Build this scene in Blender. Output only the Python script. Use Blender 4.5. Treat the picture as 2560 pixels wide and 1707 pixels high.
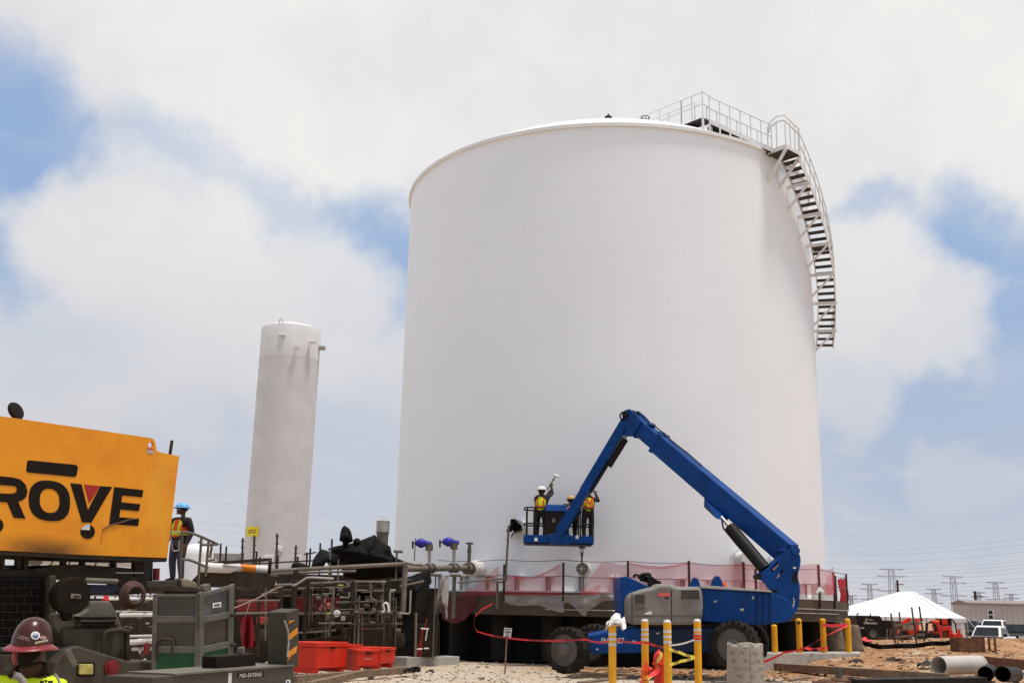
import bpy, bmesh, math, random
from mathutils import Vector, Matrix, noise
R = math.radians
random.seed(7)
for _o in list(bpy.data.objects): bpy.data.objects.remove(_o)
scn = bpy.context.scene
COL = scn.collection

# ------------------------------------------------------------ camera
FPX, PITCH, ROLL, CH = 2668.0, R(14.24), R(1.30), 1.6
FW = Vector((0, math.cos(PITCH), math.sin(PITCH))); UP0 = Vector((0, -math.sin(PITCH), math.cos(PITCH))); RT0 = Vector((1, 0, 0))
RT = RT0*math.cos(ROLL) + UP0*math.sin(ROLL); UPV = UP0*math.cos(ROLL) - RT0*math.sin(ROLL)
EYE = Vector((0, 0, CH))
cam_d = bpy.data.cameras.new('camera'); cam = bpy.data.objects.new('camera', cam_d); COL.objects.link(cam)
cam_d.sensor_width = 36.0; cam_d.lens = 36.0*FPX/2560; cam_d.clip_start = 0.1; cam_d.clip_end = 6000
mw = Matrix((RT, UPV, -FW)).transposed().to_4x4(); mw.translation = EYE; cam.matrix_world = mw
scn.camera = cam
# ------------------------------------------------------------ sky
SUN_E, SUN_A = R(78), R(64)     # elevation; azimuth from the camera side towards the right
SUNV = Vector((math.sin(SUN_A)*math.cos(SUN_E), -math.cos(SUN_A)*math.cos(SUN_E), math.sin(SUN_E)))
world = bpy.data.worlds.new('World'); scn.world = world; world.use_nodes = True
world.cycles.sampling_method = 'MANUAL'; world.cycles.sample_map_resolution = 256
scn.cycles.max_bounces = 6; scn.cycles.diffuse_bounces = 3; scn.cycles.glossy_bounces = 2; scn.cycles.transparent_max_bounces = 8
def ray(px, py): return (FW + RT*((px-1280)/FPX) - UPV*((py-853.5)/FPX))
def build_sky():
    nt = world.node_tree; N = nt.nodes; L = nt.links; N.clear()
    out = N.new('ShaderNodeOutputWorld'); bg = N.new('ShaderNodeBackground'); bg.inputs['Strength'].default_value = 0.1
    L.new(bg.outputs[0], out.inputs[0])
    sky = N.new('ShaderNodeTexSky'); sky.sky_type = 'NISHITA'; sky.sun_disc = False
    sky.sun_elevation = SUN_E; sky.sun_rotation = math.atan2(SUNV.x, SUNV.y); sky.air_density = 1.0; sky.dust_density = 2.0; sky.ozone_density = 1.5
    tc = N.new('ShaderNodeTexCoord')
    def math_(op, a, b=None, clamp=False):
        n = N.new('ShaderNodeMath'); n.operation = op; n.use_clamp = clamp
        for i, v in enumerate((a, b)):
            if v is None: continue
            if isinstance(v, (int, float)): n.inputs[i].default_value = v
            else: L.new(v, n.inputs[i])
        return n.outputs[0]
    def vmath(op, a, b):
        n = N.new('ShaderNodeVectorMath'); n.operation = op
        for i, v in enumerate((a, b)):
            if isinstance(v, (tuple, Vector)): n.inputs[i].default_value = v
            else: L.new(v, n.inputs[i])
        return n
    def noise_(vec, scale, detail=6, rough=.55, dist=0.):
        n = N.new('ShaderNodeTexNoise'); n.inputs['Scale'].default_value = scale; n.inputs['Detail'].default_value = detail
        n.inputs['Roughness'].default_value = rough; n.inputs['Distortion'].default_value = dist; L.new(vec, n.inputs['Vector']); return n
    def smooth(v, a, b):
        n = N.new('ShaderNodeMapRange'); n.interpolation_type = 'SMOOTHSTEP'
        n.inputs['From Min'].default_value = a; n.inputs['From Max'].default_value = b; L.new(v, n.inputs['Value']); return n.outputs[0]
    d0 = tc.outputs['Generated']
    sep = N.new('ShaderNodeSeparateXYZ'); L.new(d0, sep.inputs[0]); z = sep.outputs['Z']
    zz = math_('ADD', math_('MAXIMUM', z, 0.0), 0.22)
    pl = N.new('ShaderNodeCombineXYZ'); L.new(math_('DIVIDE', sep.outputs['X'], zz), pl.inputs[0]); L.new(math_('DIVIDE', sep.outputs['Y'], zz), pl.inputs[1])
    P = pl.outputs[0]
    # billow the direction before the cloud gaps are read from it
    w1 = noise_(d0, 7.5, 7, .6); w2 = noise_(d0, 2.2, 3, .5)
    wv = vmath('SUBTRACT', w1.outputs['Color'], (.5, .5, .5)); wv2 = vmath('SUBTRACT', w2.outputs['Color'], (.5, .5, .5))
    s1 = N.new('ShaderNodeVectorMath'); s1.operation = 'SCALE'; s1.inputs['Scale'].default_value = .15; L.new(wv.outputs[0], s1.inputs[0])
    s2 = N.new('ShaderNodeVectorMath'); s2.operation = 'SCALE'; s2.inputs['Scale'].default_value = .10; L.new(wv2.outputs[0], s2.inputs[0])
    dd = vmath('ADD', vmath('ADD', d0, s1.outputs[0]).outputs[0], s2.outputs[0]); dn = N.new('ShaderNodeVectorMath'); dn.operation = 'NORMALIZE'; L.new(dd.outputs[0], dn.inputs[0])
    D = dn.outputs[0]
    def blob(px, py, rpx, soft=.15):
        v = ray(px, py).normalized(); a = rpx/FPX
        dt = vmath('DOT_PRODUCT', D, v).outputs['Value']
        return smooth(dt, math.cos(a*1.35), math.cos(a*soft))
    gap = None
    for (px, py, r_, wgt) in ((20, 400, 230, 1.0), (190, 430, 150, .9), (10, 620, 190, .9), (400, 480, 170, .55), (650, 590, 150, .5), (930, 680, 190, .95),
                              (800, 640, 130, .55), (2180, 585, 120, .75), (2430, 640, 170, .95), (2560, 760, 200, .9), (2330, 1080, 330, .8), (2560, 1000, 260, .75), (2200, 1250, 260, .6),
                              (480, 1130, 130, .35), (850, 1250, 300, .35), (150, 860, 170, .25)):
        b = math_('MULTIPLY', blob(px, py, r_), wgt)
        gap = b if gap is None else math_('MAXIMUM', gap, b)
    # clouds put back over the gaps
    add = None
    for (px, py, r_, wgt) in ((330, 620, 190, 1.), (560, 720, 190, 1.), (800, 800, 190, .9), (2190, 720, 170, 1.), (2330, 800, 150, .9), (2400, 1235, 80, .5), (440, 1050, 60, .6), (2120, 950, 150, .8), (1700, 150, 300, .6)):
        b = math_('MULTIPLY', blob(px, py, r_, .70), wgt)
        add = b if add is None else math_('MAXIMUM', add, b)
    gap = math_('MULTIPLY', math_('MULTIPLY', gap, .84), math_('SUBTRACT', 1.0, add))
    # broken cloud elsewhere
    nz = noise_(P, 1.1, 8, .55, .3)
    frontal = math_('MULTIPLY', smooth(sep.outputs['Y'], .55, .8), 1.0)
    cov_else = smooth(nz.outputs['Fac'], .38, .58)
    nz2 = noise_(P, 3.2, 7, .55, .4)
    cov_front = math_('SUBTRACT', 1.0, math_('MULTIPLY', gap, smooth(nz2.outputs['Fac'], .15, .50)))
    mixc = N.new('ShaderNodeMix'); mixc.data_type = 'FLOAT'; L.new(frontal, mixc.inputs[0]); L.new(cov_else, mixc.inputs[2]); L.new(cov_front, mixc.inputs[3])
    cov = mixc.outputs[0]
    # cloud brightness
    sh = noise_(D, 4.0, 8, .6); ramp = N.new('ShaderNodeValToRGB'); L.new(sh.outputs['Fac'], ramp.inputs[0])
    ramp.color_ramp.elements[0].position = .30; ramp.color_ramp.elements[0].color = (7.2, 7.15, 7.5, 1)
    ramp.color_ramp.elements[1].position = .66; ramp.color_ramp.elements[1].color = (8.9, 8.75, 8.5, 1)
    low = N.new('ShaderNodeMix'); low.data_type = 'RGBA'; L.new(smooth(z, .42, .10), low.inputs[0]); L.new(ramp.outputs[0], low.inputs[6]); low.inputs[7].default_value = (6.3, 6.4, 6.85, 1)
    # blue between the clouds: the sky texture with summer haze
    hz = N.new('ShaderNodeMix'); hz.data_type = 'RGBA'; hz.inputs[0].default_value = .85; L.new(sky.outputs[0], hz.inputs[6]); hz.inputs[7].default_value = (2.2, 4.05, 7.2, 1)
    hz2 = N.new('ShaderNodeMix'); hz2.data_type = 'RGBA'; L.new(smooth(z, .30, .02), hz2.inputs[0]); L.new(hz.outputs[2], hz2.inputs[6]); hz2.inputs[7].default_value = (4.15, 5.05, 6.5, 1)
    fin = N.new('ShaderNodeMix'); fin.data_type = 'RGBA'; L.new(cov, fin.inputs[0]); L.new(hz2.outputs[2], fin.inputs[6]); L.new(low.outputs[2], fin.inputs[7])
    L.new(fin.outputs[2], bg.inputs['Color'])
build_sky()
# ------------------------------------------------------------ sun and exposure
sd = bpy.data.lights.new('sun', 'SUN'); sd.energy = 3.6; sd.angle = R(9.0); sd.color = (1.0, .965, .91)
sun = bpy.data.objects.new('sun', sd); COL.objects.link(sun); sun.rotation_euler = SUNV.to_track_quat('Z', 'Y').to_euler()
scn.view_settings.view_transform = 'Standard'; scn.view_settings.look = 'None'; scn.view_settings.exposure = 0.0; scn.view_settings.gamma = 1.0; scn.view_settings.use_curve_mapping = False

# ------------------------------------------------------------ geometry from the picture
def A(px, py, Y):
    d = ray(px, py); return EYE + d*(Y/d.y)
def AZ(px, py, z):
    d = ray(px, py); return EYE + d*((z-CH)/d.z)
def AP(px, py, p0, n):
    d = ray(px, py); return EYE + d*((p0-EYE).dot(n)/d.dot(n))
def PXM(Y): return FPX/Y      # pixels per metre about the horizon
V = Vector
ZA = V((0, 0, 1))

# ------------------------------------------------------------ materials
_M = {}
def M(name, col, rough=.6, metal=0., var=.12, scale=4., bump=0., bscale=40., dirt=None, dscale=1.5, dmin=.5, dmax=.75, coat=0., spec=.3):
    if name in _M: return _M[name]
    m = bpy.data.materials.new(name); m.use_nodes = True; nt = m.node_tree; N = nt.nodes; L = nt.links
    b = N['Principled BSDF']; b.inputs['Roughness'].default_value = rough; b.inputs['Metallic'].default_value = metal
    b.inputs['Specular IOR Level'].default_value = spec
    if coat: b.inputs['Coat Weight'].default_value = coat
    tc = N.new('ShaderNodeTexCoord'); n = N.new('ShaderNodeTexNoise'); n.inputs['Scale'].default_value = scale; n.inputs['Detail'].default_value = 6
    L.new(tc.outputs['Object'], n.inputs['Vector'])
    rp = N.new('ShaderNodeValToRGB'); L.new(n.outputs['Fac'], rp.inputs[0])
    rp.color_ramp.elements[0].position = .3; rp.color_ramp.elements[1].position = .7
    rp.color_ramp.elements[0].color = tuple(max(0, c*(1-var)) for c in col) + (1,)
    rp.color_ramp.elements[1].color = tuple(min(1, c*(1+var)) for c in col) + (1,)
    last = rp.outputs[0]
    if dirt:
        n2 = N.new('ShaderNodeTexNoise'); n2.inputs['Scale'].default_value = dscale; n2.inputs['Detail'].default_value = 8; n2.inputs['Roughness'].default_value = .65
        L.new(tc.outputs['Object'], n2.inputs['Vector'])
        mr = N.new('ShaderNodeMapRange'); mr.inputs['From Min'].default_value = dmin; mr.inputs['From Max'].default_value = dmax; L.new(n2.outputs['Fac'], mr.inputs['Value'])
        mx = N.new('ShaderNodeMix'); mx.data_type = 'RGBA'; L.new(mr.outputs[0], mx.inputs[0]); L.new(last, mx.inputs[6]); mx.inputs[7].default_value = tuple(dirt)+(1,)
        last = mx.outputs[2]
    L.new(last, b.inputs['Base Color'])
    if bump:
        n3 = N.new('ShaderNodeTexNoise'); n3.inputs['Scale'].default_value = bscale; n3.inputs['Detail'].default_value = 4; L.new(tc.outputs['Object'], n3.inputs['Vector'])
        bp = N.new('ShaderNodeBump'); bp.inputs['Strength'].default_value = bump; bp.inputs['Distance'].default_value = .02; L.new(n3.outputs['Fac'], bp.inputs['Height']); L.new(bp.outputs[0], b.inputs['Normal'])
    _M[name] = m; return m

MT = dict(
    white=lambda: M('white_paint', (.78, .76, .74), .5, var=.04, scale=.6),
    white2=lambda: M('white_paint_old', (.66, .63, .60), .55, var=.06, scale=.8, dirt=(.55, .50, .46), dscale=.7),
    rail=lambda: M('white_rail', (.74, .72, .70), .5, var=.05),
    under=lambda: M('grating_dark', (.055, .045, .042), .7),
    blue=lambda: M('lift_blue', (.0025, .046, .20), .45, var=.22, scale=2., dirt=(.008, .040, .135), dmin=.50, dmax=.80, dscale=2.2, spec=.14),
    hood=lambda: M('hood_grey', (.215, .195, .175), .6, var=.1, scale=2.5, dirt=(.15, .125, .105), dmin=.42, dmax=.66, dscale=1.6, bump=.15, bscale=60),
    vent=lambda: M('vent_grey', (.11, .09, .076), .7),
    black=lambda: M('black_steel', (.013, .010, .008), .55, dirt=(.028, .021, .015), spec=.15),
    rubber=lambda: M('tyre_rubber', (.020, .017, .015), .9, var=.3, scale=8, dirt=(.06, .047, .035), dmin=.48, dmax=.75, dscale=3, spec=.1),
    rim=lambda: M('wheel_rim', (.115, .10, .085), .7, var=.15, dirt=(.07, .057, .045)),
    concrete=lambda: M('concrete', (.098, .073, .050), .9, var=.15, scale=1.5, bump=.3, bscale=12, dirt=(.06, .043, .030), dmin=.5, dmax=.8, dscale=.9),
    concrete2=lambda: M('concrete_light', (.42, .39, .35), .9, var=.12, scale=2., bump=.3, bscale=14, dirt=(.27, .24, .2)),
    post=lambda: M('rusty_post', (.052, .028, .02), .8, var=.3),
    wire=lambda: M('wire_rope', (.12, .09, .08), .7),
    steel=lambda: M('bare_steel', (.15, .125, .098), .6, metal=.2, var=.25, scale=6, dirt=(.08, .055, .036)),
    pipe=lambda: M('pipe_steel', (.19, .16, .125), .5, metal=.2, var=.2, scale=5, dirt=(.09, .062, .042)),
    galv=lambda: M('galvanised', (.40, .37, .33), .45, metal=.5, var=.15, scale=7),
    dsteel=lambda: M('dark_steel', (.046, .034, .022), .7, var=.3, scale=5, dirt=(.026, .018, .012), spec=.15),
    yellow=lambda: M('bollard_yellow', (.80, .37, .012), .5, var=.06, scale=3, dirt=(.55, .26, .03), dmin=.55, dmax=.85, dscale=4),
    reflect=lambda: M('reflective_white', (.62, .58, .52), .5, var=.1),
    crane=lambda: M('crane_yellow', (.80, .30, .010), .5, var=.09, scale=.9, dirt=(.66, .18, .010), dmin=.45, dmax=.8, dscale=.8),
    cblack=lambda: M('crane_black', (.014, .009, .006), .6, spec=.12),
    cgrey=lambda: M('crane_grey', (.066, .054, .037), .6, var=.12, scale=3, dirt=(.042, .033, .022), dmin=.45, dmax=.75, dscale=2.5),
    cgrey2=lambda: M('crane_grey_light', (.15, .133, .10), .55, var=.10, scale=3, dirt=(.10, .085, .062), dmin=.45, dmax=.75, dscale=2.),
    tarp=lambda: M('black_tarp', (.007, .006, .0045), .75, var=.3, scale=5, bump=.3, bscale=6, spec=.08),
    red=lambda: M('box_red', (.62, .030, .010), .42, var=.08, dirt=(.50, .03, .012), dscale=3),
    dred=lambda: M('dull_red', (.33, .022, .015), .6, var=.2),
    wood=lambda: M('timber', (.20, .135, .085), .85, var=.3, scale=8, bump=.3, bscale=30, dirt=(.11, .075, .05)),
    clay=lambda: M('rust', (.15, .07, .04), .85, var=.3, scale=8, bump=.3),
    glass=lambda: M('glass_dark', (.022, .024, .024), .1, spec=.3, var=.4, scale=2),
    skin=lambda: M('skin_dark', (.095, .048, .030), .6, var=.1, spec=.2),
    hiviz=lambda: M('hi_vis_yellow', (.58, .74, .012), .8, var=.08, scale=6, bump=.3, bscale=12),
    orange=lambda: M('hi_vis_orange', (.80, .09, .02), .8, var=.08),
    grey_tape=lambda: M('grey_tape', (.24, .20, .175), .7),
    denim=lambda: M('denim', (.055, .055, .085), .9, var=.25, scale=12),
    dcloth=lambda: M('dark_cloth', (.025, .02, .018), .9, var=.3, scale=8),
    maroon=lambda: M('helmet_maroon', (.060, .014, .009), .28, var=.06, spec=.35),
    maroon2=lambda: M('helmet_brim', (.20, .022, .022), .35, var=.06, spec=.35),
    tent=lambda: M('tent_white', (.69, .68, .665), .8, var=.03, scale=.6, spec=.1),
    beige=lambda: M('siding_beige', (.48, .45, .43), .8, var=.05),
    tan=lambda: M('siding_tan', (.30, .25, .20), .8, var=.1),
    paper=lambda: M('paper_white', (.74, .72, .68), .8, var=.04),
    ink=lambda: M('ink_black', (.015, .014, .013), .7),
    pylon=lambda: M('pylon_hazed', (.34, .36, .44), .6, var=.1),  # pale bluish grey: distance haze put into the steel's colour
    plastic=lambda: M('valve_blue', (.022, .022, .30), .4, var=.2, coat=.3),
    green=lambda: M('panel_green', (.010, .075, .022), .5, var=.15),
    tape=lambda: M('tape_red', (.72, .035, .045), .5, var=.1),
    ytape=lambda: M('tape_yellow', (.80, .56, .05), .5, var=.1),
)
def mt(k): return MT[k]() if isinstance(k, str) else k

# ------------------------------------------------------------ mesh builder
class MB:
    def __init__(s): s.v = []; s.f = []; s.uv = None
    def add(s, vs, fs):
        o = len(s.v); s.v += [V(x) for x in vs]; s.f += [tuple(i+o for i in f) for f in fs]; return s
    def box(s, c, size, rz=0., tilt=None):
        hx, hy, hz = size[0]/2, size[1]/2, size[2]/2
        m = Matrix.Rotation(rz, 3, 'Z')
        if tilt is not None: m = m @ tilt
        vs = [V(c)+m@V((x*hx, y*hy, z*hz)) for z in (-1, 1) for y in (-1, 1) for x in (-1, 1)]
        return s.add(vs, [(0, 2, 3, 1), (4, 5, 7, 6), (0, 1, 5, 4), (2, 6, 7, 3), (0, 4, 6, 2), (1, 3, 7, 5)])
    def beam(s, p0, p1, w, h, up=ZA, w1=None, h1=None):
        p0, p1 = V(p0), V(p1); d = (p1-p0).normalized(); sd = d.cross(up)
        if sd.length < 1e-4: sd = d.cross(V((0, 1, 0)))
        sd.normalize(); u = sd.cross(d).normalized(); w1 = w if w1 is None else w1; h1 = h if h1 is None else h1
        vs = []
        for p, ww, hh in ((p0, w, h), (p1, w1, h1)):
            vs += [p-sd*ww/2-u*hh/2, p+sd*ww/2-u*hh/2, p+sd*ww/2+u*hh/2, p-sd*ww/2+u*hh/2]
        return s.add(vs, [(0, 1, 2, 3), (7, 6, 5, 4), (0, 4, 5, 1), (1, 5, 6, 2), (2, 6, 7, 3), (3, 7, 4, 0)])
    def cyl(s, p0, p1, r0, r1=None, n=16, cap=True, inner=None):
        r1 = r0 if r1 is None else r1; p0, p1 = V(p0), V(p1); d = (p1-p0).normalized()
        a = d.cross(ZA if abs(d.z) < .9 else V((1, 0, 0))).normalized(); b = d.cross(a)
        rings = [(p0, r0), (p1, r1)]
        if inner: rings += [(p1, r1*inner), (p0, r0*inner)]
        vs = [p+(a*math.cos(2*math.pi*i/n)+b*math.sin(2*math.pi*i/n))*r for p, r in rings for i in range(n)]
        fs = []; k = len(rings)
        for j in range(k if inner else k-1):
            for i in range(n): fs.append((j*n+i, j*n+(i+1) % n, ((j+1) % k)*n+(i+1) % n, ((j+1) % k)*n+i))
        if cap and not inner: fs += [tuple(range(n))[::-1], tuple(range(n, 2*n))]
        return s.add(vs, fs)
    def tube(s, pts, r, n=8, cap=True):
        pts = [V(p) for p in pts]; vs = []; fs = []; a = None
        for i, p in enumerate(pts):
            d = ((pts[i]-pts[i-1]).normalized() if i else V((0, 0, 0))) + ((pts[i+1]-pts[i]).normalized() if i+1 < len(pts) else V((0, 0, 0)))
            if d.length < 1e-6: d = V((0, 0, 1))
            d.normalize()
            if a is None: a = d.cross(ZA if abs(d.z) < .9 else V((1, 0, 0))).normalized()
            else:
                a = a - d*a.dot(d)
                a = a.normalized() if a.length > 1e-5 else d.cross(V((1, 0, 0))).normalized()
            b = d.cross(a); rr = r[i] if isinstance(r, (list, tuple)) else r
            vs += [p+(a*math.cos(2*math.pi*k/n)+b*math.sin(2*math.pi*k/n))*rr for k in range(n)]
        for i in range(len(pts)-1):
            for k in range(n): fs.append((i*n+k, i*n+(k+1) % n, (i+1)*n+(k+1) % n, (i+1)*n+k))
        if cap: fs += [tuple(range(n))[::-1], tuple(range((len(pts)-1)*n, len(pts)*n))]
        return s.add(vs, fs)
    def prism(s, pts, vec):
        pts = [V(p) for p in pts]; n = len(pts); vec = V(vec)
        fs = [tuple(range(n)), tuple(range(n, 2*n))[::-1]] + [(i, i+n, (i+1) % n+n, (i+1) % n) for i in range(n)]
        return s.add(pts+[p+vec for p in pts], fs)
    def lathe(s, prof, c, n=24, ax=None, cap=False):
        c = V(c); ax = V(ax).normalized() if ax is not None else ZA
        a = ax.cross(V((1, 0, 0)) if abs(ax.x) < .9 else V((0, 1, 0))).normalized(); b = ax.cross(a); vs = []; fs = []
        for r, h in prof: vs += [c+ax*h+(a*math.cos(2*math.pi*i/n)+b*math.sin(2*math.pi*i/n))*r for i in range(n)]
        for j in range(len(prof)-1):
            for i in range(n): fs.append((j*n+i, j*n+(i+1) % n, (j+1)*n+(i+1) % n, (j+1)*n+i))
        if cap: fs += [tuple(range(n))[::-1], tuple(range((len(prof)-1)*n, len(prof)*n))]
        return s.add(vs, fs)
    def grid(s, rows):
        nr, nc = len(rows), len(rows[0]); vs = [p for r_ in rows for p in r_]
        return s.add(vs, [(j*nc+i, j*nc+i+1, (j+1)*nc+i+1, (j+1)*nc+i) for j in range(nr-1) for i in range(nc-1)])
    def ball(s, c, r, n=12, m=8):
        r = V(r) if not isinstance(r, (int, float)) else V((r, r, r)); c = V(c)
        rows = [[c+V((r.x*math.sin(math.pi*j/m)*math.cos(2*math.pi*i/n), r.y*math.sin(math.pi*j/m)*math.sin(2*math.pi*i/n), r.z*math.cos(math.pi*j/m))) for i in range(n+1)] for j in range(m+1)]
        return s.grid(rows)
LOC = {}
def tag(o, label=None, cat=None, group=None, kind=None):
    if label: o['label'] = label
    if cat: o['category'] = cat
    if group: o['group'] = group
    if kind: o['kind'] = kind
    return o
def thing(name, loc, label, cat, group=None):
    o = bpy.data.objects.new(name, None); COL.objects.link(o); o.location = loc; o.empty_display_size = .2
    LOC[o] = V(loc); return tag(o, label, cat, group)
def build(mb, name, mat, parent=None, smooth=None, bevel=0., origin=None, solid=0., label=None, sub=0):
    base = LOC.get(parent) if parent is not None else (V(origin) if origin is not None else None)
    if base is None:
        lo = V((min(v.x for v in mb.v), min(v.y for v in mb.v), min(v.z for v in mb.v))); hi = V((max(v.x for v in mb.v), max(v.y for v in mb.v), max(v.z for v in mb.v)))
        base = V(((lo.x+hi.x)/2, (lo.y+hi.y)/2, lo.z))
    me = bpy.data.meshes.new(name); me.from_pydata([tuple(v-base) for v in mb.v], [], mb.f)
    bm = bmesh.new(); bm.from_mesh(me); bmesh.ops.recalc_face_normals(bm, faces=bm.faces); bm.to_mesh(me); bm.free()
    for m in (mat if isinstance(mat, list) else [mat]): me.materials.append(mt(m))
    o = bpy.data.objects.new(name, me); COL.objects.link(o)
    if parent is not None: o.parent = parent
    else: o.location = base
    LOC[o] = base
    if smooth is not None:
        me.shade_smooth(); me.set_sharp_from_angle(angle=R(smooth))
    if solid:
        md = o.modifiers.new('solid', 'SOLIDIFY'); md.thickness = solid; md.offset = 0
    if bevel:
        md = o.modifiers.new('bevel', 'BEVEL'); md.width = bevel; md.segments = 2; md.limit_method = 'ANGLE'; md.angle_limit = R(35)
    if sub:
        md = o.modifiers.new('sub', 'SUBSURF'); md.levels = sub; md.render_levels = sub
    if label: o['label'] = label
    return o
def copy_thing(root, loc, rz=None, label=None, group=None):
    r_ = root.copy(); COL.objects.link(r_); r_.location = loc; LOC[r_] = V(loc)
    if rz is not None: r_.rotation_euler.z = rz
    if label: r_['label'] = label
    if group: r_['group'] = group
    for ch in list(root.children):
        c = ch.copy(); COL.objects.link(c); c.parent = r_
        for g in list(ch.children):
            d = g.copy(); COL.objects.link(d); d.parent = c
    return r_
def text_mb(txt, org, ux, uy, height, thick=.004, shear=0., width=None):
    """lettering as flat solid shapes: origin, reading direction, up direction"""
    cu = bpy.data.curves.new('lettering', 'FONT'); cu.body = txt; cu.size = 1; cu.shear = shear; cu.resolution_u = 3
    ob = bpy.data.objects.new('lettering', cu); COL.objects.link(ob); bpy.context.view_layer.update()
    me = bpy.data.meshes.new_from_object(ob.evaluated_get(bpy.context.evaluated_depsgraph_get()))
    xs = [v.co.x for v in me.vertices]; ys = [v.co.y for v in me.vertices]
    ux, uy = V(ux).normalized(), V(uy).normalized(); nn = ux.cross(uy)
    sy = height/(max(ys)-min(ys)); sx = sy if width is None else width/(max(xs)-min(xs)); x0, y0 = min(xs), min(ys)
    mb = MB(); mb.add([V(org)+ux*((v.co.x-x0)*sx)+uy*((v.co.y-y0)*sy)+nn*thick for v in me.vertices], [tuple(p.vertices) for p in me.polygons])
    bpy.data.objects.remove(ob); bpy.data.meshes.remove(me); bpy.data.curves.remove(cu); return mb
def sag(p0, p1, s, n=10): return [V(p0).lerp(V(p1), i/n)-ZA*(4*s*(i/n)*(1-i/n)) for i in range(n+1)]
def ribbon(pts, w, up=ZA, twist=0.):
    mb = MB(); rows = []
    for i, p in enumerate(pts):
        d = (V(pts[min(i+1, len(pts)-1)])-V(pts[max(i-1, 0)])).normalized(); sd = up - d*up.dot(d)
        if sd.length < 1e-3: sd = V((1, 0, 0))
        sd.normalize(); sd = Matrix.Rotation(twist*i, 3, d) @ sd
        rows.append([V(p)-sd*w/2, V(p)+sd*w/2])
    return mb.grid(rows)
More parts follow.
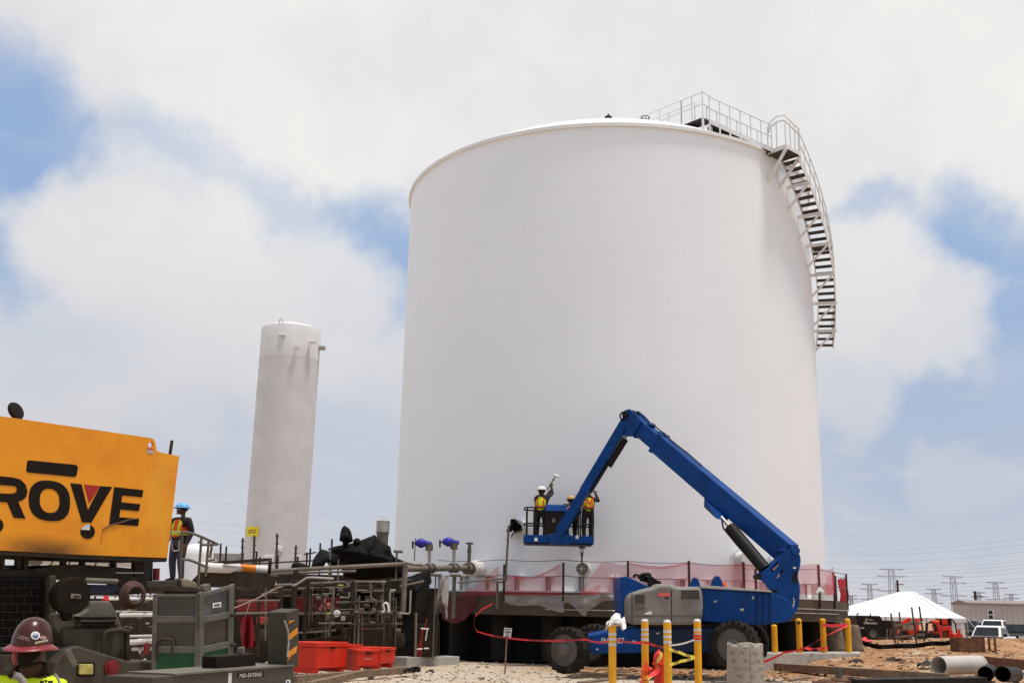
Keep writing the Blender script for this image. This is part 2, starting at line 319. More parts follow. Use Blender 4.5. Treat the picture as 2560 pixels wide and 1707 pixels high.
# ------------------------------------------------------------ ground
def sm(a, b, x):
    t = min(1, max(0, (x-a)/(b-a))); return t*t*(3-2*t)
def gh(x, y):
    z = .50*sm(7, 12.5, x)*sm(30.5, 38, y) + .30*sm(9, 15, x)*sm(39, 44.5, y)*(1-sm(47, 54, y)) + .17*sm(15.5, 20, x)*sm(37, 45, y)*(1-sm(47, 56, y))
    z -= (.5*sm(7, 12.5, x)+.35*sm(12, 20, x))*sm(47, 60, y)*(1-sm(140, 300, y))
    z -= .27*(1-sm(9, 13.9, y))*(1-sm(-1.4, -.4, x))
    if y < 80 and -25 < x < 40:
        z += .10*noise.noise(V((x*.35, y*.35, 0)))*sm(4, 9, x) + .03*noise.noise(V((x*1.3, y*1.3, 3))) + .05*noise.noise(V((x*.9, y*.9, 9)))*sm(6, 11, x)*sm(31, 37, y)
    return z
def build_ground():
    xs = [-4000, -1500, -600, -250, -120, -60, -40]; x = -25.
    while x < 32: xs.append(x); x += .22
    xs += [34, 38, 45, 60, 90, 150, 300, 800, 2000, 4000]
    ys = [-400, -100, -30, -10, 0, 6, 10, 14, 17]; y = 19.
    while y < 58: ys.append(y); y += .22 if y < 48 else .6
    ys += [60, 64, 70, 80, 95, 120, 170, 260, 420, 800, 1600, 3200, 5000]
    mb = MB(); mb.grid([[V((x, y, gh(x, y))) for x in xs] for y in ys])
    m = bpy.data.materials.new('site_ground'); m.use_nodes = True; nt = m.node_tree; N = nt.nodes; L = nt.links; b = N['Principled BSDF']; b.inputs['Roughness'].default_value = .95; b.inputs['Specular IOR Level'].default_value = .15
    tc = N.new('ShaderNodeTexCoord'); co = tc.outputs['Object']
    def nz(s, d=6, r_=.6):
        n = N.new('ShaderNodeTexNoise'); n.inputs['Scale'].default_value = s; n.inputs['Detail'].default_value = d; n.inputs['Roughness'].default_value = r_; L.new(co, n.inputs['Vector']); return n.outputs['Fac']
    def ramp(f, cs):
        r_ = N.new('ShaderNodeValToRGB'); L.new(f, r_.inputs[0]); e = r_.color_ramp.elements
        e[0].position, e[0].color = cs[0][0], cs[0][1]+(1,); e[1].position, e[1].color = cs[-1][0], cs[-1][1]+(1,)
        for p, c in cs[1:-1]: k = e.new(p); k.color = c+(1,)
        return r_.outputs[0]
    vor = N.new('ShaderNodeTexVoronoi'); vor.inputs['Scale'].default_value = 22; L.new(co, vor.inputs['Vector'])
    vc = N.new('ShaderNodeSeparateColor'); L.new(vor.outputs['Color'], vc.inputs[0])
    grav = ramp(vc.outputs[0], [(0., (.22, .17, .12)), (.35, (.46, .375, .28)), (.7, (.60, .50, .385)), (1., (.72, .63, .51))])
    clay = ramp(nz(1.7), [(.28, (.18, .08, .036)), (.5, (.385, .20, .092)), (.72, (.51, .335, .195))])
    sand = ramp(nz(3.), [(.3, (.42, .31, .20)), (.7, (.56, .44, .31))])
    sep = N.new('ShaderNodeSeparateXYZ'); L.new(co, sep.inputs[0])
    def mr(v, a, b_):
        n = N.new('ShaderNodeMapRange'); n.interpolation_type = 'SMOOTHSTEP'; n.inputs['From Min'].default_value = a; n.inputs['From Max'].default_value = b_; L.new(v, n.inputs['Value']); return n.outputs[0]
    def ma(op, a, b_):
        n = N.new('ShaderNodeMath'); n.operation = op; n.use_clamp = op != 'ADD'
        for i, v in enumerate((a, b_)):
            if isinstance(v, (int, float)): n.inputs[i].default_value = v
            else: L.new(v, n.inputs[i])
        return n.outputs[0]
    def mix(f, a, c):
        n = N.new('ShaderNodeMix'); n.data_type = 'RGBA'; L.new(f, n.inputs[0]); L.new(a, n.inputs[6]); L.new(c, n.inputs[7]); return n.outputs[2]
    wob = ma('ADD', sep.outputs['Y'], N.new('ShaderNodeMath').outputs[0]) if False else sep.outputs['Y']
    nzb = nz(.35, 5); yv = ma('ADD', wob, 0.0); n_ = N.new('ShaderNodeMath'); n_.operation = 'MULTIPLY_ADD'; L.new(nzb, n_.inputs[0]); n_.inputs[1].default_value = 9.; L.new(wob, n_.inputs[2]); yw = n_.outputs[0]
    claym = ma('MULTIPLY', mr(yw, 34.2, 36.2), mr(sep.outputs['X'], -1., 3.))
    claym = ma('MULTIPLY', claym, mr(nz(.9, 6), .30, .5))
    col = mix(mr(nz(.6, 4), .45, .62), grav, sand)
    col = mix(claym, col, clay)
    L.new(col, b.inputs['Base Color'])
    bp = N.new('ShaderNodeBump'); bp.inputs['Strength'].default_value = .8; bp.inputs['Distance'].default_value = .05
    hgt = N.new('ShaderNodeMath'); hgt.operation = 'MULTIPLY_ADD'; L.new(vor.outputs['Distance'], hgt.inputs[0]); hgt.inputs[1].default_value = -.8; L.new(nz(9., 6), hgt.inputs[2])
    L.new(hgt.outputs[0], bp.inputs['Height']); L.new(bp.outputs[0], b.inputs['Normal'])
    tag(build(mb, 'ground', m, smooth=60, origin=(0, 0, 0)), kind='structure')
    # loose stones and clods, far too many to count
    rnd = random.Random(3); st = MB(); lumps = []
    ico = [V(v).normalized() for v in ((0, 0, 1), (.9, 0, .3), (.2, .9, .3), (-.8, .5, .3), (-.7, -.6, .2), (.3, -.9, .3), (0, 0, -1))]
    fc = [(0, 1, 2), (0, 2, 3), (0, 3, 4), (0, 4, 5), (0, 5, 1), (6, 2, 1), (6, 3, 2), (6, 4, 3), (6, 5, 4), (6, 1, 5)]
    for i in range(7000):
        y = 22.5+(rnd.random()**1.4)*18; x = rnd.uniform(-.42, .52)*y
        s_ = .012+.05*rnd.random()**4+(.05 if rnd.random() < .02 else 0); rz = rnd.random()*6.28; m3 = Matrix.Rotation(rz, 3, 'Z'); c = V((x, y, gh(x, y)+s_*.25))
        st.add([c+m3@V((v.x*s_*rnd.uniform(.8, 1.3), v.y*s_*rnd.uniform(.7, 1.2), v.z*s_*.7)) for v in ico], fc)
    cl = MB(); rnd = random.Random(8)
    for i in range(2600):
        y = 30.5+(rnd.random()**1.2)*15; x = rnd.uniform(.06, .52)*y
        if x < 3: continue
        s_ = .02+.07*rnd.random()**5; m3 = Matrix.Rotation(rnd.random()*6.28, 3, 'Z'); c = V((x, y, gh(x, y)+s_*.15))
        cl.add([c+m3@V((v.x*s_*rnd.uniform(.8, 1.5), v.y*s_*rnd.uniform(.7, 1.2), v.z*s_*.6)) for v in ico], fc)
    tag(build(cl, 'clods', M('clod', (.24, .115, .055), .95, var=.5, scale=9), origin=(0, 0, 0)), 'loose clods of red clay strewn over the dirt at right', 'clods', kind='stuff')
    gm = M('stone', (.40, .32, .24), .95, var=.45, scale=14)
    tag(build(st, 'gravel', gm, origin=(0, 0, 0)), 'loose gravel and clods strewn over the site ground', 'gravel', kind='stuff')
build_ground()

# ------------------------------------------------------------ the big storage tank
TA, TD, TR = R(5.2), 44.5, 8.6
TC = V((TD*math.sin(TA), TD*math.cos(TA), 0)); B0 = V((-math.sin(TA), -math.cos(TA), 0)); R0 = V((math.cos(TA), -math.sin(TA), 0))
ZB, ZT, ZS = 2.27, CH+2.013*TR, 1.53       # slab top, rim, slab underside
def TP(phi, r, z): return TC+(B0*math.cos(phi)+R0*math.sin(phi))*r+ZA*z
def AC(px, py, r):                          # picture point on a cylinder round the tank axis, near side
    d = ray(px, py); o = EYE-TC; a = d.x*d.x+d.y*d.y; b = 2*(o.x*d.x+o.y*d.y); c = o.x*o.x+o.y*o.y-r*r
    disc = b*b-4*a*c; t = (-b-math.sqrt(max(disc, 0)))/(2*a); return EYE+d*t
def phi_of(p): q = p-TC; return math.atan2(q.dot(R0), q.dot(B0))
def PJ(p):
    q = p-EYE; z = q.dot(FW); return (1280+FPX*q.dot(RT)/z, 853.5-FPX*q.dot(UPV)/z)
def tank_material():
    m = bpy.data.materials.new('tank_paint'); m.use_nodes = True; nt = m.node_tree; N = nt.nodes; L = nt.links; b = N['Principled BSDF']; b.inputs['Roughness'].default_value = .45; b.inputs['Specular IOR Level'].default_value = .35
    tc = N.new('ShaderNodeTexCoord'); n = N.new('ShaderNodeTexNoise'); n.inputs['Scale'].default_value = .22; n.inputs['Detail'].default_value = 5; L.new(tc.outputs['Object'], n.inputs['Vector'])
    r_ = N.new('ShaderNodeValToRGB'); L.new(n.outputs['Fac'], r_.inputs[0]); r_.color_ramp.elements[0].position = .3; r_.color_ramp.elements[1].position = .7
    r_.color_ramp.elements[0].color = (.845, .85, .86, 1); r_.color_ramp.elements[1].color = (.885, .89, .90, 1)
    # roller marks: faint patches in rows
    mp = N.new('ShaderNodeMapping'); mp.inputs['Scale'].default_value = (.5, .5, 1.1); L.new(tc.outputs['Object'], mp.inputs[0])
    n2 = N.new('ShaderNodeTexNoise'); n2.inputs['Scale'].default_value = 1.2; n2.inputs['Detail'].default_value = 8; n2.inputs['Roughness'].default_value = .7; L.new(mp.outputs[0], n2.inputs['Vector'])
    mx = N.new('ShaderNodeMix'); mx.data_type = 'RGBA'; mr = N.new('ShaderNodeMapRange'); mr.inputs['From Min'].default_value = .5; mr.inputs['From Max'].default_value = .8; mr.inputs['To Max'].default_value = .35; L.new(n2.outputs['Fac'], mr.inputs['Value'])
    L.new(mr.outputs[0], mx.inputs[0]); L.new(r_.outputs[0], mx.inputs[6]); mx.inputs[7].default_value = (.80, .80, .805, 1)
    mp2 = N.new('ShaderNodeMapping'); mp2.inputs['Scale'].default_value = (1.6, 1.6, .06); L.new(tc.outputs['Object'], mp2.inputs[0]); n4 = N.new('ShaderNodeTexNoise'); n4.inputs['Scale'].default_value = 2.; n4.inputs['Detail'].default_value = 7; n4.inputs['Roughness'].default_value = .65; L.new(mp2.outputs[0], n4.inputs['Vector'])
    mr4 = N.new('ShaderNodeMapRange'); mr4.inputs['From Min'].default_value = .52; mr4.inputs['From Max'].default_value = .80; mr4.inputs['To Max'].default_value = .16; L.new(n4.outputs['Fac'], mr4.inputs['Value'])
    mx4 = N.new('ShaderNodeMix'); mx4.data_type = 'RGBA'; L.new(mr4.outputs[0], mx4.inputs[0]); L.new(mx.outputs[2], mx4.inputs[6]); mx4.inputs[7].default_value = (.74, .72, .70, 1); L.new(mx4.outputs[2], b.inputs['Base Color'])
    # plate courses: shallow weld ridges every 2.4 m and a slight unevenness of the plates
    sep = N.new('ShaderNodeSeparateXYZ'); L.new(tc.outputs['Object'], sep.inputs[0])
    fr = N.new('ShaderNodeMath'); fr.operation = 'PINGPONG'; fr.inputs[1].default_value = 1.2; L.new(sep.outputs['Z'], fr.inputs[0])
    sl = N.new('ShaderNodeMapRange'); sl.interpolation_type = 'SMOOTHSTEP'; sl.inputs['From Min'].default_value = 0; sl.inputs['From Max'].default_value = .05; sl.inputs['To Min'].default_value = 1; sl.inputs['To Max'].default_value = 0; L.new(fr.outputs[0], sl.inputs['Value'])
    n3 = N.new('ShaderNodeTexNoise'); n3.inputs['Scale'].default_value = .55; n3.inputs['Detail'].default_value = 2; L.new(tc.outputs['Object'], n3.inputs['Vector'])
    ad = N.new('ShaderNodeMath'); ad.operation = 'MULTIPLY_ADD'; L.new(n3.outputs['Fac'], ad.inputs[0]); ad.inputs[1].default_value = 4.; L.new(sl.outputs[0], ad.inputs[2])
    bp = N.new('ShaderNodeBump'); bp.inputs['Strength'].default_value = .14; bp.inputs['Distance'].default_value = .008; L.new(ad.outputs[0], bp.inputs['Height']); L.new(bp.outputs[0], b.inputs['Normal'])
    return m
TANKM = tank_material()
def build_tank():
    t = thing('storage_tank', TC+ZA*ZB, 'huge white cylindrical storage tank with domed roof and spiral stair', 'tank')
    mb = MB(); mb.lathe([(TR, ZB), (TR, ZT-.35), (TR, ZT)], TC, 160); build(mb, 'shell', TANKM, t, smooth=40)
    mb = MB(); mb.lathe([(TR, ZT-.10), (TR+.10, ZT-.10), (TR+.10, ZT+.03), (TR-.02, ZT+.03)], TC, 160); build(mb, 'rim_flange', 'white', t, smooth=30)
    rho = 1.72*TR; cz = math.sqrt(rho*rho-TR*TR)
    def dome(r): return ZT+.02+math.sqrt(rho*rho-r*r)-cz
    mb = MB(); mb.lathe([(TR-.02-(TR-.03)*i/24, dome(TR-.02-(TR-.03)*i/24)) for i in range(25)], TC, 120); build(mb, 'roof', 'white', t, smooth=60)
    mb = MB(); mb.lathe([(TR, ZB), (TR+.28, ZB), (TR+.28, ZB+.05), (TR, ZB+.05)], TC, 160); build(mb, 'base_plate', 'white', t, smooth=30)
    a0 = None
    for k in range(-13, 14):
        ph = R(k*7.2+2); mb = MB()
        for s_ in (-1, 1): mb.beam(TP(ph+s_*.011, TR+.11, ZB+.05), TP(ph+s_*.011, TR+.11, ZB+.50), .025, .2, up=B0*math.cos(ph)+R0*math.sin(ph))
        mb.beam(TP(ph-.02, TR+.11, ZB+.51), TP(ph+.02, TR+.11, ZB+.51), .24, .03)
        mb.cyl(TP(ph, TR+.14, ZB+.05), TP(ph, TR+.14, ZB+.62), .028, n=8)
        build(mb, 'anchor_chair', 'white2', t)
    # fittings on the roof
    def roofp(px, py, r=7.6):
        return AC(px, py, r)
    p = AC(1521, 296, 6.3); mb = MB(); mb.lathe([(.06, -.4), (.06, 0), (.15, .015), (.14, .06), (.04, .11), (.03, .18)], p, 12); build(mb, 'roof_vent', 'under', t, smooth=40)
    p = AC(1613, 302, 6.6); mb = MB(); mb.lathe([(.13, -.5), (.13, .05)], p, 16, cap=True); rh = build(mb, 'roof_hatch', 'rail', t, smooth=40); mb = MB(); mb.tube([p+V((.16*math.cos(k*.3142), .16*math.sin(k*.3142), .13)) for k in range(21)], .016, 6); build(mb, 'hoop', 'steel', rh, smooth=60)
    for k in range(8): mb = MB(); mb.cyl(p+V((.16*math.cos(k*.785), .16*math.sin(k*.785), -.12)), p+V((.16*math.cos(k*.785), .16*math.sin(k*.785), .13)), .012, n=6); build(mb, 'hoop_post', 'steel', rh)
    # spiral stair: treads, stringers, brackets, hand rail
    ptop = AC(1977, 396, TR+.55); f0, z0 = phi_of(ptop), ptop.z
    pm = AC(2050, 690, TR+.55); z1 = pm.z; f1 = R(77.5)
    def zf(f): return z0+(z1-z0)*(f-f0)/(f1-f0)
    fend = f0+(f1-f0)*1.46
    stair = MB()
    for r in (TR+.20, TR+.88):
        n = 60; ring = []
        for i in range(n+1):
            f = f0+(fend-f0)*i/n; ring.append((f, zf(f)))
        for i in range(n):
            a, b = ring[i], ring[i+1]
            stair.beam(TP(a[0], r, a[1]-.06), TP(b[0], r, b[1]-.06), .03, .24)
        if r < TR+.5: stw = build(stair, 'stairway', 'rail', t); stair = MB()
    build(stair, 'stringer', 'rail', stw)
    rise = .215; nst = int((z0-zf(fend))/rise); base_tread = None
    for k in range(nst+1):
        z = z0-.12-k*rise; f = f0+(z-z0)/(z1-z0)*(f1-f0)
        if base_tread is None:
            mb = MB(); mb.box((0, 0, 0), (.25, .66, .05)); base_tread = build(mb, 'tread', 'under', None, origin=(0, 0, 0)); o = base_tread
        else: o = base_tread.copy(); COL.objects.link(o)
        o.parent = stw; p = TP(f, TR+.54, z)-LOC[t]; o.location = p; rad = B0*math.cos(f)+R0*math.sin(f)
        o.rotation_euler = (0, 0, math.atan2(rad.y, rad.x)-math.pi/2)
    for k in range(6):
        f = f0+(fend-f0)*(k+.7)/6.4; z = zf(f)-.2; mb = MB(); rad = B0*math.cos(f)+R0*math.sin(f)
        mb.beam(TP(f, TR, z), TP(f, TR+.95, z), .08, .11); mb.beam(TP(f, TR, z-.9), TP(f, TR+.86, z-.05), .07, .07)
        build(mb, 'bracket', 'rail', stw)
    # landing half way
    fl = f0+(f1-f0)*.66; mb = MB(); mb.beam(TP(fl-.012, TR+.54, zf(fl)+.03), TP(fl+.075, TR+.54, zf(fl)+.03), .70, .06); build(mb, 'landing', 'under', stw)
    for hh in (1.05, .55):
        mb = MB(); mb.tube([TP(f0+(fend-f0)*i/60, TR+.90, zf(f0+(fend-f0)*i/60)+hh) for i in range(61)], .022, 6); build(mb, 'hand_rail', 'rail', stw, smooth=60)
    for k in range(16):
        f = f0+(fend-f0)*k/15; mb = MB(); mb.cyl(TP(f, TR+.90, zf(f)-.1), TP(f, TR+.90, zf(f)+1.06), .02, n=6); build(mb, 'rail_post', 'rail', stw)
    # top landing with its curved rail
    land = MB(); zl = z0+.06
    ca, cb, cc, cd = [TP(f0+da, TR+rr, zl) for da, rr in ((-.095, .12), (-.095, .92), (.006, .92), (.006, .12))]
    land.prism([ca, cb, cc, cd], (0, 0, -.06)); lnd = build(land, 'top_landing', 'under', t)
    mb = MB()
    for a_, b_ in ((ca, cb), (cb, cc), (cd, ca)): mb.beam(a_+ZA*.03, b_+ZA*.03, .03, .16)
    build(mb, 'toe_board', 'rail', lnd)
    for a_, b_ in ((cb, TP(f0-.085, TR, zl-1.1)), (cc, TP(f0+.0, TR, zl-1.1))):
        mb = MB(); mb.beam(a_-ZA*.06, b_, .09, .09); build(mb, 'brace', 'rail', lnd)
    def rail_line(pts, name='rail', hs=(1.05, .55), par=None, posts=True, r_=.026):
        for h in hs:
            mb = MB(); mb.tube([p+ZA*h for p in pts], r_, 6); build(mb, name, 'rail', par, smooth=60)
        if posts:
            for p in pts:
                mb = MB(); mb.cyl(p, p+ZA*(hs[0]+.0), .024, n=6); build(mb, 'rail_post', 'rail', par)
    arc = [ca+ZA*1.0, ca.lerp(cb, .15)+ZA*1.25, ca.lerp(cb, .6)+ZA*1.38, cb+ZA*1.30, cb.lerp(cc, .5)+ZA*1.16, cc+ZA*1.05]
    for dz in (0, -.22):
        mb = MB(); mb.tube([p+ZA*dz for p in arc], .03, 8); build(mb, 'rail', 'rail', lnd, smooth=60)
    for p in (ca, ca.lerp(cb, .5), cb, cb.lerp(cc, .33), cb.lerp(cc, .66), cc):
        mb = MB(); mb.cyl(p, p+ZA*1.1, .024, n=6); build(mb, 'rail_post', 'rail', lnd)
    # walkway over the roof: a bridge from the landing to a square platform
    E1 = AC(1774, 305, 7.55); S1 = AC(1930, 376, TR+.35)
    sidev = V((-(E1-S1).y, (E1-S1).x, 0)).normalized()
    if sidev.y < 0: sidev = -sidev
    walk = MB(); walk.prism([S1, E1, E1+sidev*.85, S1+sidev*.85], (0, 0, -.07)); wk = build(walk, 'roof_walkway', 'under', t)
    for off in (0, .85):
        n = 6; pts = [S1.lerp(E1, i/n)+sidev*off for i in range(n+1)]; rail_line(pts, par=wk)
        mb = MB(); mb.beam(S1+sidev*off+ZA*.02, E1+sidev*off+ZA*.02, .03, .16); build(mb, 'toe_board', 'rail', wk)
        for i in range(n+1):
            p = pts[i]; rr = (p-TC).xy.length; zr = dome(min(rr, TR-.05)); mb = MB(); mb.cyl(p, V((p.x, p.y, min(zr, p.z-.1))), .035, n=6); build(mb, 'support_leg', 'rail', wk)
    zq = E1.z+.10; q = [AZ(px, py, zq) for px, py in ((1704, 314), (1757, 293), (1778, 305), (1738, 319))]
    pf = MB(); pf.prism(q, (0, 0, -.06)); pfo = build(pf, 'roof_platform', 'under', t)
    far = AZ(1640, 341, zq)
    rail_line([q[1], q[0].lerp(q[1], .5), q[0]], par=pfo); rail_line([q[2], q[1]], par=pfo, posts=False)
    dirw = (q[0]-q[1]).normalized()
    pts = [q[0]+dirw*k*1.1 - ZA*.0 for k in range(4)]; rail_line(pts, par=pfo)
    pts = [q[3]+dirw*k*1.3 for k in range(4)]; rail_line(pts, par=pfo, hs=(1.05,))
    for p in q:
        rr = (p-TC).xy.length; mb = MB(); mb.cyl(p, V((p.x, p.y, min(p.z-.1, dome(min(rr, TR-.05))))), .05, n=6); build(mb, 'support_leg', 'rail', pfo)
    # nozzles with wrapped valves behind the boom
    for (px, py, rr) in ((1850, 1398, .26), (1935, 1405, .24)):
        p = AC(px, py, TR+.02); n_ = (p-TC); n_.z = 0; n_.normalize(); mb = MB(); mb.cyl(p-n_*.1, p+n_*.45, rr, n=18); mb.cyl(p+n_*.45, p+n_*.55, rr*1.4, n=18); mb.lathe([(rr*1.6, 0), (rr*1.6, .03)], p, 20, ax=n_)
        build(mb, 'nozzle', 'white2', t, smooth=40)
    return dome
dome = build_tank()
# ------------------------------------------------------------ raised slab under the tank
SR = 9.32
def build_slab():
    t = thing('tank_slab', TC+ZA*0, 'raised round concrete slab on piers that carries the big white tank', 'foundation')
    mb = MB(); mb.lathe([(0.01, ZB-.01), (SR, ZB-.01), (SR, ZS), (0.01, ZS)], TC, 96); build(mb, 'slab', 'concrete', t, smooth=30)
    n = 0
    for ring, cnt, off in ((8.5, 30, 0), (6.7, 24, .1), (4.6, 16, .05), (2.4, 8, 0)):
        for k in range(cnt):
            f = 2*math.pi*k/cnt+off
            mb = MB(); p = TP(f, ring, 0); mb.cyl(V((p.x, p.y, -.3)), V((p.x, p.y, ZS)), .36, n=14); build(mb, 'pier', M('pier_shaded', (.016, .013, .010), .95), t, smooth=40)  # pier colour taken near black to carry the shade under the slab
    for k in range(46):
        f = R(-92+4*k+2); mb = MB(); mb.beam(TP(f-R(1.93), 8.05, (ZS-.3)/2), TP(f+R(1.93), 8.05+.05*math.sin(k*2.1), (ZS-.3)/2), .03, ZS+.3-.02); build(mb, 'shade_panel', M('shade_black', (.010, .009, .008), .8, var=.4, scale=3), t)  # added black panels: block light from behind and keep the void dark
    # conduit along the slab face and a seam batten
    for z, f_a, f_b in ((ZB-.33, R(35), R(100)), (ZB-.47, R(35), R(62)), (ZS+.2, R(-12), R(8))):
        mb = MB(); mb.tube([TP(f_a+(f_b-f_a)*i/30, SR+.03, z) for i in range(31)], .02, 6); build(mb, 'conduit', 'galv', t, smooth=60)
    return t
build_slab()
tag(build(MB().lathe([(.01, 0), (8.9, 0)], TC+ZA*.09, 64), 'shade_disc', M('shade_ground', (.03, .022, .016), .95), origin=TC), kind='structure')  # dark disc: shade on the ground beneath the slab put into its colour
# ------------------------------------------------------------ fence on the slab edge with pink netting
def net_material(name, col, cell=.07, thick=.30):
    m = bpy.data.materials.new(name); m.use_nodes = True; nt = m.node_tree; N = nt.nodes; L = nt.links; b = N['Principled BSDF']; b.inputs['Roughness'].default_value = .7; b.inputs['Base Color'].default_value = col+(1,)
    uv = N.new('ShaderNodeUVMap'); sp = N.new('ShaderNodeSeparateXYZ'); L.new(uv.outputs[0], sp.inputs[0])
    def ma(op, a, c=None):
        n = N.new('ShaderNodeMath'); n.operation = op
        for i, v in enumerate((a, c)):
            if v is None: continue
            if isinstance(v, (int, float)): n.inputs[i].default_value = v
            else: L.new(v, n.inputs[i])
        return n.outputs[0]
    s1 = ma('FRACT', ma('MULTIPLY', ma('ADD', sp.outputs[0], sp.outputs[1]), 1/cell)); s2 = ma('FRACT', ma('MULTIPLY', ma('SUBTRACT', sp.outputs[0], sp.outputs[1]), 1/cell))
    th = ma('MAXIMUM', ma('LESS_THAN', s1, thick), ma('LESS_THAN', s2, thick))
    tr = N.new('ShaderNodeBsdfTransparent'); mx = N.new('ShaderNodeMixShader'); L.new(th, mx.inputs[0]); L.new(tr.outputs[0], mx.inputs[1]); L.new(b.outputs[0], mx.inputs[2])
    L.new(mx.outputs[0], N['Material Output'].inputs[0]); return m
NETM = net_material('pink_netting', (.52, .035, .06), cell=.085, thick=.22)
NETD = net_material('red_netting', (.62, .035, .06), cell=.085, thick=.40)
def uv_grid(o, rows_uv):
    me = o.data; ul = me.uv_layers.new(name='UVMap'); flat = [c for r_ in rows_uv for c in r_]
    for p in me.polygons:
        for li in p.loop_indices: ul.data[li].uv = flat[me.loops[li].vertex_index]
def px_sheet(fn, px0, px1, top, bot, nx=14, ny=6, wav=.03, seed=0):
    rows = []; uvs = []
    for j in range(ny+1):
        rw = []; ru = []
        for i in range(nx+1):
            u = i/nx; x = px0+(px1-px0)*u; a, b = top(u), bot(u); y = a+(b-a)*j/ny
            p = fn(x, y); p = p+V((0, 1, 0))*(wav*noise.noise(V((x*.05+seed, y*.05, seed))))
            rw.append(p); ru.append((x/75., y/75.))
        rows.append(rw); uvs.append(ru)
    return MB().grid(rows), uvs
def build_fence():
    t = thing('slab_fence', TP(R(0), SR-.12, ZB), 'rusty post and wire-rope fence hung with pink netting round the tank slab', 'fence')
    pxs = [(1260, 1410), (1408, 1406), (1570, 1402), (1723, 1401), (1860, 1404), (1890, 1420), (2048, 1411), (2085, 1430), (2092, 1416), (2106, 1422)]
    ph = []
    for k, (px, pt) in enumerate(pxs):
        p = AC(min(px, 2104), 1480, SR+.03); f = phi_of(p)
        if k == 9: f = R(96)
        if k == 8: f = R(83)
        ph.append(f); zt = AC(min(px, 2104), pt, SR+.03).z if k not in (8, 9) else ZB+1.08
        mb = MB(); mb.box((TP(f, SR+.04, (ZB-.28+zt)/2)), (.065, .065, zt-ZB+.28), math.atan2(TP(f, 1, 0).y-TC.y, TP(f, 1, 0).x-TC.x)); build(mb, 'post', 'post', t)
    for z in (ZB+1.02, ZB+.52):
        mb = MB(); pts = []
        fs = [R(-38)]+ph[:5]+ph[6:7]+ph[8:]
        for a, b in zip(fs, fs[1:]):
            for i in range(6): f = a+(b-a)*i/6; pts.append(TP(f, SR+.04, z-.05*4*(i/6)*(1-i/6)))
        mb.tube(pts, .012, 5); build(mb, 'wire_rope', 'wire', t)
    fn = lambda x, y: AC(x, y, SR+.06)
    def net(px0, px1, top, bot, mat=NETM, seed=1, nx=14, r=.06):
        g, uv = px_sheet(lambda x, y: AC(x, y, SR+r), px0, px1, top, bot, nx, 6, seed=seed); o = build(g, 'netting', mat, t, smooth=60); uv_grid(o, uv); return o
    net(1150, 1247, lambda u: 1482-70*u**1.3, lambda u: 1490-3*u, seed=1)
    net(1262, 1404, lambda u: 1437+6*math.sin(u*3)-38*max(0, u-.45)**1.2*1.6, lambda u: 1488, seed=2)
    net(1266, 1398, lambda u: 1437+6*math.sin(u*3)-36*max(0, u-.45)**1.2*1.6, lambda u: 1445+4*math.sin(u*3)-38*max(0, u-.45)**1.2*1.6, NETD, seed=2, r=.09)
    net(1448, 1570, lambda u: 1484-76*min(1, u*2.2)**.8+3*math.sin(u*9), lambda u: 1484-2*u, seed=3)
    net(1450, 1500, lambda u: 1482-22*u, lambda u: 1485, NETD, seed=3, r=.1)
    net(1570, 1722, lambda u: 1405+10*math.sin(u*3.14)+2*math.sin(u*25), lambda u: 1483, seed=4)
    net(1572, 1720, lambda u: 1405+10*math.sin(u*3.14), lambda u: 1410+12*math.sin(u*3.14), NETD, seed=4, r=.09)
    net(1723, 1862, lambda u: 1404+9*math.sin(u*3.14), lambda u: 1484, seed=5)
    net(1862, 2047, lambda u: 1408+6*math.sin(u*3.14), lambda u: 1485, seed=6)
    net(2048, 2085, lambda u: 1416+8*math.sin(u*3.14), lambda u: 1485, seed=7)
    net(2066, 2086, lambda u: 1440-8*u, lambda u: 1486, NETD, seed=8, r=.09)
    mb = MB(); rows = []
    for j in range(9):
        z = ZB-.05+.98*j/8; rows.append([TP(R(84)+R(10)*i/10, SR+.07+.05*math.sin(i*1.9+j*.6), z+.03*math.sin(i)) for i in range(11)])
    o = build(mb.grid(rows), 'netting', M('netting_bunched', (.66, .03, .05), .7, var=.2), t, smooth=60, label='bunched solid red netting at the far right post')
    return t
build_fence()
# ------------------------------------------------------------ plastic sheets hung over the slab edge
def plastic_material():
    m = M('clear_plastic', (.40, .36, .32), .3, var=.2, scale=6, bump=.5, bscale=7, spec=.6)
    b = m.node_tree.nodes['Principled BSDF']; b.inputs['Alpha'].default_value = .62; return m
PLM = plastic_material()
def sheetthing(label, px0, px1, top, bot, mat, seed, r=SR+.06, name='plastic_sheet', cat='sheet', group='plastic sheets on the slab edge'):
    g, uv = px_sheet(lambda x, y: AC(x, y, r), px0, px1, top, bot, 16, 8, .10, seed); o = build(g, name, mat, None, smooth=60); tag(o, label, cat, group); return o
sheetthing('grimy clear plastic sheet on the slab edge, widest of three, beneath netting', 1262, 1410, lambda u: 1487, lambda u: 1506+20*sm(0, 1, u)+5*math.sin(u*8), PLM, 1)
sheetthing('clear plastic sheet with a pointed lower corner, below the handwheel valve', 1405, 1468, lambda u: 1486, lambda u: 1506+34*sm(.2, .95, u)-14*max(0, u-.93)*10, PLM, 2)
sheetthing('clear plastic sheet gathered aslant beside the boom lift', 1460, 1548, lambda u: 1485, lambda u: 1524-32*u+4*math.sin(u*9), PLM, 3)
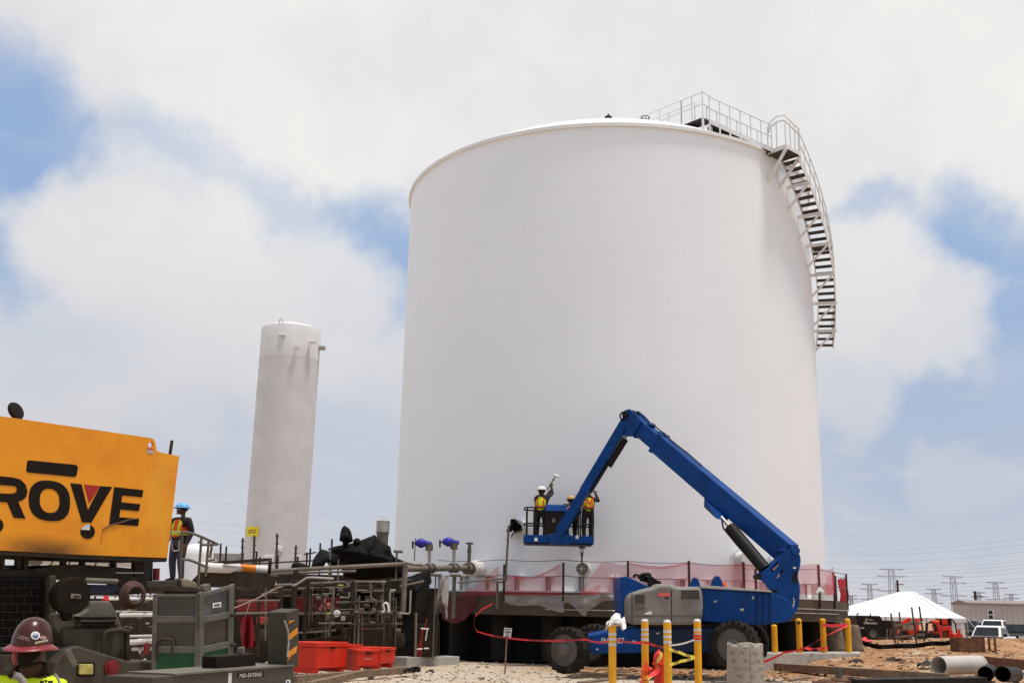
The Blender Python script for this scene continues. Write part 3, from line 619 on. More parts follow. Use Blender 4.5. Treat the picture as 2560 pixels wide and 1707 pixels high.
# ------------------------------------------------------------ slim tank at the left
def build_slim():
    Y = 50.; c = A(686, 1400, Y); zb = 1.0; top = A(727, 826, Y); r = 74/PXM(Y)*1.02; ct = V((c.x, Y, 0)); z1 = top.z
    t = thing('slim_tank', V((ct.x, ct.y, zb)), 'tall slim greyish-white vertical tank standing left of the big tank', 'tank')
    zs = A(720, 905, Y).z
    mb = MB(); mb.lathe([(r, zb-1), (r, zs)], ct, 56); build(mb, 'shell', M('slim_grey', (.64, .61, .59), .6, var=.05, scale=1.2, dirt=(.57, .535, .51), dmin=.5, dmax=.8, dscale=1.1, bump=.15, bscale=9), t, smooth=40)
    mb = MB(); mb.lathe([(r+.004, zs), (r+.004, z1-.06), (r-.02, z1)], ct, 56); build(mb, 'upper_band', M('slim_white', (.69, .665, .645), .55, var=.05, scale=1.5), t, smooth=40)
    mb = MB(); mb.lathe([(r-.02, z1), (r*.8, z1+.12), (r*.4, z1+.24), (.01, z1+.28)], ct, 48); build(mb, 'top_head', 'white', t, smooth=60)
    p = V((ct.x-.25, Y-r*.92, z1)); mb = MB(); mb.tube([p+V((-.09, 0, -.35)), p+V((-.09, 0, .1)), p+V((-.05, 0, .22)), p+V((.05, 0, .22)), p+V((.09, 0, .1)), p+V((.09, 0, -.35))], .035, 8); build(mb, 'lifting_lug', 'white2', t, smooth=60)
    for px, py, w, h in ((706, 838, .32, .07), (782, 856, .34, .09), (742, 868, .2, .16)):
        q = A(px, py, Y-r*math.sqrt(max(.05, 1-((px-728)/74.)**2))-.06); mb = MB(); mb.box(q, (w, .2, h)); build(mb, 'bracket', 'white2', t, bevel=.01)
    q = A(801, 870, Y-.1); mb = MB(); mb.box(q+V((.05, 0, 0)), (.36, .3, .16)); build(mb, 'outlet_box', 'galv', t, bevel=.01)
    q = A(631, 1328, Y-r*1.0); mb = MB(); mb.box(q, (.52, .03, .42), 0); sg = build(mb, 'warning_sign', M('sign_yellow', (.78, .62, .02), .5), t, label='yellow warning sign near the foot of the slim tank')
    for dz, w in ((.06, .34), (-.04, .36)):
        mb = MB(); mb.box(q+V((0, -.02, dz)), (w, .006, .045)); build(mb, 'sign_line', M('sign_print', (.32, .16, .06), .6), sg)
    for px, py, w, h in ((698, 1372, .28, .22), (673, 1397, .42, .34), (745, 1395, .30, .25)):
        q = A(px, py, Y-r*.97); mb = MB(); mb.box(q, (w, .16, h)); build(mb, 'nozzle_cover', 'white', t, bevel=.02)
build_slim()
# ------------------------------------------------------------ boom lift
def build_lift():
    Y0, Y1 = 28.6, 31.0                      # near and far side of the chassis
    root = A(1640, 1660, 29.8); root.z = .15
    t = thing('boom_lift', root, 'blue articulated boom lift with grey engine hood, boom folded down towards its basket', 'boom lift')
    def poly(pts, Y, depth, name, mat, bevel=.02, par=t, smooth=None, label=None):
        mb = MB(); mb.prism([A(x, y, Y) for x, y in pts], (0, depth, 0)); return build(mb, name, mat, par, smooth=smooth, bevel=bevel, label=label)
    # chassis
    ch = poly([(1462, 1589), (1560, 1569), (1604, 1567), (1790, 1563), (1850, 1578), (1846, 1600), (1795, 1627), (1476, 1634)], 29.0, 1.9, 'chassis', 'blue', .04)
    poly([(1604, 1560), (1800, 1556), (1800, 1568), (1604, 1569)], 28.95, 2.0, 'turntable', 'black', .02)
    poly([(1610, 1572), (1790, 1570), (1790, 1624), (1610, 1628)], 28.93, .1, 'side_shade', M('shade_blue', (.006, .018, .05), .6), .02)  # darker blue plate: shade on the chassis side put into the colour
    # number on the chassis
    for txt, px, w in (('0N', 1503, 16), ('07', 1543, 17)):
        o_ = A(px, 1608, 28.97); o2 = A(px+w, 1608, 28.97); mb = text_mb(txt, o_, (1, 0, 0), ZA, 14/PXM(28.97), .004, width=w/PXM(28.97)); build(mb, 'fleet_number', 'paper', ch)
    # wheels
    def wheel(px, py, Y, rad, yaw, wd=.42):
        c = A(px, py, Y); ax = V((math.sin(yaw), -math.cos(yaw), 0)); mb = MB()
        prof = [(.68, -.5), (.86, -.52), (.95, -.46), (1.0, -.34), (1.0, .34), (.95, .46), (.86, .52), (.68, .5)]
        mb.lathe([(r_*rad, h*wd) for r_, h in prof], c, 40, ax=ax); ty = build(mb, 'wheel', 'rubber', t, smooth=35)
        for k in range(22):
            for s_ in (-1, 1):
                a = 2*math.pi*(k+.25*s_)/22; u = ax.cross(ZA).normalized(); w_ = u.cross(ax)
                rd = u*math.cos(a)+w_*math.sin(a); tg = -u*math.sin(a)+w_*math.cos(a)
                m2 = MB(); m2.beam(c+rd*rad*1.0+ax*(s_*.02*wd), c+rd*rad*.985+ax*(s_*.52*wd)+tg*.07, .085*rad*1.2, .03, up=rd); build(m2, 'lug', 'rubber', ty)
        mb = MB(); mb.lathe([(.70, .50), (.67, .36), (.56, .30), (.32, .36), (.27, .50), (.18, .54), (.001, .54)], V((0, 0, 0)), 28)
        mb.v = [c+(ax.cross(ZA).normalized()*v.x+ax.cross(ZA).normalized().cross(ax)*v.y)*rad+ax*(v.z*wd) for v in mb.v]; rm = build(mb, 'rim', 'rim', ty, smooth=35)
        mb = MB(); mb.lathe([(.70, -.46), (.66, -.30), (.001, -.30)], V((0, 0, 0)), 24); mb.v = [c+(ax.cross(ZA).normalized()*v.x+ax.cross(ZA).normalized().cross(ax)*v.y)*rad+ax*(v.z*wd) for v in mb.v]; build(mb, 'rim', 'rim', ty, smooth=35)
    wheel(1419, 1624, 28.9, .58, R(-32)); wheel(1487, 1612, 31.4, .58, R(-32)); wheel(1838, 1612, 28.2, .60, R(-28), .46); wheel(1868, 1607, 31.2, .58, R(-25))
    for a_, b_ in (((1435, 1622, 29.2), (1487, 1612, 31.2)), ((1838, 1612, 28.6), (1868, 1607, 31.0))):
        mb = MB(); mb.beam(A(*a_), A(*b_), .25, .22); build(mb, 'axle', 'black', t, bevel=.02)
    # fenders between wheel and chassis
    poly([(1452, 1582), (1470, 1578), (1470, 1600), (1460, 1604)], 28.95, .25, 'wheel_bracket', 'black', .01)
    # turret deck behind the hood
    poly([(1752, 1470), (1770, 1469), (1925, 1481), (1936, 1482), (1975, 1500), (1990, 1530), (1973, 1553), (1925, 1559), (1893, 1562), (1757, 1553)], 28.8, 2.1, 'turret_box', 'blue', .04)
    for px in (1893, 1909, 1926):
        poly([(px-1.2, 1480+(px-1893)*.06), (px+1.2, 1480+(px-1893)*.06), (px+1.2, 1560), (px-1.2, 1561)], 28.77, .05, 'rib', M('seam_blue', (.004, .02, .08), .5), 0)
    poly([(1752, 1464), (1770, 1463), (1925, 1475), (1932, 1480), (1752, 1469.5)], 28.7, 2.2, 'deck_plate', 'galv', .01)
    # hood
    hood = [(1563, 1540), (1562, 1505), (1564, 1491), (1572, 1484), (1581, 1479.5), (1603, 1472), (1626, 1467), (1634, 1466), (1640, 1461), (1650, 1458.5), (1677, 1458.5), (1691, 1464), (1700, 1465.5), (1747, 1465.5), (1755, 1470), (1758, 1490), (1759, 1520), (1757, 1552), (1750, 1558), (1724, 1561), (1640, 1561.5), (1580, 1560), (1566, 1552)]
    hd = poly(hood, 28.55, 1.7, 'engine_hood', 'hood', .09, smooth=40)
    def on_hood(x0, y0, x1, y1, name, mat, Y=28.535, d=.05, **k): return poly([(x0, y0), (x1, y0), (x1, y1), (x0, y1)], Y, d, name, mat, k.get('bevel', 0), hd)
    on_hood(1587, 1485, 1612, 1509, 'vent_panel', 'vent'); on_hood(1703, 1474, 1748, 1497, 'vent_panel', 'vent')
    on_hood(1579.3, 1484, 1581, 1556, 'seam', 'ink', Y=28.542); on_hood(1677.5, 1474, 1679.5, 1557, 'seam', 'ink', Y=28.542)
    on_hood(1566, 1537, 1756, 1541, 'groove', M('groove_brown', (.13, .105, .085), .8), Y=28.540)
    for k in range(5): on_hood(1588, 1487.5+k*4.4, 1611, 1489+k*4.4, 'louvre', 'ink', Y=28.532)
    for k in range(5): on_hood(1704, 1476.5+k*4.2, 1747, 1478+k*4.2, 'louvre', 'ink', Y=28.532)
    lb = on_hood(1645, 1481, 1675, 1490.5, 'number_label', M('label_red', (.62, .04, .05), .5), Y=28.53)
    mb = text_mb('A20955', A(1647.5, 1489, 28.526), (1, 0, 0), ZA, 6.6/PXM(28.5), .0, width=25/PXM(28.5)); build(mb, 'label_number', M('label_pink', (.80, .30, .30), .5), lb)
    on_hood(1663, 1492, 1672, 1496, 'small_label', 'ink', Y=28.534)
    mb = text_mb('Genie', A(1585, 1527, 28.536), V((1, 0, .12)), ZA, 12/PXM(28.5), .0, shear=.3, width=26/PXM(28.5)); build(mb, 'lettering', M('lettering_dark', (.10, .085, .07), .6), hd)
    poly([(1613, 1533), (1622, 1528), (1629, 1527), (1629, 1535), (1612, 1535.5)], 28.535, .02, 'torn_label', 'paper', 0, hd)
    for px, s_ in ((1738, 1.), (1793, 1.2)):
        p = A(px, 1462, 29.3); h = .2*s_; mb = MB(); mb.prism([p+V((-.16*s_, 0, -.06)), p+V((.16*s_, 0, -.06)), p+V((.10*s_, 0, h*.6)), p+V((.04*s_, 0, h)), p+V((-.04*s_, 0, h)), p+V((-.10*s_, 0, h*.6))], (0, .04, 0)); build(mb, 'lifting_eye', 'blue', t, bevel=.008)
    p = A(1808, 1465, 29.4); mb = MB(); mb.lathe([(.09, -.1), (.09, .04), (.075, .10), (.01, .11)], p, 14, cap=True); build(mb, 'beacon', M('beacon_orange', (.9, .12, .01), .3), t, smooth=40)
    # rear counterweight fin
    poly([(1551, 1470), (1552, 1441), (1569, 1440), (1621, 1465), (1640, 1478), (1640, 1548), (1560, 1548), (1555, 1530)], 28.75, 1.9, 'counterweight', 'blue', .03)
    # hoses and valve block on top
    for pts, r_ in (([(1583, 1442), (1588, 1436), (1597, 1438), (1604, 1444), (1612, 1443)], .035), ([(1596, 1444), (1606, 1436), (1618, 1434), (1625, 1440), (1622, 1452), (1626, 1464)], .05), ([(1600, 1447), (1620, 1450), (1640, 1454), (1652, 1456)], .05), ([(1610, 1440), (1620, 1432), (1628, 1436)], .03)):
        mb = MB(); mb.tube([A(x, y, 29.6) for x, y in pts], r_, 8); build(mb, 'hose', 'black', t, smooth=60)
    poly([(1612, 1440), (1626, 1437), (1652, 1456), (1626, 1463), (1622, 1450)], 29.4, .5, 'valve_block', 'black', .01)
    poly([(1620, 1440), (1632, 1443), (1630, 1466), (1622, 1466)], 29.3, .2, 'valve_post', 'black', .01)
    # riser (turret uprights): two side plates, rear plate
    rs = [(1931, 1480), (1921, 1468), (1912, 1456), (1903, 1450), (1897, 1447), (1894, 1440), (1897, 1433), (1905, 1432), (1937, 1404), (1955, 1383), (1966, 1374), (1980, 1370), (1990, 1374), (2000, 1388), (2002, 1400), (2000, 1415), (1996, 1430), (1994, 1440), (1998, 1455), (2000, 1475), (1997, 1513), (1990, 1530), (1975, 1545), (1940, 1545)]
    hole = [(1926, 1423), (1942, 1403), (1950, 1410), (1931, 1431)]
    hole2 = [(1942, 1443), (1955, 1421), (1960, 1430), (1944, 1446)]
    def holed(outer, holes, Y, depth, name, mat):
        bm = bmesh.new(); es = []
        for loop in [outer]+holes:
            vs = [bm.verts.new(A(x, y, Y)) for x, y in loop]
            for i in range(len(vs)): es.append(bm.edges.new((vs[i], vs[(i+1) % len(vs)])))
        bmesh.ops.triangle_fill(bm, use_beauty=True, use_dissolve=False, edges=es)
        r_ = bmesh.ops.extrude_face_region(bm, geom=list(bm.faces)); bmesh.ops.translate(bm, verts=[e for e in r_['geom'] if isinstance(e, bmesh.types.BMVert)], vec=(0, depth, 0))
        mb = MB(); bm.verts.ensure_lookup_table(); mb.add([v.co.copy() for v in bm.verts], [tuple(v.index for v in f.verts) for f in bm.faces]) if False else None
        bm.verts.index_update(); mb.add([v.co.copy() for v in bm.verts], [tuple(v.index for v in f.verts) for f in bm.faces]); bm.free()
        return build(mb, name, mat, t)
    holed(rs, [hole, hole2], 28.95, .10, 'riser_plate', 'blue')
    holed([(x, y) for x, y in rs], [hole, hole2], 29.85, .10, 'riser_plate', 'blue')
    poly([(1968, 1400), (1994, 1404), (1990, 1436), (1990, 1460), (1993, 1512), (1975, 1540), (1962, 1540)], 29.06, .8, 'riser_web', 'blue', .02)
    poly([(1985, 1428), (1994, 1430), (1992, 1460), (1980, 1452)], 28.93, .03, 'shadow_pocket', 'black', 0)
    poly([(1983, 1416.5), (1990, 1416.5), (1990.5, 1421), (1983, 1421)], 28.93, .02, 'label', 'paper', 0)
    for px, py, r_ in ((1990, 1376, .11), (1897, 1440, .08), (1937, 1480, .07), (1962, 1374, .06)):
        mb = MB(); p = A(px, py, 28.88); mb.cyl(p, p+V((0, 1.15, 0)), r_, n=18) if px > 1950 else mb.cyl(p, p+V((0, .35, 0)), r_, n=18); build(mb, 'pivot_pin', 'blue' if px > 1950 else 'black', t, smooth=40)
    for x0, y0, x1, y1 in ((1983, 1493, 1985, 1498), (1983.5, 1500, 1987, 1506), (1982, 1507, 1986, 1513), (1981, 1514, 1984, 1519)): poly([(x0, y0), (x1, y0), (x1, y1), (x0, y1)], 28.93, .01, 'worn_lettering', 'reflect', 0)
    for px, py, w, h in ((1785, 1500, 7, 5), (1850, 1520, 10, 6), (1880, 1490, 5, 7), (1490, 1620, 6, 4), (1580, 1600, 8, 4), (1640, 1580, 9, 4)):
        poly([(px, py), (px+w, py), (px+w, py+h), (px, py+h)], 28.78 if px > 1700 else 28.92, .02, 'decal', M('decal_pale', (.42, .40, .36), .6, var=.4, scale=30), 0)
    # lower links between cylinder foot and riser
    for a_, b_, w in (((1897, 1440), (1950, 1395), .16), ((1906, 1448), (1936, 1432), .22)):
        mb = MB(); mb.beam(A(*a_, 29.35), A(*b_, 29.4), .12, w); build(mb, 'link', 'blue' if w < .2 else 'black', t, bevel=.02)
    # main boom
    PV = A(1981, 1392, 29.45); EL = A(1574, 1046, 33.6)
    bd = (EL-PV).normalized()
    def along(f): return PV.lerp(EL, f)
    mb = MB(); mb.beam(PV+bd*.12, along(.79), .46, .62, h1=.60); main = build(mb, 'main_boom', 'blue', t, bevel=.03)
    mb = MB(); mb.beam(along(.77), along(.975), .38, .50); build(mb, 'inner_boom', 'blue', t, bevel=.02)
    mb = MB(); mb.beam(along(.785), along(.80), .50, .66); build(mb, 'collar', 'blue', main, bevel=.01)
    sdv = bd.cross(ZA).normalized(); upb = sdv.cross(bd).normalized()
    # knuckle head
    kn = [along(.91)-upb*.30, along(.945)-upb*.46, along(.985)-upb*.46, along(1.01)-upb*.10, along(1.02)+upb*.18, along(1.0)+upb*.32, along(.95)+upb*.32, along(.91)+upb*.27]
    for s_ in (-.25, .19):
        mb = MB(); mb.prism([p+sdv*s_ for p in kn], sdv*.06); build(mb, 'knuckle_plate', 'blue', t, bevel=.008)
    mb = MB(); mb.cyl(along(1.0)+upb*.1-sdv*.33, along(1.0)+upb*.1+sdv*.33, .10, n=16); build(mb, 'pivot_pin', 'black', t, smooth=40)
    # hose guides at the knuckle
    for cpx, cpy, r_ in ((1561, 1040, .14), (1581, 1036, .12), (1612, 1060, .10)):
        c = A(cpx, cpy, 33.4); mb = MB(); mb.tube([c+V((math.cos(a*.55)*r_, 0, math.sin(a*.55)*r_)) for a in range(10)], .028, 6); build(mb, 'hose_loop', 'black', t, smooth=60)
    mb = MB(); mb.tube([along(f)+upb*(.345+.02*math.sin(f*40)) for f in (.55, .65, .74, .8, .86, .92, .98)], .02, 6); build(mb, 'hose', 'black', main, smooth=60)
    for f in (.80, .87):
        mb = MB(); mb.beam(along(f)+upb*.28, along(f+.015)+upb*.28, .3, .14); build(mb, 'hose_clamp', 'blue', main, bevel=.01)
    # lift cylinder
    c0, c1 = A(1914, 1424, 29.35), A(1826, 1318, 30.3); c2 = A(1803, 1292, 30.55)
    mb = MB(); mb.cyl(c0, c1, .175, n=20); cy = build(mb, 'lift_cylinder', 'black', t, smooth=40)
    mb = MB(); mb.cyl(c1, c2, .05, n=12); build(mb, 'rod', 'galv', cy, smooth=40)
    mb = MB(); mb.tube([c0.lerp(c1, .3)-V((.2, 0, 0)), c0.lerp(c1, .6)-V((.22, 0, 0)), c1-V((.2, 0, .02)), c2], .025, 6); build(mb, 'hose', 'black', cy)
    lug = [along(.345)-upb*.3, along(.445)-upb*.3, along(.425)-upb*.52, c2-ZA*.08+bd*.05, c2-bd*.1-ZA*.02]
    mb = MB(); mb.prism([p-sdv*.2 for p in lug], sdv*.4); build(mb, 'cylinder_lug', 'blue', main)
    # fly jib down to the basket
    J0 = A(1566, 1052, 33.5); J1 = A(1396, 1338, 34.3); jd = (J1-J0).normalized()
    mb = MB(); mb.beam(J0, J0.lerp(J1, .62), .26, .30); jib = build(mb, 'jib', 'blue', t, bevel=.015)
    mb = MB(); mb.beam(J0.lerp(J1, .60), J1, .22, .26, w1=.26, h1=.34); build(mb, 'jib_inner', 'blue', jib, bevel=.015)
    sj = jd.cross(ZA).normalized(); uj = sj.cross(jd).normalized(); dn = uj if uj.x > 0 else -uj
    mb = MB(); mb.cyl(J0.lerp(J1, .12)+dn*.28, J0.lerp(J1, .36)+dn*.26, .10, n=14); build(mb, 'jib_cylinder', 'black', jib, smooth=40)
    mb = MB(); mb.cyl(J0.lerp(J1, .06)+dn*.18, J0.lerp(J1, .13)+dn*.28, .05, n=10); build(mb, 'rod', 'galv', jib)
    mb = MB(); mb.beam(J0.lerp(J1, .34)+dn*.2, J0.lerp(J1, .60)+dn*.18, .12, .08); build(mb, 'hose_tray', 'black', jib)
    # basket
    Yb = 34.25; s_ = PXM(Yb)
    bl, br = A(1312, 1357, Yb), A(1482, 1354, Yb); zf = (bl.z+br.z)/2; x0, x1 = bl.x, br.x; yb0, yb1 = Yb, Yb+.95
    mb = MB(); mb.box(((x0+x1)/2, (yb0+yb1)/2, zf-.03), (x1-x0, yb1-yb0, .06)); bk = build(mb, 'basket_floor', 'black', t, bevel=.01)
    for nm, c, sz in (('toe_board', ((x0+x1)/2, yb0-.02, zf+.10), (x1-x0, .03, .24)), ('toe_board', ((x0+x1)/2, yb1+.02, zf+.10), (x1-x0, .03, .24)), ('toe_board', (x0-.02, (yb0+yb1)/2, zf+.10), (.03, yb1-yb0, .24)), ('toe_board', (x1+.02, (yb0+yb1)/2, zf+.10), (.03, yb1-yb0, .24))):
        mb = MB(); mb.box(c, sz); build(mb, nm, 'blue', bk, bevel=.005)
    H = 1.08
    xs = [x0+.06, x0+.30, (x0+x1)/2-.35, (x0+x1)/2+.35, x1-.40, x1-.04]
    for k, x in enumerate(xs):
        for y in (yb0, yb1):
            if k in (2, 3) and y == yb0: continue
            mb = MB(); mb.cyl((x, y, zf), (x, y, zf+H), .024, n=8); build(mb, 'rail_post', 'black', bk)
    for h in (H, .58):
        mb = MB(); mb.tube([(xs[2], yb0, zf+h), (x0+.06, yb0, zf+h), (x0-.02, yb0+.1, zf+h+.0), (x0-.02, yb1-.1, zf+h), (x0+.06, yb1, zf+h), (x1-.06, yb1, zf+h), (x1+.02, yb1-.1, zf+h), (x1+.02, yb0+.1, zf+h), (x1-.06, yb0, zf+h), (xs[4], yb0, zf+h)], .024, 8); build(mb, 'guard_rail', 'black', bk, smooth=60)
    for px, py in ((1340, 1348), (1443, 1342)):
        mb = MB(); p = A(px, py, yb0-.045); mb.box(p, (.10, .008, .11)); build(mb, 'decal', 'paper', bk)
    # control console and swing mount
    mb = MB(); a_ = A(1364, 1277, yb0-.1); b_ = A(1418, 1277, yb0-.1); zt = A(1390, 1260, yb0-.1).z
    mb.prism([V((a_.x, yb0-.12, a_.z)), V((a_.x, yb0-.04, zt)), V((a_.x, yb0+.28, zt+.02)), V((a_.x, yb0+.28, a_.z))], (b_.x-a_.x, 0, 0)); build(mb, 'control_console', 'blue', bk, bevel=.02)
    mb = MB(); mb.box(((a_.x+b_.x)/2, yb0+.02, (a_.z+zf)/2+.12), (b_.x-a_.x-.03, .16, a_.z-zf-.24)); build(mb, 'console_panel', 'black', bk, bevel=.01)
    mb = MB(); mb.box(A(1384, 1300, yb0-.08), (.10, .01, .14)); build(mb, 'decal', 'steel', bk)
    mb = MB(); mb.beam(J1+V((-.3, .02, -.12)), J1+V((.36, .02, -.12)), .3, .32); mb.beam(J1+V((0, 0, -.25)), J1+V((0, .25, .45)), .3, .22); build(mb, 'basket_mount', 'blue', bk, bevel=.02)
    return dict(zf=zf, x0=x0, x1=x1, y0=yb0, y1=yb1, sc=s_)
LIFT = build_lift()
# ------------------------------------------------------------ bollards
def bollard_parts(t, loc, h, r, bands=True, cap=True):
    mb = MB(); mb.lathe([(r, -.1), (r, h-r*.75), (r*.99, h-r*.74)], loc, 20); build(mb, 'post', 'yellow', t, smooth=40)
    mb = MB(); mb.lathe([(r*1.005, h-r*.78), (r*1.0, h-r*.55), (r*.8, h-r*.18), (r*.45, h-r*.03), (.001, h)], loc, 20); build(mb, 'cap', 'reflect' if cap else 'yellow', t, smooth=60)
    if bands:
        for k in range(3): mb = MB(); mb.lathe([(r+.004, h-.26-.105*k), (r+.004, h-.205-.105*k)], loc, 20); build(mb, 'reflective_band', 'reflect', t, smooth=60)
def front_bollards():
    data = [(1531, 1555, 23.0, 'yellow bollard with a crumpled white rag on its top, leftmost in front of the lift'),
            (1612, 1546, 24.6, 'yellow banded bollard just left of the red hydrant, in front of the lift'),
            (1668, 1548, 22.6, 'yellow banded bollard standing right in front of the red hydrant'),
            (1743, 1546, 24.0, 'yellow banded bollard wrapped with red tape, nearest the printed paper tube')]
    for px, py, Y, lab in data:
        top = A(px, py, Y); loc = V((top.x, Y, 0)); t = thing('bollard', loc, lab, 'bollard', 'yellow bollards in front of the lift'); bollard_parts(t, loc, top.z, 9.3/PXM(23.))
        if px == 1743:
            for dz in (-.33, -.40): mb = MB(); mb.lathe([(.09, top.z+dz-.045), (.092, top.z+dz)], loc, 20); build(mb, 'tape_wrap', 'tape', t, smooth=60)
    data = [(1935, 1560, 'yellow bollard partly hidden beneath the lift counterweight, leftmost of the far row'), (1996, 1545, 'yellow bollard with a dark hole near its top, second in the far row'),
            (2056, 1545, 'yellow bollard of the far row with red tape heaped at its foot'), (2118, 1545, 'yellow bollard at the right end of the far row, nearest the tent')]
    for k, (px, py, lab) in enumerate(data):
        Yk = (35.7, 36.2, 37.2, 38.0)[k]; top = A(px, py, Yk); loc = V((top.x, Yk, .53)); t = thing('bollard', loc, lab, 'bollard', 'yellow bollards on the far concrete strip'); bollard_parts(t, loc, top.z-.53, 7.2/PXM(Yk), False, False)
        if k == 1:
            p = A(1997, 1556, 36.08); mb = MB(); mb.ball(p, (.05, .02, .05), 10, 6); build(mb, 'dark_hole', 'ink', t)
front_bollards()
mb = MB(); q = [V((x, y, .54)) for x, y in ((A(1888, 1628, 34.9).x, 34.9), (A(2150, 1620, 37.3).x, 37.3), (A(2150, 1620, 39.4).x, 39.4), (A(1888, 1620, 36.6).x, 36.6))]
mb.prism(q, (0, 0, -.6)); tag(build(mb, 'concrete_strip', 'concrete2', bevel=.02), kind='structure')
# white rag and glove
def rag(c, sx, sy, sz, seed, name, label, cat, mat='paper', n=14):
    mb = MB(); rows = []
    for j in range(n+1):
        rows.append([])
        for i in range(n+1):
            u, v = i/n-.5, j/n-.5; a = noise.noise(V((u*4+seed, v*4, seed))); b = noise.noise(V((u*5, v*5+seed, 7))); d = math.sqrt(u*u+v*v)
            rows[-1].append(V(c)+V((u*2*sx+a*sx*.35, v*2*sy+b*sy*.4, (.5-d*1.7)*sz+a*sz*.7+b*.3*sz)))
    mb.grid(rows); return tag(build(mb, name, mat, smooth=60), label, cat)
p = A(1537, 1549, 23.); rag(p+V((.03, 0, .02)), .2, .16, .26, 3, 'rag', 'crumpled white rag lying over the top of a front bollard', 'rag')
p = AC(2050, 1478, SR+.15); rag(p+ZA*.06, .13, .1, .22, 5, 'work_glove', 'white work glove stuck on a fence post at the right of the slab', 'glove')
# ------------------------------------------------------------ fire hydrant
def hydrant():
    Y = 24.2; b = A(1648, 1700, Y); loc = V((b.x, Y, gh(b.x, Y))); z1 = A(1648, 1622, Y).z-loc.z
    t = thing('fire_hydrant', loc, 'red fire hydrant with black base among the yellow bollards', 'hydrant'); s = z1/.8
    mb = MB(); mb.lathe([(.115, .14*s), (.115, .5*s), (.15, .51*s), (.15, .55*s), (.125, .56*s), (.12, .66*s), (.08, .74*s), (.035, .77*s), (.03, .8*s), (.001, .8*s)], loc, 20); build(mb, 'barrel', 'red', t, smooth=40)
    mb = MB(); mb.lathe([(.001, 0), (.16, 0), (.16, .05), (.125, .06), (.12, .15*s)], loc, 20); build(mb, 'base', 'black', t, smooth=40)
    for d in ((-1, 0), (1, 0), (0, -1)):
        v = V((d[0], d[1], 0)); mb = MB(); c = loc+ZA*.42*s; mb.cyl(c+v*.1, c+v*.19, .055, n=14); mb.cyl(c+v*.19, c+v*.23, .068, n=6); build(mb, 'outlet', 'red', t, smooth=40)
hydrant()
# ------------------------------------------------------------ barrier tapes
def tape(pts, w, mat, label, name='barrier_tape', tw=0., up=ZA):
    P = [A(*p) for p in pts]; out = []
    for a, b in zip(P, P[1:]):
        L_ = (b-a).length; out += [a.lerp(b, i/8)-ZA*(.10*L_/6*4*(i/8)*(1-i/8)) for i in range(8)]
    out.append(P[-1]); return tag(build(ribbon(out, w, up, tw), name, mat, smooth=60), label, 'tape')
def striped(name, c1, c2, sc):
    m = M(name, c1, .5, var=.05); nt = m.node_tree; N = nt.nodes; L = nt.links; w = N.new('ShaderNodeTexWave'); w.inputs['Scale'].default_value = sc; w.inputs['Distortion'].default_value = 1.; tc = N.new('ShaderNodeTexCoord'); L.new(tc.outputs['Object'], w.inputs['Vector'])
    r_ = N.new('ShaderNodeValToRGB'); r_.color_ramp.interpolation = 'CONSTANT'; L.new(w.outputs['Color'], r_.inputs[0]); r_.color_ramp.elements[0].color = c1+(1,); r_.color_ramp.elements[1].position = .62; r_.color_ramp.elements[1].color = c2+(1,)
    L.new(r_.outputs[0], N['Principled BSDF'].inputs['Base Color']); return m
RT_ = striped('red_barrier', (.75, .04, .05), (.33, .03, .03), .35); YT_ = striped('yellow_barrier', (.82, .62, .06), (.36, .25, .04), .9)
tape([(1230, 1508, 33), (1205, 1522, 32.5), (1188, 1540, 32), (1184, 1560, 31.5), (1192, 1577, 31), (1262, 1593, 29.9), (1465, 1597, 27.), (1540, 1598, 23.), (1612, 1605, 24.4), (1650, 1615, 24.1), (1668, 1612, 22.5)], .045, RT_, 'long red barrier tape sagging from the slab past the sign to the hydrant bollards')
tape([(1672, 1620, 22.4), (1700, 1630, 23), (1736, 1641, 23.8)], .06, YT_, 'yellow caution tape, upper strand between the two right front bollards')
tape([(1674, 1660, 22.4), (1704, 1651, 23), (1738, 1642, 23.8)], .06, YT_, 'yellow caution tape, lower strand between the two right front bollards')
tape([(1655, 1630, 24.), (1645, 1652, 23.9), (1637, 1660, 23.9), (1650, 1670, 24.), (1625, 1690, 23.6), (1604, 1702, 23.)], .07, YT_, 'yellow caution tape tangled round the red hydrant', tw=.12)
tape([(1672, 1612, 22.4), (1736, 1598, 23.9)], .035, M('cord_white', (.6, .56, .5), .6), 'taut whitish cord between the two right front bollards', 'cord')
tape([(1648, 1672, 23.7), (1625, 1690, 23.3), (1600, 1707, 23.0)], .10, RT_, 'bright red tape end trailing down in front of the hydrant', tw=.2)
tape([(1905, 1655, 33), (1960, 1630, 34), (2006, 1620, 35.2), (2056, 1592, 36.9), (2090, 1576, 37.4), (2118, 1562, 37.8)], .08, 'tape', 'red tape slanting from the dirt up to the far right bollard', tw=.05)
tape([(2058, 1561, 37.), (2088, 1563, 37.4), (2117, 1560, 37.8)], .10, 'tape', 'red tape stretched level between two far bollards', tw=.0)
tape([(2000, 1622, 35.9), (2020, 1621, 36.2), (2040, 1622, 36.5), (2056, 1620, 36.8), (2070, 1621, 37.)], .12, 'tape', 'red tape lying heaped along the concrete strip', tw=.3)
p = A(1614, 1668, 24.3); rag(p, .09, .07, .28, 9, 'cloth', 'small orange cloth hanging at the foot of a front bollard', 'cloth', 'orange')
p = AZ(2158, 1597, .95); rag(A(2158, 1598, 43.), .28, .2, .16, 4, 'ribbon_bundle', 'pinkish red tape bundle lying before the black welder', 'tape', 'tape')
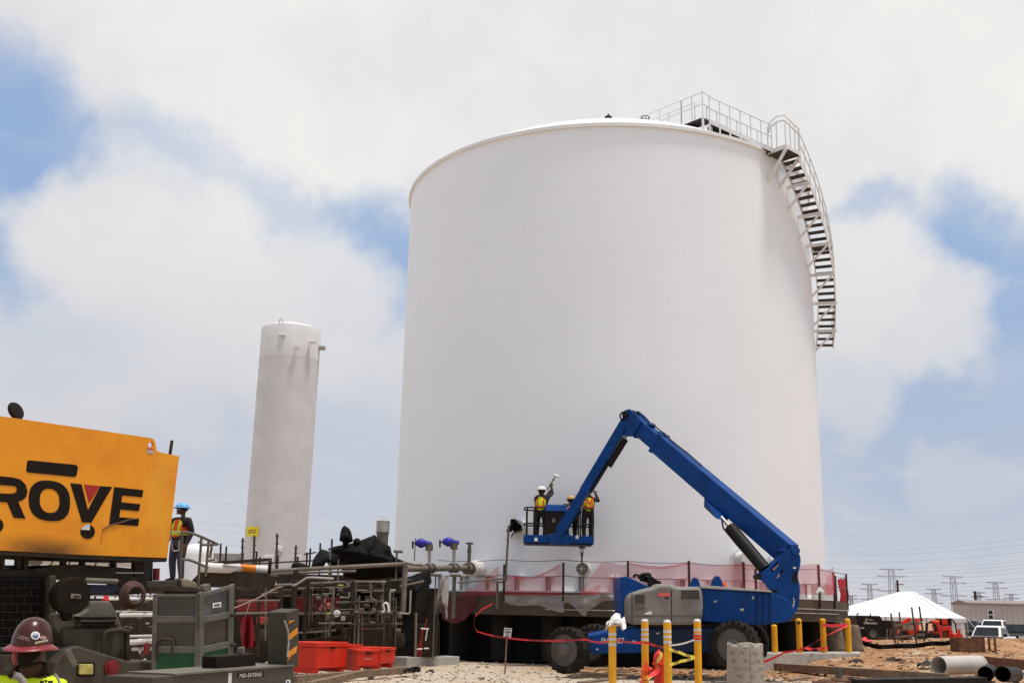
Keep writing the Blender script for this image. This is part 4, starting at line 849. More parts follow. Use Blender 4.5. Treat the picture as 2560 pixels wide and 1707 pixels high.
# ------------------------------------------------------------ sign on a stake
def sign():
    Y = 30.; b = A(1262, 1677, Y); loc = V((b.x, Y, 0)); t = thing('warning_sign', loc, 'small white notice on a wooden stake before the dark gap under the slab', 'sign')
    mb = MB(); mb.beam(loc-ZA*.1, A(1267, 1592, Y), .09, .04); build(mb, 'stake', 'wood', t)
    q = [A(x, y, Y-.04) for x, y in ((1261, 1568), (1280, 1570), (1276.5, 1596), (1258.5, 1594))]; mb = MB(); mb.prism(q, (0, .02, 0)); pl = build(mb, 'plate', 'paper', t)
    ux, uy = (q[1]-q[0]), (q[3]-q[0])
    for v0, v1, u0, u1 in ((.07, .15, .06, .90), (.24, .31, .14, .84), (.37, .46, .07, .93), (.52, .58, .3, .65), (.64, .68, .1, .45), (.64, .68, .6, .9), (.73, .77, .3, .7), (.82, .92, .12, .72)):
        mb = MB(); mb.prism([q[0]+ux*a+uy*b_+V((0, -.004, 0)) for a, b_ in ((u0, v0), (u1, v0), (u1, v1), (u0, v1))], (0, .003, 0)); build(mb, 'print_line', 'ink', pl)
sign()
# ------------------------------------------------------------ printed paper tubes
def printed():
    m = bpy.data.materials.new('printed_paper'); m.use_nodes = True; nt = m.node_tree; N = nt.nodes; L = nt.links; b = N['Principled BSDF']; b.inputs['Roughness'].default_value = .8
    uv = N.new('ShaderNodeUVMap'); n = N.new('ShaderNodeTexNoise'); n.inputs['Scale'].default_value = 3; n.inputs['Detail'].default_value = 6; L.new(uv.outputs[0], n.inputs['Vector'])
    r_ = N.new('ShaderNodeValToRGB'); L.new(n.outputs['Fac'], r_.inputs[0]); r_.color_ramp.elements[0].position = .3; r_.color_ramp.elements[0].color = (.26, .21, .165, 1); r_.color_ramp.elements[1].position = .7; r_.color_ramp.elements[1].color = (.42, .36, .30, 1)
    L.new(r_.outputs[0], b.inputs['Base Color']); return m
def tube_roll(px, Y, top_py, base_z, r0, r1, label, lean=0., marks=True, mat=None, cut=True, detail=True):
    top = A(px, top_py, Y); loc = V((top.x, Y, base_z)); h = top.z-base_z; n = 40; rows = []
    t = thing('form_tube', loc, label, 'form tube', 'printed cardboard form tubes')
    mb = MB()
    def P(a, f, dr=0.): r_ = r1+(r0-r1)*f+dr; return loc+V((math.sin(a)*r_+lean*(1-f), -math.cos(a)*r_, f*h))
    for j in range(9):
        f = j/8; rows.append([P(2*math.pi*i/n, f-(.05*(1+math.sin(i*.5+px))*.5 if j == 8 else 0)+(0), .008*noise.noise(V((i*.4, j*.5, px)))) for i in range(n+1)])
    mb.grid(rows); build(mb, 'tube', mat or printed(), t, smooth=60, solid=.012)
    if marks:
        rnd = random.Random(int(px)); dx = .50/r0*.8; rowsn = 6
        for k in range(rowsn):
            f = .93-.155*k*(1. if detail else 1.3)
            if f < .08: break
            a0 = -1.25+.17*k
            for s_ in range(4):
                a = a0+s_*.72
                if a > 1.45: break
                # heron-like blot of four strokes
                for (u, v, w, hh) in ((-.02, .045, .07, .035), (.035, .01, .035, .06), (-.045, .0, .025, .05), (.045, -.04, .02, .045)):
                    sc = .6; uu = a+u*sc/r0; aw = w*sc/r0/2; mbb = MB(); mbb.grid([[P(uu-aw, f+v*sc/h-hh*sc/h/2, .011), P(uu+aw, f+v*sc/h-hh*sc/h/2, .011)], [P(uu-aw*.7, f+v*sc/h+hh*sc/h/2, .011), P(uu+aw*.7, f+v*sc/h+hh*sc/h/2, .011)]]); build(mbb, 'print_mark', M('print_brown', (.15, .11, .075), .8), t)
                if detail:
                    for q in range(3):
                        aw = rnd.uniform(.06, .12)/r0; uu = a+.36; vv = f+(.04-.04*q)/h; mbb = MB(); mbb.grid([[P(uu-aw, vv-.006/h, .011), P(uu+aw, vv-.006/h, .011)], [P(uu-aw, vv+.006/h, .011), P(uu+aw, vv+.006/h, .011)]]); build(mbb, 'print_mark', M('print_grey', (.17, .13, .10), .8), t)
    return t
tube_roll(1862, 25.4, 1605, 0, .395, .425, 'big grey printed cardboard form tube standing in the right foreground', -.01)
for px, Y, tp, lab in ((2040, 40.3, 1561, 'printed form tube behind the far bollards, leftmost of three'), (2077, 40.0, 1562, 'printed form tube behind the far bollards, middle of three'), (2121, 40.2, 1560, 'printed form tube behind the far bollards, rightmost and widest')):
    tube_roll(px, Y, tp, .50, .36, .44, lab, .06, True, M('form_tube_brown', (.17, .125, .09), .85, var=.2, scale=4), detail=False)
# ------------------------------------------------------------ timbers, beams and pipes on the ground
def beam_thing(name, label, cat, p0, p1, w, h, mat, group=None):
    a, b = A(*p0), A(*p1); mb = MB(); n = 5
    for i in range(1): mb.beam(a, b, w, h)
    return tag(build(mb, name, mat, bevel=.008), label, cat, group)
beam_thing('timber_beam', 'long dark timber beam lying across the red dirt at right', 'beam', (1940, 1666, 33.5), (2370, 1694, 28.6), .22, .22, 'wood')
beam_thing('steel_beam', 'flat rusty dark beam along the bottom right edge', 'beam', (2128, 1708, 27.3), (2452, 1702, 27.9), .6, .22, 'black')
beam_thing('steel_beam', 'rusty beam lying behind the white pipe at the right edge', 'beam', (2455, 1652, 34.), (2600, 1664, 33.2), .3, .3, 'clay')
beam_thing('timber_plank', 'thin grey plank on the gravel left of the flange discs', 'plank', (1975, 1700, 28.), (2020, 1692, 28.8), .12, .05, 'wood')
beam_thing('timber_beam', 'brown timber in the lower left foreground, nearest the red boxes', 'beam', (735, 1697, 23.5), (1030, 1673, 28.2), .16, .15, 'wood')
beam_thing('timber_beam', 'brown timber crossing beneath the big red box, front one', 'beam', (770, 1712, 22.4), (915, 1680, 24.8), .15, .13, 'wood')
beam_thing('timber_plank', 'short grey plank between the bollards in the gravel', 'plank', (1450, 1706, 24.2), (1560, 1692, 25.2), .18, .05, 'wood')
a, b = A(1000, 1650, 33.0), A(1133, 1640, 34.5); mb = MB(); mb.beam(V((a.x, a.y, .12)), V((b.x, b.y, .12)), .6, .28); tag(build(mb, 'concrete_kerb', 'concrete2', bevel=.02), 'pale concrete kerb lying right of the red job boxes', 'kerb')
def pipe_thing(name, label, p0, p1, r, mat, flange=False, plug=False):
    a, b = A(*p0), A(*p1); mb = MB(); mb.cyl(a, b, r, n=32, inner=.9); t = thing(name, V(((a.x+b.x)/2, (a.y+b.y)/2, min(a.z, b.z)-r)), label, 'pipe'); build(mb, 'pipe_wall', mat, t, smooth=40)
    d = (b-a).normalized()
    if plug: mb = MB(); mb.cyl(b-d*.1, b-d*.05, r*.89, n=24); build(mb, 'end_plug', mat, t)
    if flange: mb = MB(); mb.cyl(b-d*.02, b+d*.05, r*1.05, n=32, inner=.84); build(mb, 'end_ring', mat, t, smooth=40)
    return t
pipe_thing('steel_pipe', 'short wide white pipe lying on its side at lower right', (2347, 1663, 31.2), (2446, 1660, 32.3), 22/PXM(31.2), M('pipe_white', (.50, .45, .39), .55, var=.1, dirt=(.4, .34, .27), dmin=.55, dmax=.8), True)
pipe_thing('steel_pipe', 'black pipe end facing the camera, left one of two at bottom right', (2464, 1684, 28.2), (2474, 1676, 31.5), 18/PXM(28.2), 'black', False, True)
pipe_thing('steel_pipe', 'black pipe end facing the camera, right one of two at bottom right', (2507, 1684, 28.2), (2540, 1685, 31.), 18.5/PXM(28.2), 'black', False, True)
def flange(px, py, Y, r, label, stub):
    c = A(px, py, Y); t = thing('flange_disc', c, label, 'flange'); mb = MB(); mb.lathe([(.001, 0), (r, 0), (r, .05), (r*.55, .055), (r*.5, .09), (.001, .09)], c, 32); build(mb, 'disc', 'clay', t, smooth=30)
    if stub: mb = MB(); mb.lathe([(.085, .08), (.085, .30), (.10, .31), (.10, .35), (.001, .36)], c, 16); build(mb, 'stub', 'steel', t, smooth=30)
flange(2098, 1703, 27.6, .40, 'rusty flange disc with upright stub lying at bottom right', True); flange(2062, 1708, 27.2, .30, 'rusty flat disc lying left of the flange with the stub', False)
# rusty box and stand on the dirt
def box_stand():
    Y = 41.; z0 = A(2416, 1636, Y).z; c = A(2416, 1616, Y); t = thing('steel_box', V((c.x, Y, z0)), 'rusty open-topped steel box on the dirt in front of the white pickups', 'box')
    w, h = 56/PXM(Y), 40/PXM(Y)
    for dx, dy, sx, sy in ((0, -.4, w, .03), (0, .4, w, .03), (-w/2, 0, .03, .77), (w/2, 0, .03, .77)): mb = MB(); mb.box((c.x+dx, Y+dy, z0+h/2), (sx, sy, h), R(0)); build(mb, 'side_panel', 'clay', t)
    mb = MB(); mb.box((c.x, Y, z0+.03), (w-.04, .76, .04)); build(mb, 'floor_panel', 'clay', t)
    c2 = A(2466, 1616, Y); z1 = A(2466, 1634, Y).z; t2 = thing('steel_stand', V((c2.x, Y, z1)), 'brown steel stand with level top bars right of the rusty box', 'stand')
    for dx in (-.20, .22):
        for dy in (-.25, .25): mb = MB(); mb.box((c2.x+dx, Y+dy, z1+.27), (.07, .07, .60)); build(mb, 'leg', 'clay', t2)
    for dy in (-.25, .25): mb = MB(); mb.box((c2.x+.05, Y+dy, z1+.595), (.95, .08, .05)); build(mb, 'top_bar', 'clay', t2)
    for dx in (-.20, .22): mb = MB(); mb.box((c2.x+dx, Y, z1+.10), (.05, .43, .05)); build(mb, 'cross_bar', 'clay', t2)
box_stand()
# wooden rack of stakes
def rack():
    t = thing('stake_rack', A(2270, 1606, 43.5), 'leaning rack of four tall stakes with two rails on the dirt', 'rack')
    for a, b in (((2227, 1532, 43), (2238, 1609, 43)), ((2248, 1529, 43.8), (2256, 1606, 43.8)), ((2279, 1517, 43), (2292, 1609, 43)), ((2298, 1515, 43.8), (2311, 1605, 43.8))):
        mb = MB(); mb.beam(A(*a), A(*b), .05, .05); build(mb, 'stake', M('stake_dark', (.06, .045, .035), .8), t)
    for a, b in (((2232, 1563, 43.05), (2306, 1556, 43.05)), ((2236, 1592, 43.05), (2312, 1585, 43.05))): mb = MB(); mb.beam(A(*a), A(*b), .05, .09); build(mb, 'rail', 'wood', t)
rack()
pts = [A(x, y, Y) for x, y, Y in ((2146, 1598, 41.), (2160, 1606, 40.8), (2180, 1614, 40.6), (2235, 1616, 40.8), (2300, 1611, 41.2), (2350, 1607, 41.5), (2392, 1604, 41.8))]
fine = []
for a, b in zip(pts, pts[1:]): fine += [a.lerp(b, i/5) for i in range(5)]
fine.append(pts[-1]); mb = MB(); mb.grid([[p+V((0, .04*math.sin(i*1.3+k), (k-1.5)*.055+.02*math.sin(i*.9))) for i, p in enumerate(fine)] for k in range(4)])
tag(build(mb, 'silt_fence', 'tarp', smooth=60, solid=.02), 'strip of black silt fence sagging along the dirt bank', 'silt fence')
rnd = random.Random(5)
for k, (px, py, Y, w, lab) in enumerate(((2232, 1648, 35.5, .34, 'dark scrap heap on the red dirt, larger one'), (2316, 1656, 34., .26, 'dark curled scrap on the red dirt beside the white pipe'), (1030, 1672, 27.6, .20, 'dark bundle dropped on the gravel right of the job boxes'), (1075, 1676, 27.9, .11, 'tiny dark scrap on the gravel near the kerb'), (2140, 1650, 34.5, .22, 'flat dark scrap on the dirt beside the long beam'), (1735, 1678, 26, .12, 'dark scrap on the gravel behind the front bollards'))):
    c = A(px, py, Y); rag(c, w, w*.6, w*.55, k+20, 'scrap', lab, 'scrap', 'dsteel' if k != 2 else 'tarp')
# brush of dry twigs
t = thing('brushwood', A(1470, 1690, 25.5), 'low heap of dry twigs on the gravel left of the bollards', 'twigs')
for k in range(26):
    a = A(1470+rnd.uniform(-60, 60), 1690+rnd.uniform(-7, 9), 25.6); d = V((rnd.uniform(.3, .8), rnd.uniform(-.3, .3), rnd.uniform(-.02, .12))); a.z = max(.02, a.z); mb = MB(); mb.tube([a, a+d*.5+ZA*.05, a+d], .008, 4); build(mb, 'twig', M('twig', (.10, .065, .04), .9), t)
# ------------------------------------------------------------ tent
def tent():
    Y = 84.; ze = A(2262, 1542, Y).z; xl, xr = A(2110, 1542, Y).x, A(2417, 1542, Y).x; zp = A(2270, 1477, Y+5).z; x0, x1 = A(2254, 1477, Y+5).x, A(2285, 1477, Y+5).x; D = 10.
    loc = V(((xl+xr)/2, Y, -.4)); t = thing('marquee_tent', loc, 'white peaked marquee tent standing behind the dirt bank', 'tent')
    c = [V((xl, Y, ze)), V((xr, Y, ze)), V((xr, Y+D, ze)), V((xl, Y+D, ze))]; r0, r1 = V((x0, Y+5, zp)), V((x1, Y+5, zp))
    def panel(a, b, p, q, n=14):
        mb = MB(); rows = []
        for j in range(n+1):
            v = j/n; rows.append([a.lerp(b, i/n).lerp(p.lerp(q, i/n), v)-ZA*(.07*math.sin(v*math.pi)) for i in range(n+1)])
        mb.grid(rows); build(mb, 'roof_panel', 'tent', t, smooth=60)
    for u in (.12, .25, .38, .5, .62, .75, .88):
        mb = MB(); mb.tube([c[0].lerp(c[1], u).lerp(r0.lerp(r1, u), v/8)-ZA*(.07*math.sin(v/8*math.pi)-.02) for v in range(9)], .022, 5); build(mb, 'seam', 'tent', t)
    for i in range(4):
        for f in (0., .5):
            a = c[i].lerp(c[(i+1) % 4], f); o_ = (a-V(((xl+xr)/2, Y+5, a.z))).normalized(); mb = MB(); mb.tube([a, a+o_*2.2-ZA*(a.z+.6)], .02, 5); build(mb, 'guy_rope', 'rail', t)
    panel(c[0], c[1], r0, r1); panel(c[2], c[3], r1, r0); panel(c[1], c[2], r1, r1); panel(c[3], c[0], r0, r0)
    for i in range(4):
        a, b = c[i], c[(i+1) % 4]; mb = MB(); n = 40; mb.grid([[a.lerp(b, k/n) for k in range(n+1)], [a.lerp(b, k/n)-ZA*(.26+.06*abs(math.sin(k*.9))) for k in range(n+1)]]); build(mb, 'valance', 'tent', t)
        for f in (0, .34, .67): p = a.lerp(b, f); mb = MB(); mb.cyl(V((p.x, p.y, -.5)), p, .05, n=8); build(mb, 'pole', 'galv', t)
    a, b = c[0].lerp(c[1], .72), c[0].lerp(c[1], .99); mb = MB(); n = 24; mb.grid([[a.lerp(b, k/n)+V((0, .08*math.sin(k*1.1)+.1, -.1)) for k in range(n+1)], [a.lerp(b, k/n)+V((0, .14*math.sin(k*1.1)+.1, -2.6)) for k in range(n+1)]]); build(mb, 'side_wall', 'tent', t, smooth=60)
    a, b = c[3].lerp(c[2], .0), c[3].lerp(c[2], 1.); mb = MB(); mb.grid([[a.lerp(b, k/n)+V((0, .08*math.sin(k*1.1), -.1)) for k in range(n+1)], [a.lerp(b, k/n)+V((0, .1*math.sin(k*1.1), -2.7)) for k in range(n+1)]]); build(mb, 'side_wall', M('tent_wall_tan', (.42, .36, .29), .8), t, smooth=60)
tent()
# ------------------------------------------------------------ site office and dark shed
def office():
    Y = 106.; xl = A(2418, 1505, Y).x; zt = A(2470, 1507, Y).z; xr = xl+13; t = thing('site_office', V((xl+6, Y, -.6)), 'long grey beige portable site office at the right edge', 'trailer')
    mb = MB(); mb.box(((xl+xr)/2, Y+1.8, (zt-.6)/2), (xr-xl, 3.6, zt+.6)); build(mb, 'wall', 'beige', t)
    mb = MB(); zr = A(2470, 1500, Y+1.8).z; mb.prism([V((xl-.1, Y-.15, zt)), V((xl-.1, Y+1.8, zr)), V((xl-.1, Y+3.75, zt)), V((xl-.1, Y+3.75, zt-.12)), V((xl-.1, Y-.15, zt-.12))], (xr-xl+.2, 0, 0)); build(mb, 'roof', M('roof_brown', (.26, .22, .185), .8), t)
    for k in range(26): mb = MB(); mb.box((xl+.3+k*.5, Y-.012, (zt-.7)/2), (.03, .024, zt+.4)); build(mb, 'siding_rib', 'beige', t)
    for px in (2476,):
        a, b = A(2469.5, 1548, Y-.05), A(2483, 1524, Y-.05); mb = MB(); mb.box(((a.x+b.x)/2, Y-.05, (a.z+b.z)/2), (b.x-a.x, .08, b.z-a.z)); wn = build(mb, 'window', 'paper', t)
        for f in (.28, .75): mb = MB(); mb.box(((a.x+b.x)/2, Y-.10, a.z+(b.z-a.z)*f), ((b.x-a.x)*.66, .03, (b.z-a.z)*.36)); build(mb, 'pane', 'glass', wn)
    Y = 100.; xl, xr = A(2020, 1515, Y).x, A(2190, 1515, Y).x; zt = A(2140, 1512, Y).z; t = thing('site_shed', V((xl+3, Y, -.5)), 'long low dark shed seen between the tank slab and the tent', 'shed')
    mb = MB(); mb.box(((xl+xr)/2, Y+2, (zt-.5)/2), (xr-xl, 4, zt+.5)); build(mb, 'wall', M('shed_dark', (.045, .035, .028), .8), t)
    mb = MB(); mb.box(((xl+xr)/2, Y+2, zt+.05), (xr-xl+.4, 4.4, .1)); build(mb, 'roof', 'tan', t)
    for px0, px1, py in ((2108, 2160, 1515), (2122, 2166, 1521)): a, b = A(px0, py, Y-.6), A(px1, py, Y-.6); mb = MB(); mb.beam(a, b, .6, .12); build(mb, 'awning', 'paper', t)
office()
# ------------------------------------------------------------ welder trailer
def welder():
    Y = 58.; k = PXM(Y); z0 = A(2172, 1596, Y).z; xl, xr = A(2141, 1560, Y).x, A(2206, 1560, Y).x; zt = A(2172, 1538, Y).z
    t = thing('welding_trailer', V(((xl+xr)/2, Y, z0)), 'black engine-driven welder on a small trailer with white lettering', 'welder')
    mb = MB(); mb.prism([V((xl+.16, Y, z0+.05)), V((xl, Y, zt-.1)), V((xl+.06, Y, zt)), V((xr-.1, Y, zt)), V((xr, Y, zt-.16)), V((xr, Y, z0+.2))], (0, 1.5, 0)); bd = build(mb, 'housing', 'black', t, bevel=.03)
    mb = MB(); mb.box((xr+.30, Y+.75, (z0+zt)/2-.05), (.75, 1.2, zt-z0-.35)); build(mb, 'rear_cabinet', 'black', t, bevel=.03)
    a = A(2181, 1583, Y-.05); mb = MB(); mb.lathe([(.12, -.12), (.36, -.12), (.36, .12), (.12, .12)], a, 24, ax=(0, 1, 0)); wl = build(mb, 'wheel', 'rubber', t, smooth=35); mb = MB(); mb.lathe([(.001, -.10), (.2, -.13)], a, 20, ax=(0, 1, 0)); build(mb, 'rim', 'rim', wl)
    for pts in ([(2142, 1540), (2143, 1534), (2147, 1532)], [(2176, 1538), (2176, 1533)]): mb = MB(); mb.tube([A(x, y, Y+.2) for x, y in pts], .035, 6); build(mb, 'exhaust', 'black', t)
    for txt, px, py, w, h in (('Miller', 2172, 1550.5, 11, 3.2),):
        mb = text_mb(txt, A(px, py, Y-.012), (1, 0, 0), ZA, h/k, .0, width=w/k); build(mb, 'lettering', 'reflect', bd)
    for px, py, w, h in ((2161, 1557.8, 3, 2), (2165, 1557.5, 11, 1.2), (2178, 1557.5, 13, 1.2), (2152, 1570, 8, 2.4)):
        a, b = A(px, py, Y-.012), A(px+w, py-h, Y-.012); mb = MB(); mb.box(((a.x+b.x)/2, Y-.012, (a.z+b.z)/2), (b.x-a.x, .004, b.z-a.z)); build(mb, 'worn_lettering', 'reflect', bd)
    c = A(2167, 1549.5, Y-.012); mb = MB(); mb.grid([[c+V((math.cos(a*.3+.8)*r_, 0, math.sin(a*.3+.8)*r_)) for a in range(16)] for r_ in (3.9/k, 2.5/k)]); build(mb, 'logo_ring', 'reflect', bd)
    mb = MB()
    a, b = A(2159, 1554.5, Y-.012), A(2193, 1559.5, Y-.012)
    for u0, u1, v0, v1 in ((0, 1, 0, .1), (0, 1, .9, 1), (0, .02, 0, 1), (.98, 1, 0, 1)):
        mb = MB(); mb.box((a.x+(b.x-a.x)*(u0+u1)/2, Y-.012, a.z+(b.z-a.z)*(v0+v1)/2), ((b.x-a.x)*(u1-u0), .004, abs(b.z-a.z)*(v1-v0))); build(mb, 'logo_frame', 'reflect', bd)
    for px in (2218, 2227): a, b = A(px, 1571, Y-.2), A(px, 1594, Y-.2); mb = MB(); mb.beam(a, b, .06, .06); build(mb, 'tow_leg', 'steel', t)
welder()
# ------------------------------------------------------------ red machines before the tent
def red_machines():
    Y = 64.; 
    def bx(t, x0, y0, x1, y1, name, mat, Yn=Y, d=.8, bev=.02): a, b = A(x0, y1, Yn), A(x1, y0, Yn); mb = MB(); mb.box(((a.x+b.x)/2, Yn+d/2, (a.z+b.z)/2), (b.x-a.x, d, b.z-a.z)); return build(mb, name, mat, t, bevel=bev)
    def ln(t, pts, w, name, mat, Yn=Y): 
        for a, b in zip(pts, pts[1:]): mb = MB(); mb.beam(A(*a, Yn), A(*b, Yn), w, w); build(mb, name, mat, t, bevel=.01)
    t = thing('scissor_lift', V((A(2283, 1590, Y).x, Y, A(2283, 1592, Y).z)), 'red site machine with raised arm seen through the stake rack', 'machine')
    bx(t, 2256, 1575, 2312, 1585, 'chassis', 'red'); ln(t, [(2254, 1558), (2275, 1546)], .2, 'arm', 'red'); bx(t, 2270, 1550, 2294, 1574, 'engine_cover', 'tan'); bx(t, 2290, 1546, 2308, 1551, 'arm_head', 'red'); bx(t, 2291, 1550, 2297, 1576, 'mast', 'red', Y-.1, .3)
    bx(t, 2268, 1546, 2290, 1551, 'tank', 'tan', Y+.2)
    for px in (2260, 2306): c = A(px, 1587, Y-.1); mb = MB(); mb.lathe([(.1, -.12), (.28, -.12), (.28, .12), (.1, .12), (.001, .1)], c, 20, ax=(0, 1, 0)); build(mb, 'wheel', 'rubber', t, smooth=35)
    t = thing('trencher', V((A(2368, 1594, Y).x, Y, A(2368, 1596, Y).z)), 'bright red orange tracked machine with square front frame beside the dark pickup', 'machine')
    for x0, y0, x1, y1 in ((2350, 1564, 2379, 1575), (2350, 1575, 2355, 1594), (2374, 1575, 2382, 1594)): bx(t, x0, y0, x1, y1, 'front_frame', 'red')
    bx(t, 2356, 1576, 2373, 1594, 'radiator', 'clay', Y+.2); bx(t, 2356, 1546, 2368, 1560, 'engine_cover', 'red'); bx(t, 2352, 1546, 2379, 1563, 'engine_block', 'black', Y+.1); bx(t, 2333, 1549, 2350, 1558, 'fuel_tank', 'orange', Y, .5, .08)
    bx(t, 2382, 1584, 2407, 1593, 'blade', 'red', Y-.2); mb = MB(); mb.prism([A(x, y, Y-.2) for x, y in ((2395, 1583), (2400, 1571), (2402, 1584))], (0, .3, 0)); build(mb, 'blade_fin', 'red', t)
    bx(t, 2325, 1583, 2350, 1594, 'track', 'rubber'); bx(t, 2334, 1576, 2350, 1584, 'deck', 'dred')
    ln(t, [(2315, 1558), (2331, 1554)], .08, 'roll_bar', 'black'); ln(t, [(2317, 1558), (2316, 1592)], .12, 'roll_bar', 'black'); ln(t, [(2372, 1545), (2380, 1548), (2388, 1556), (2391, 1580)], .07, 'hose', 'black'); ln(t, [(2332, 1560), (2340, 1566), (2338, 1576)], .12, 'seat', 'black')
    bx(t, 2344, 1558, 2349, 1574, 'mast', 'red')
red_machines()
# ------------------------------------------------------------ pickups
def pickup(px, roof_py, Y, rz, paint, label, rack=False, ground_drop=1.88):
    t = thing('pickup_truck', V((0, 0, 0)), label, 'pickup', 'pickups parked behind the dirt bank')
    W, Lg = 1.95, 5.6
    def b(c, s, n, m, bev=.06, par=t): mb = MB(); mb.box(c, s); return build(mb, n, m, par, bevel=bev)
    mb = MB(); mb.prism([V((-W/2, -2.75, .45)), V((-W/2, -2.80, .95)), V((-W/2, -2.6, 1.08)), V((-W/2, -1.35, 1.18)), V((-W/2, 2.75, 1.2)), V((-W/2, 2.78, .5))], (W, 0, 0)); bd = build(mb, 'body', paint, t, bevel=.09)
    cab = [(-1.45, 1.16), (-.75, 1.80), (-.45, 1.88), (.75, 1.86), (1.15, 1.18)]
    mb = MB(); vs = []
    for s_ in (-1, 1): vs += [V((s_*(W/2-.05-(z-1.16)*.22), y, z)) for y, z in cab]
    n = len(cab); mb.add(vs, [tuple(range(n)), tuple(range(n, 2*n))[::-1]]+[(i, i+n, (i+1) % n+n, (i+1) % n) for i in range(n)]); cb = build(mb, 'cab', paint, t, bevel=.05)
    mb = MB(); mb.add([V((-.80, -1.40, 1.22)), V((.80, -1.40, 1.22)), V((.68, -.83, 1.75)), V((-.68, -.83, 1.75))], [(0, 1, 2, 3)]); mb.v = [v+V((0, -.035, .02)) for v in mb.v]; build(mb, 'windshield', 'glass', cb)
    mb = MB(); mb.add([V((-.75, 1.18, 1.24)), V((.75, 1.18, 1.24)), V((.68, .84, 1.74)), V((-.68, .84, 1.74))], [(0, 1, 2, 3)]); build(mb, 'rear_window', 'glass', cb)
    for s_ in (-1, 1):
        for y0, y1 in ((-1.1, -.15), (-.05, .75)): mb = MB(); mb.add([V((s_*(W/2-.04), y0, 1.24)), V((s_*(W/2-.04), y1+.1, 1.24)), V((s_*(W/2-.16), y1-.02, 1.74)), V((s_*(W/2-.16), y0+.42 if y0 < -1 else y0, 1.74))], [(0, 1, 2, 3)]); build(mb, 'side_window', 'glass', cb)
        b((s_*(W/2+.12), -1.0, 1.28), (.22, .12, .2), 'mirror', 'black', .03)
        b((s_*.72, -2.79, .84), (.4, .06, .18), 'headlight', 'reflect', .02)
        for y in (-1.75, 1.75): c = V((s_*(W/2-.12), y, .38)); mb = MB(); mb.lathe([(.18, -.13), (.36, -.13), (.38, 0), (.36, .13), (.18, .13), (.001, .1)], c, 20, ax=(s_, 0, 0)); build(mb, 'wheel', 'rubber', t, smooth=35)
    b((0, -2.80, .82), (.95, .05, .28), 'grille', 'black', .01); b((0, -2.84, .52), (W, .16, .2), 'bumper', 'galv', .03); b((0, 2.0, 1.19), (W-.3, 1.5, .06), 'bed_floor', 'black', .01)
    if rack: b((0, .2, 1.93), (1.4, .9, .05), 'roof_rack', 'black', .01)
    r_ = A(px, roof_py, Y); t.location = (r_.x, Y, r_.z-ground_drop); t.rotation_euler.z = rz; return t
wp = M('truck_white', (.74, .72, .70), .3, var=.03, coat=.4); dp = M('truck_dark', (.03, .024, .02), .3, var=.1, coat=.4)
pickup(2476, 1563, 74., R(-37), wp, 'white pickup nearest the dirt bank, only its hood and windshield showing')
pickup(2485, 1548, 94., R(-33), wp, 'white pickup parked behind the nearer white one, roof rack on top', True)
pickup(2422, 1549, 92., R(-30), dp, 'dark pickup parked beside the red tracked machine')
pickup(2548, 1557, 86., R(-38), dp, 'dark pickup cut by the right edge of the picture')
# ------------------------------------------------------------ pylons, poles and power lines
def pylon(px, top, label, Hm=46., sc=1.):
    hor = 1530.5+.0227*(px-1280); Y = (Hm-1.6)*FPX/(hor-top); b = A(px, hor, Y); x = b.x; wd = max(.35, .42*Y/900)
    t = thing('pylon', V((x, Y, 0)), label, 'pylon', 'lattice pylons on the horizon')
    def half(z): return 3.0-1.2*max(0, min(1, z/Hm))
    for sx in (-1, 1):
        for sy in (-1, 1): mb = MB(); mb.beam(V((x+sx*half(0), Y+sy*half(0), -2)), V((x+sx*half(Hm), Y+sy*half(Hm), Hm)), wd, wd); build(mb, 'leg', 'pylon', t)
    n = 9
    for k in range(n):
        z0, z1 = Hm*k/n, Hm*(k+1)/n; mb = MB(); s_ = 1 if k % 2 else -1
        mb.beam(V((x-s_*half(z0), Y-half(z0), z0)), V((x+s_*half(z1), Y-half(z1), z1)), wd*.6, wd*.6); build(mb, 'lattice_brace', 'pylon', t)
    for z, L_ in ((Hm, 10.5), (Hm*.87, 13), (Hm*.60, 13.)):
        for s_ in (-1, 1):
            mb = MB(); mb.beam(V((x, Y, z)), V((x+s_*L_, Y, z-.2)), wd*1.3, wd*1.3); build(mb, 'cross_arm', 'pylon', t)
            mb = MB(); mb.beam(V((x, Y, z-2.2)), V((x+s_*L_, Y, z-.2)), wd*.5, wd*.5); build(mb, 'arm_brace', 'pylon', t)
for px, top, lab in ((2236, 1428, 'tallest lattice pylon, right above the tent peak'), (2179, 1464, 'lattice pylon left of the tent peak'), (2391, 1446, 'second tallest lattice pylon, above the right slope of the tent'), (2340, 1476, 'small pylon between the two tallest ones'),
                     (2497, 1460, 'pylon above the middle of the site office'), (2453, 1484, 'small pylon just left of the one over the site office'), (2534, 1488, 'small pylon at the far right above the site office'), (2131, 1491, 'faint pylon nearest the tank slab')):
    pylon(px, top, lab)
for px, top, Y, lab in ((2243, 1449, 150., 'dark utility pole before the tallest pylon'), (2437, 1477, 130., 'dark utility pole just left of the site office roof end')):
    p = A(px, top, Y); t = thing('utility_pole', V((p.x, Y, 0)), lab, 'utility pole'); mb = MB(); mb.cyl(V((p.x, Y, -1)), p, .2, .15, n=8); build(mb, 'pole', 'post', t); mb = MB(); mb.beam(p+V((-.2, 0, -.6)), p+V((.9, 0, -.6)), .14, .12); build(mb, 'cross_arm', 'post', t)
ORD = ['topmost', 'second', 'third', 'fourth', 'fifth', 'sixth', 'seventh', 'eighth', 'ninth', 'tenth', 'eleventh', 'lowest']
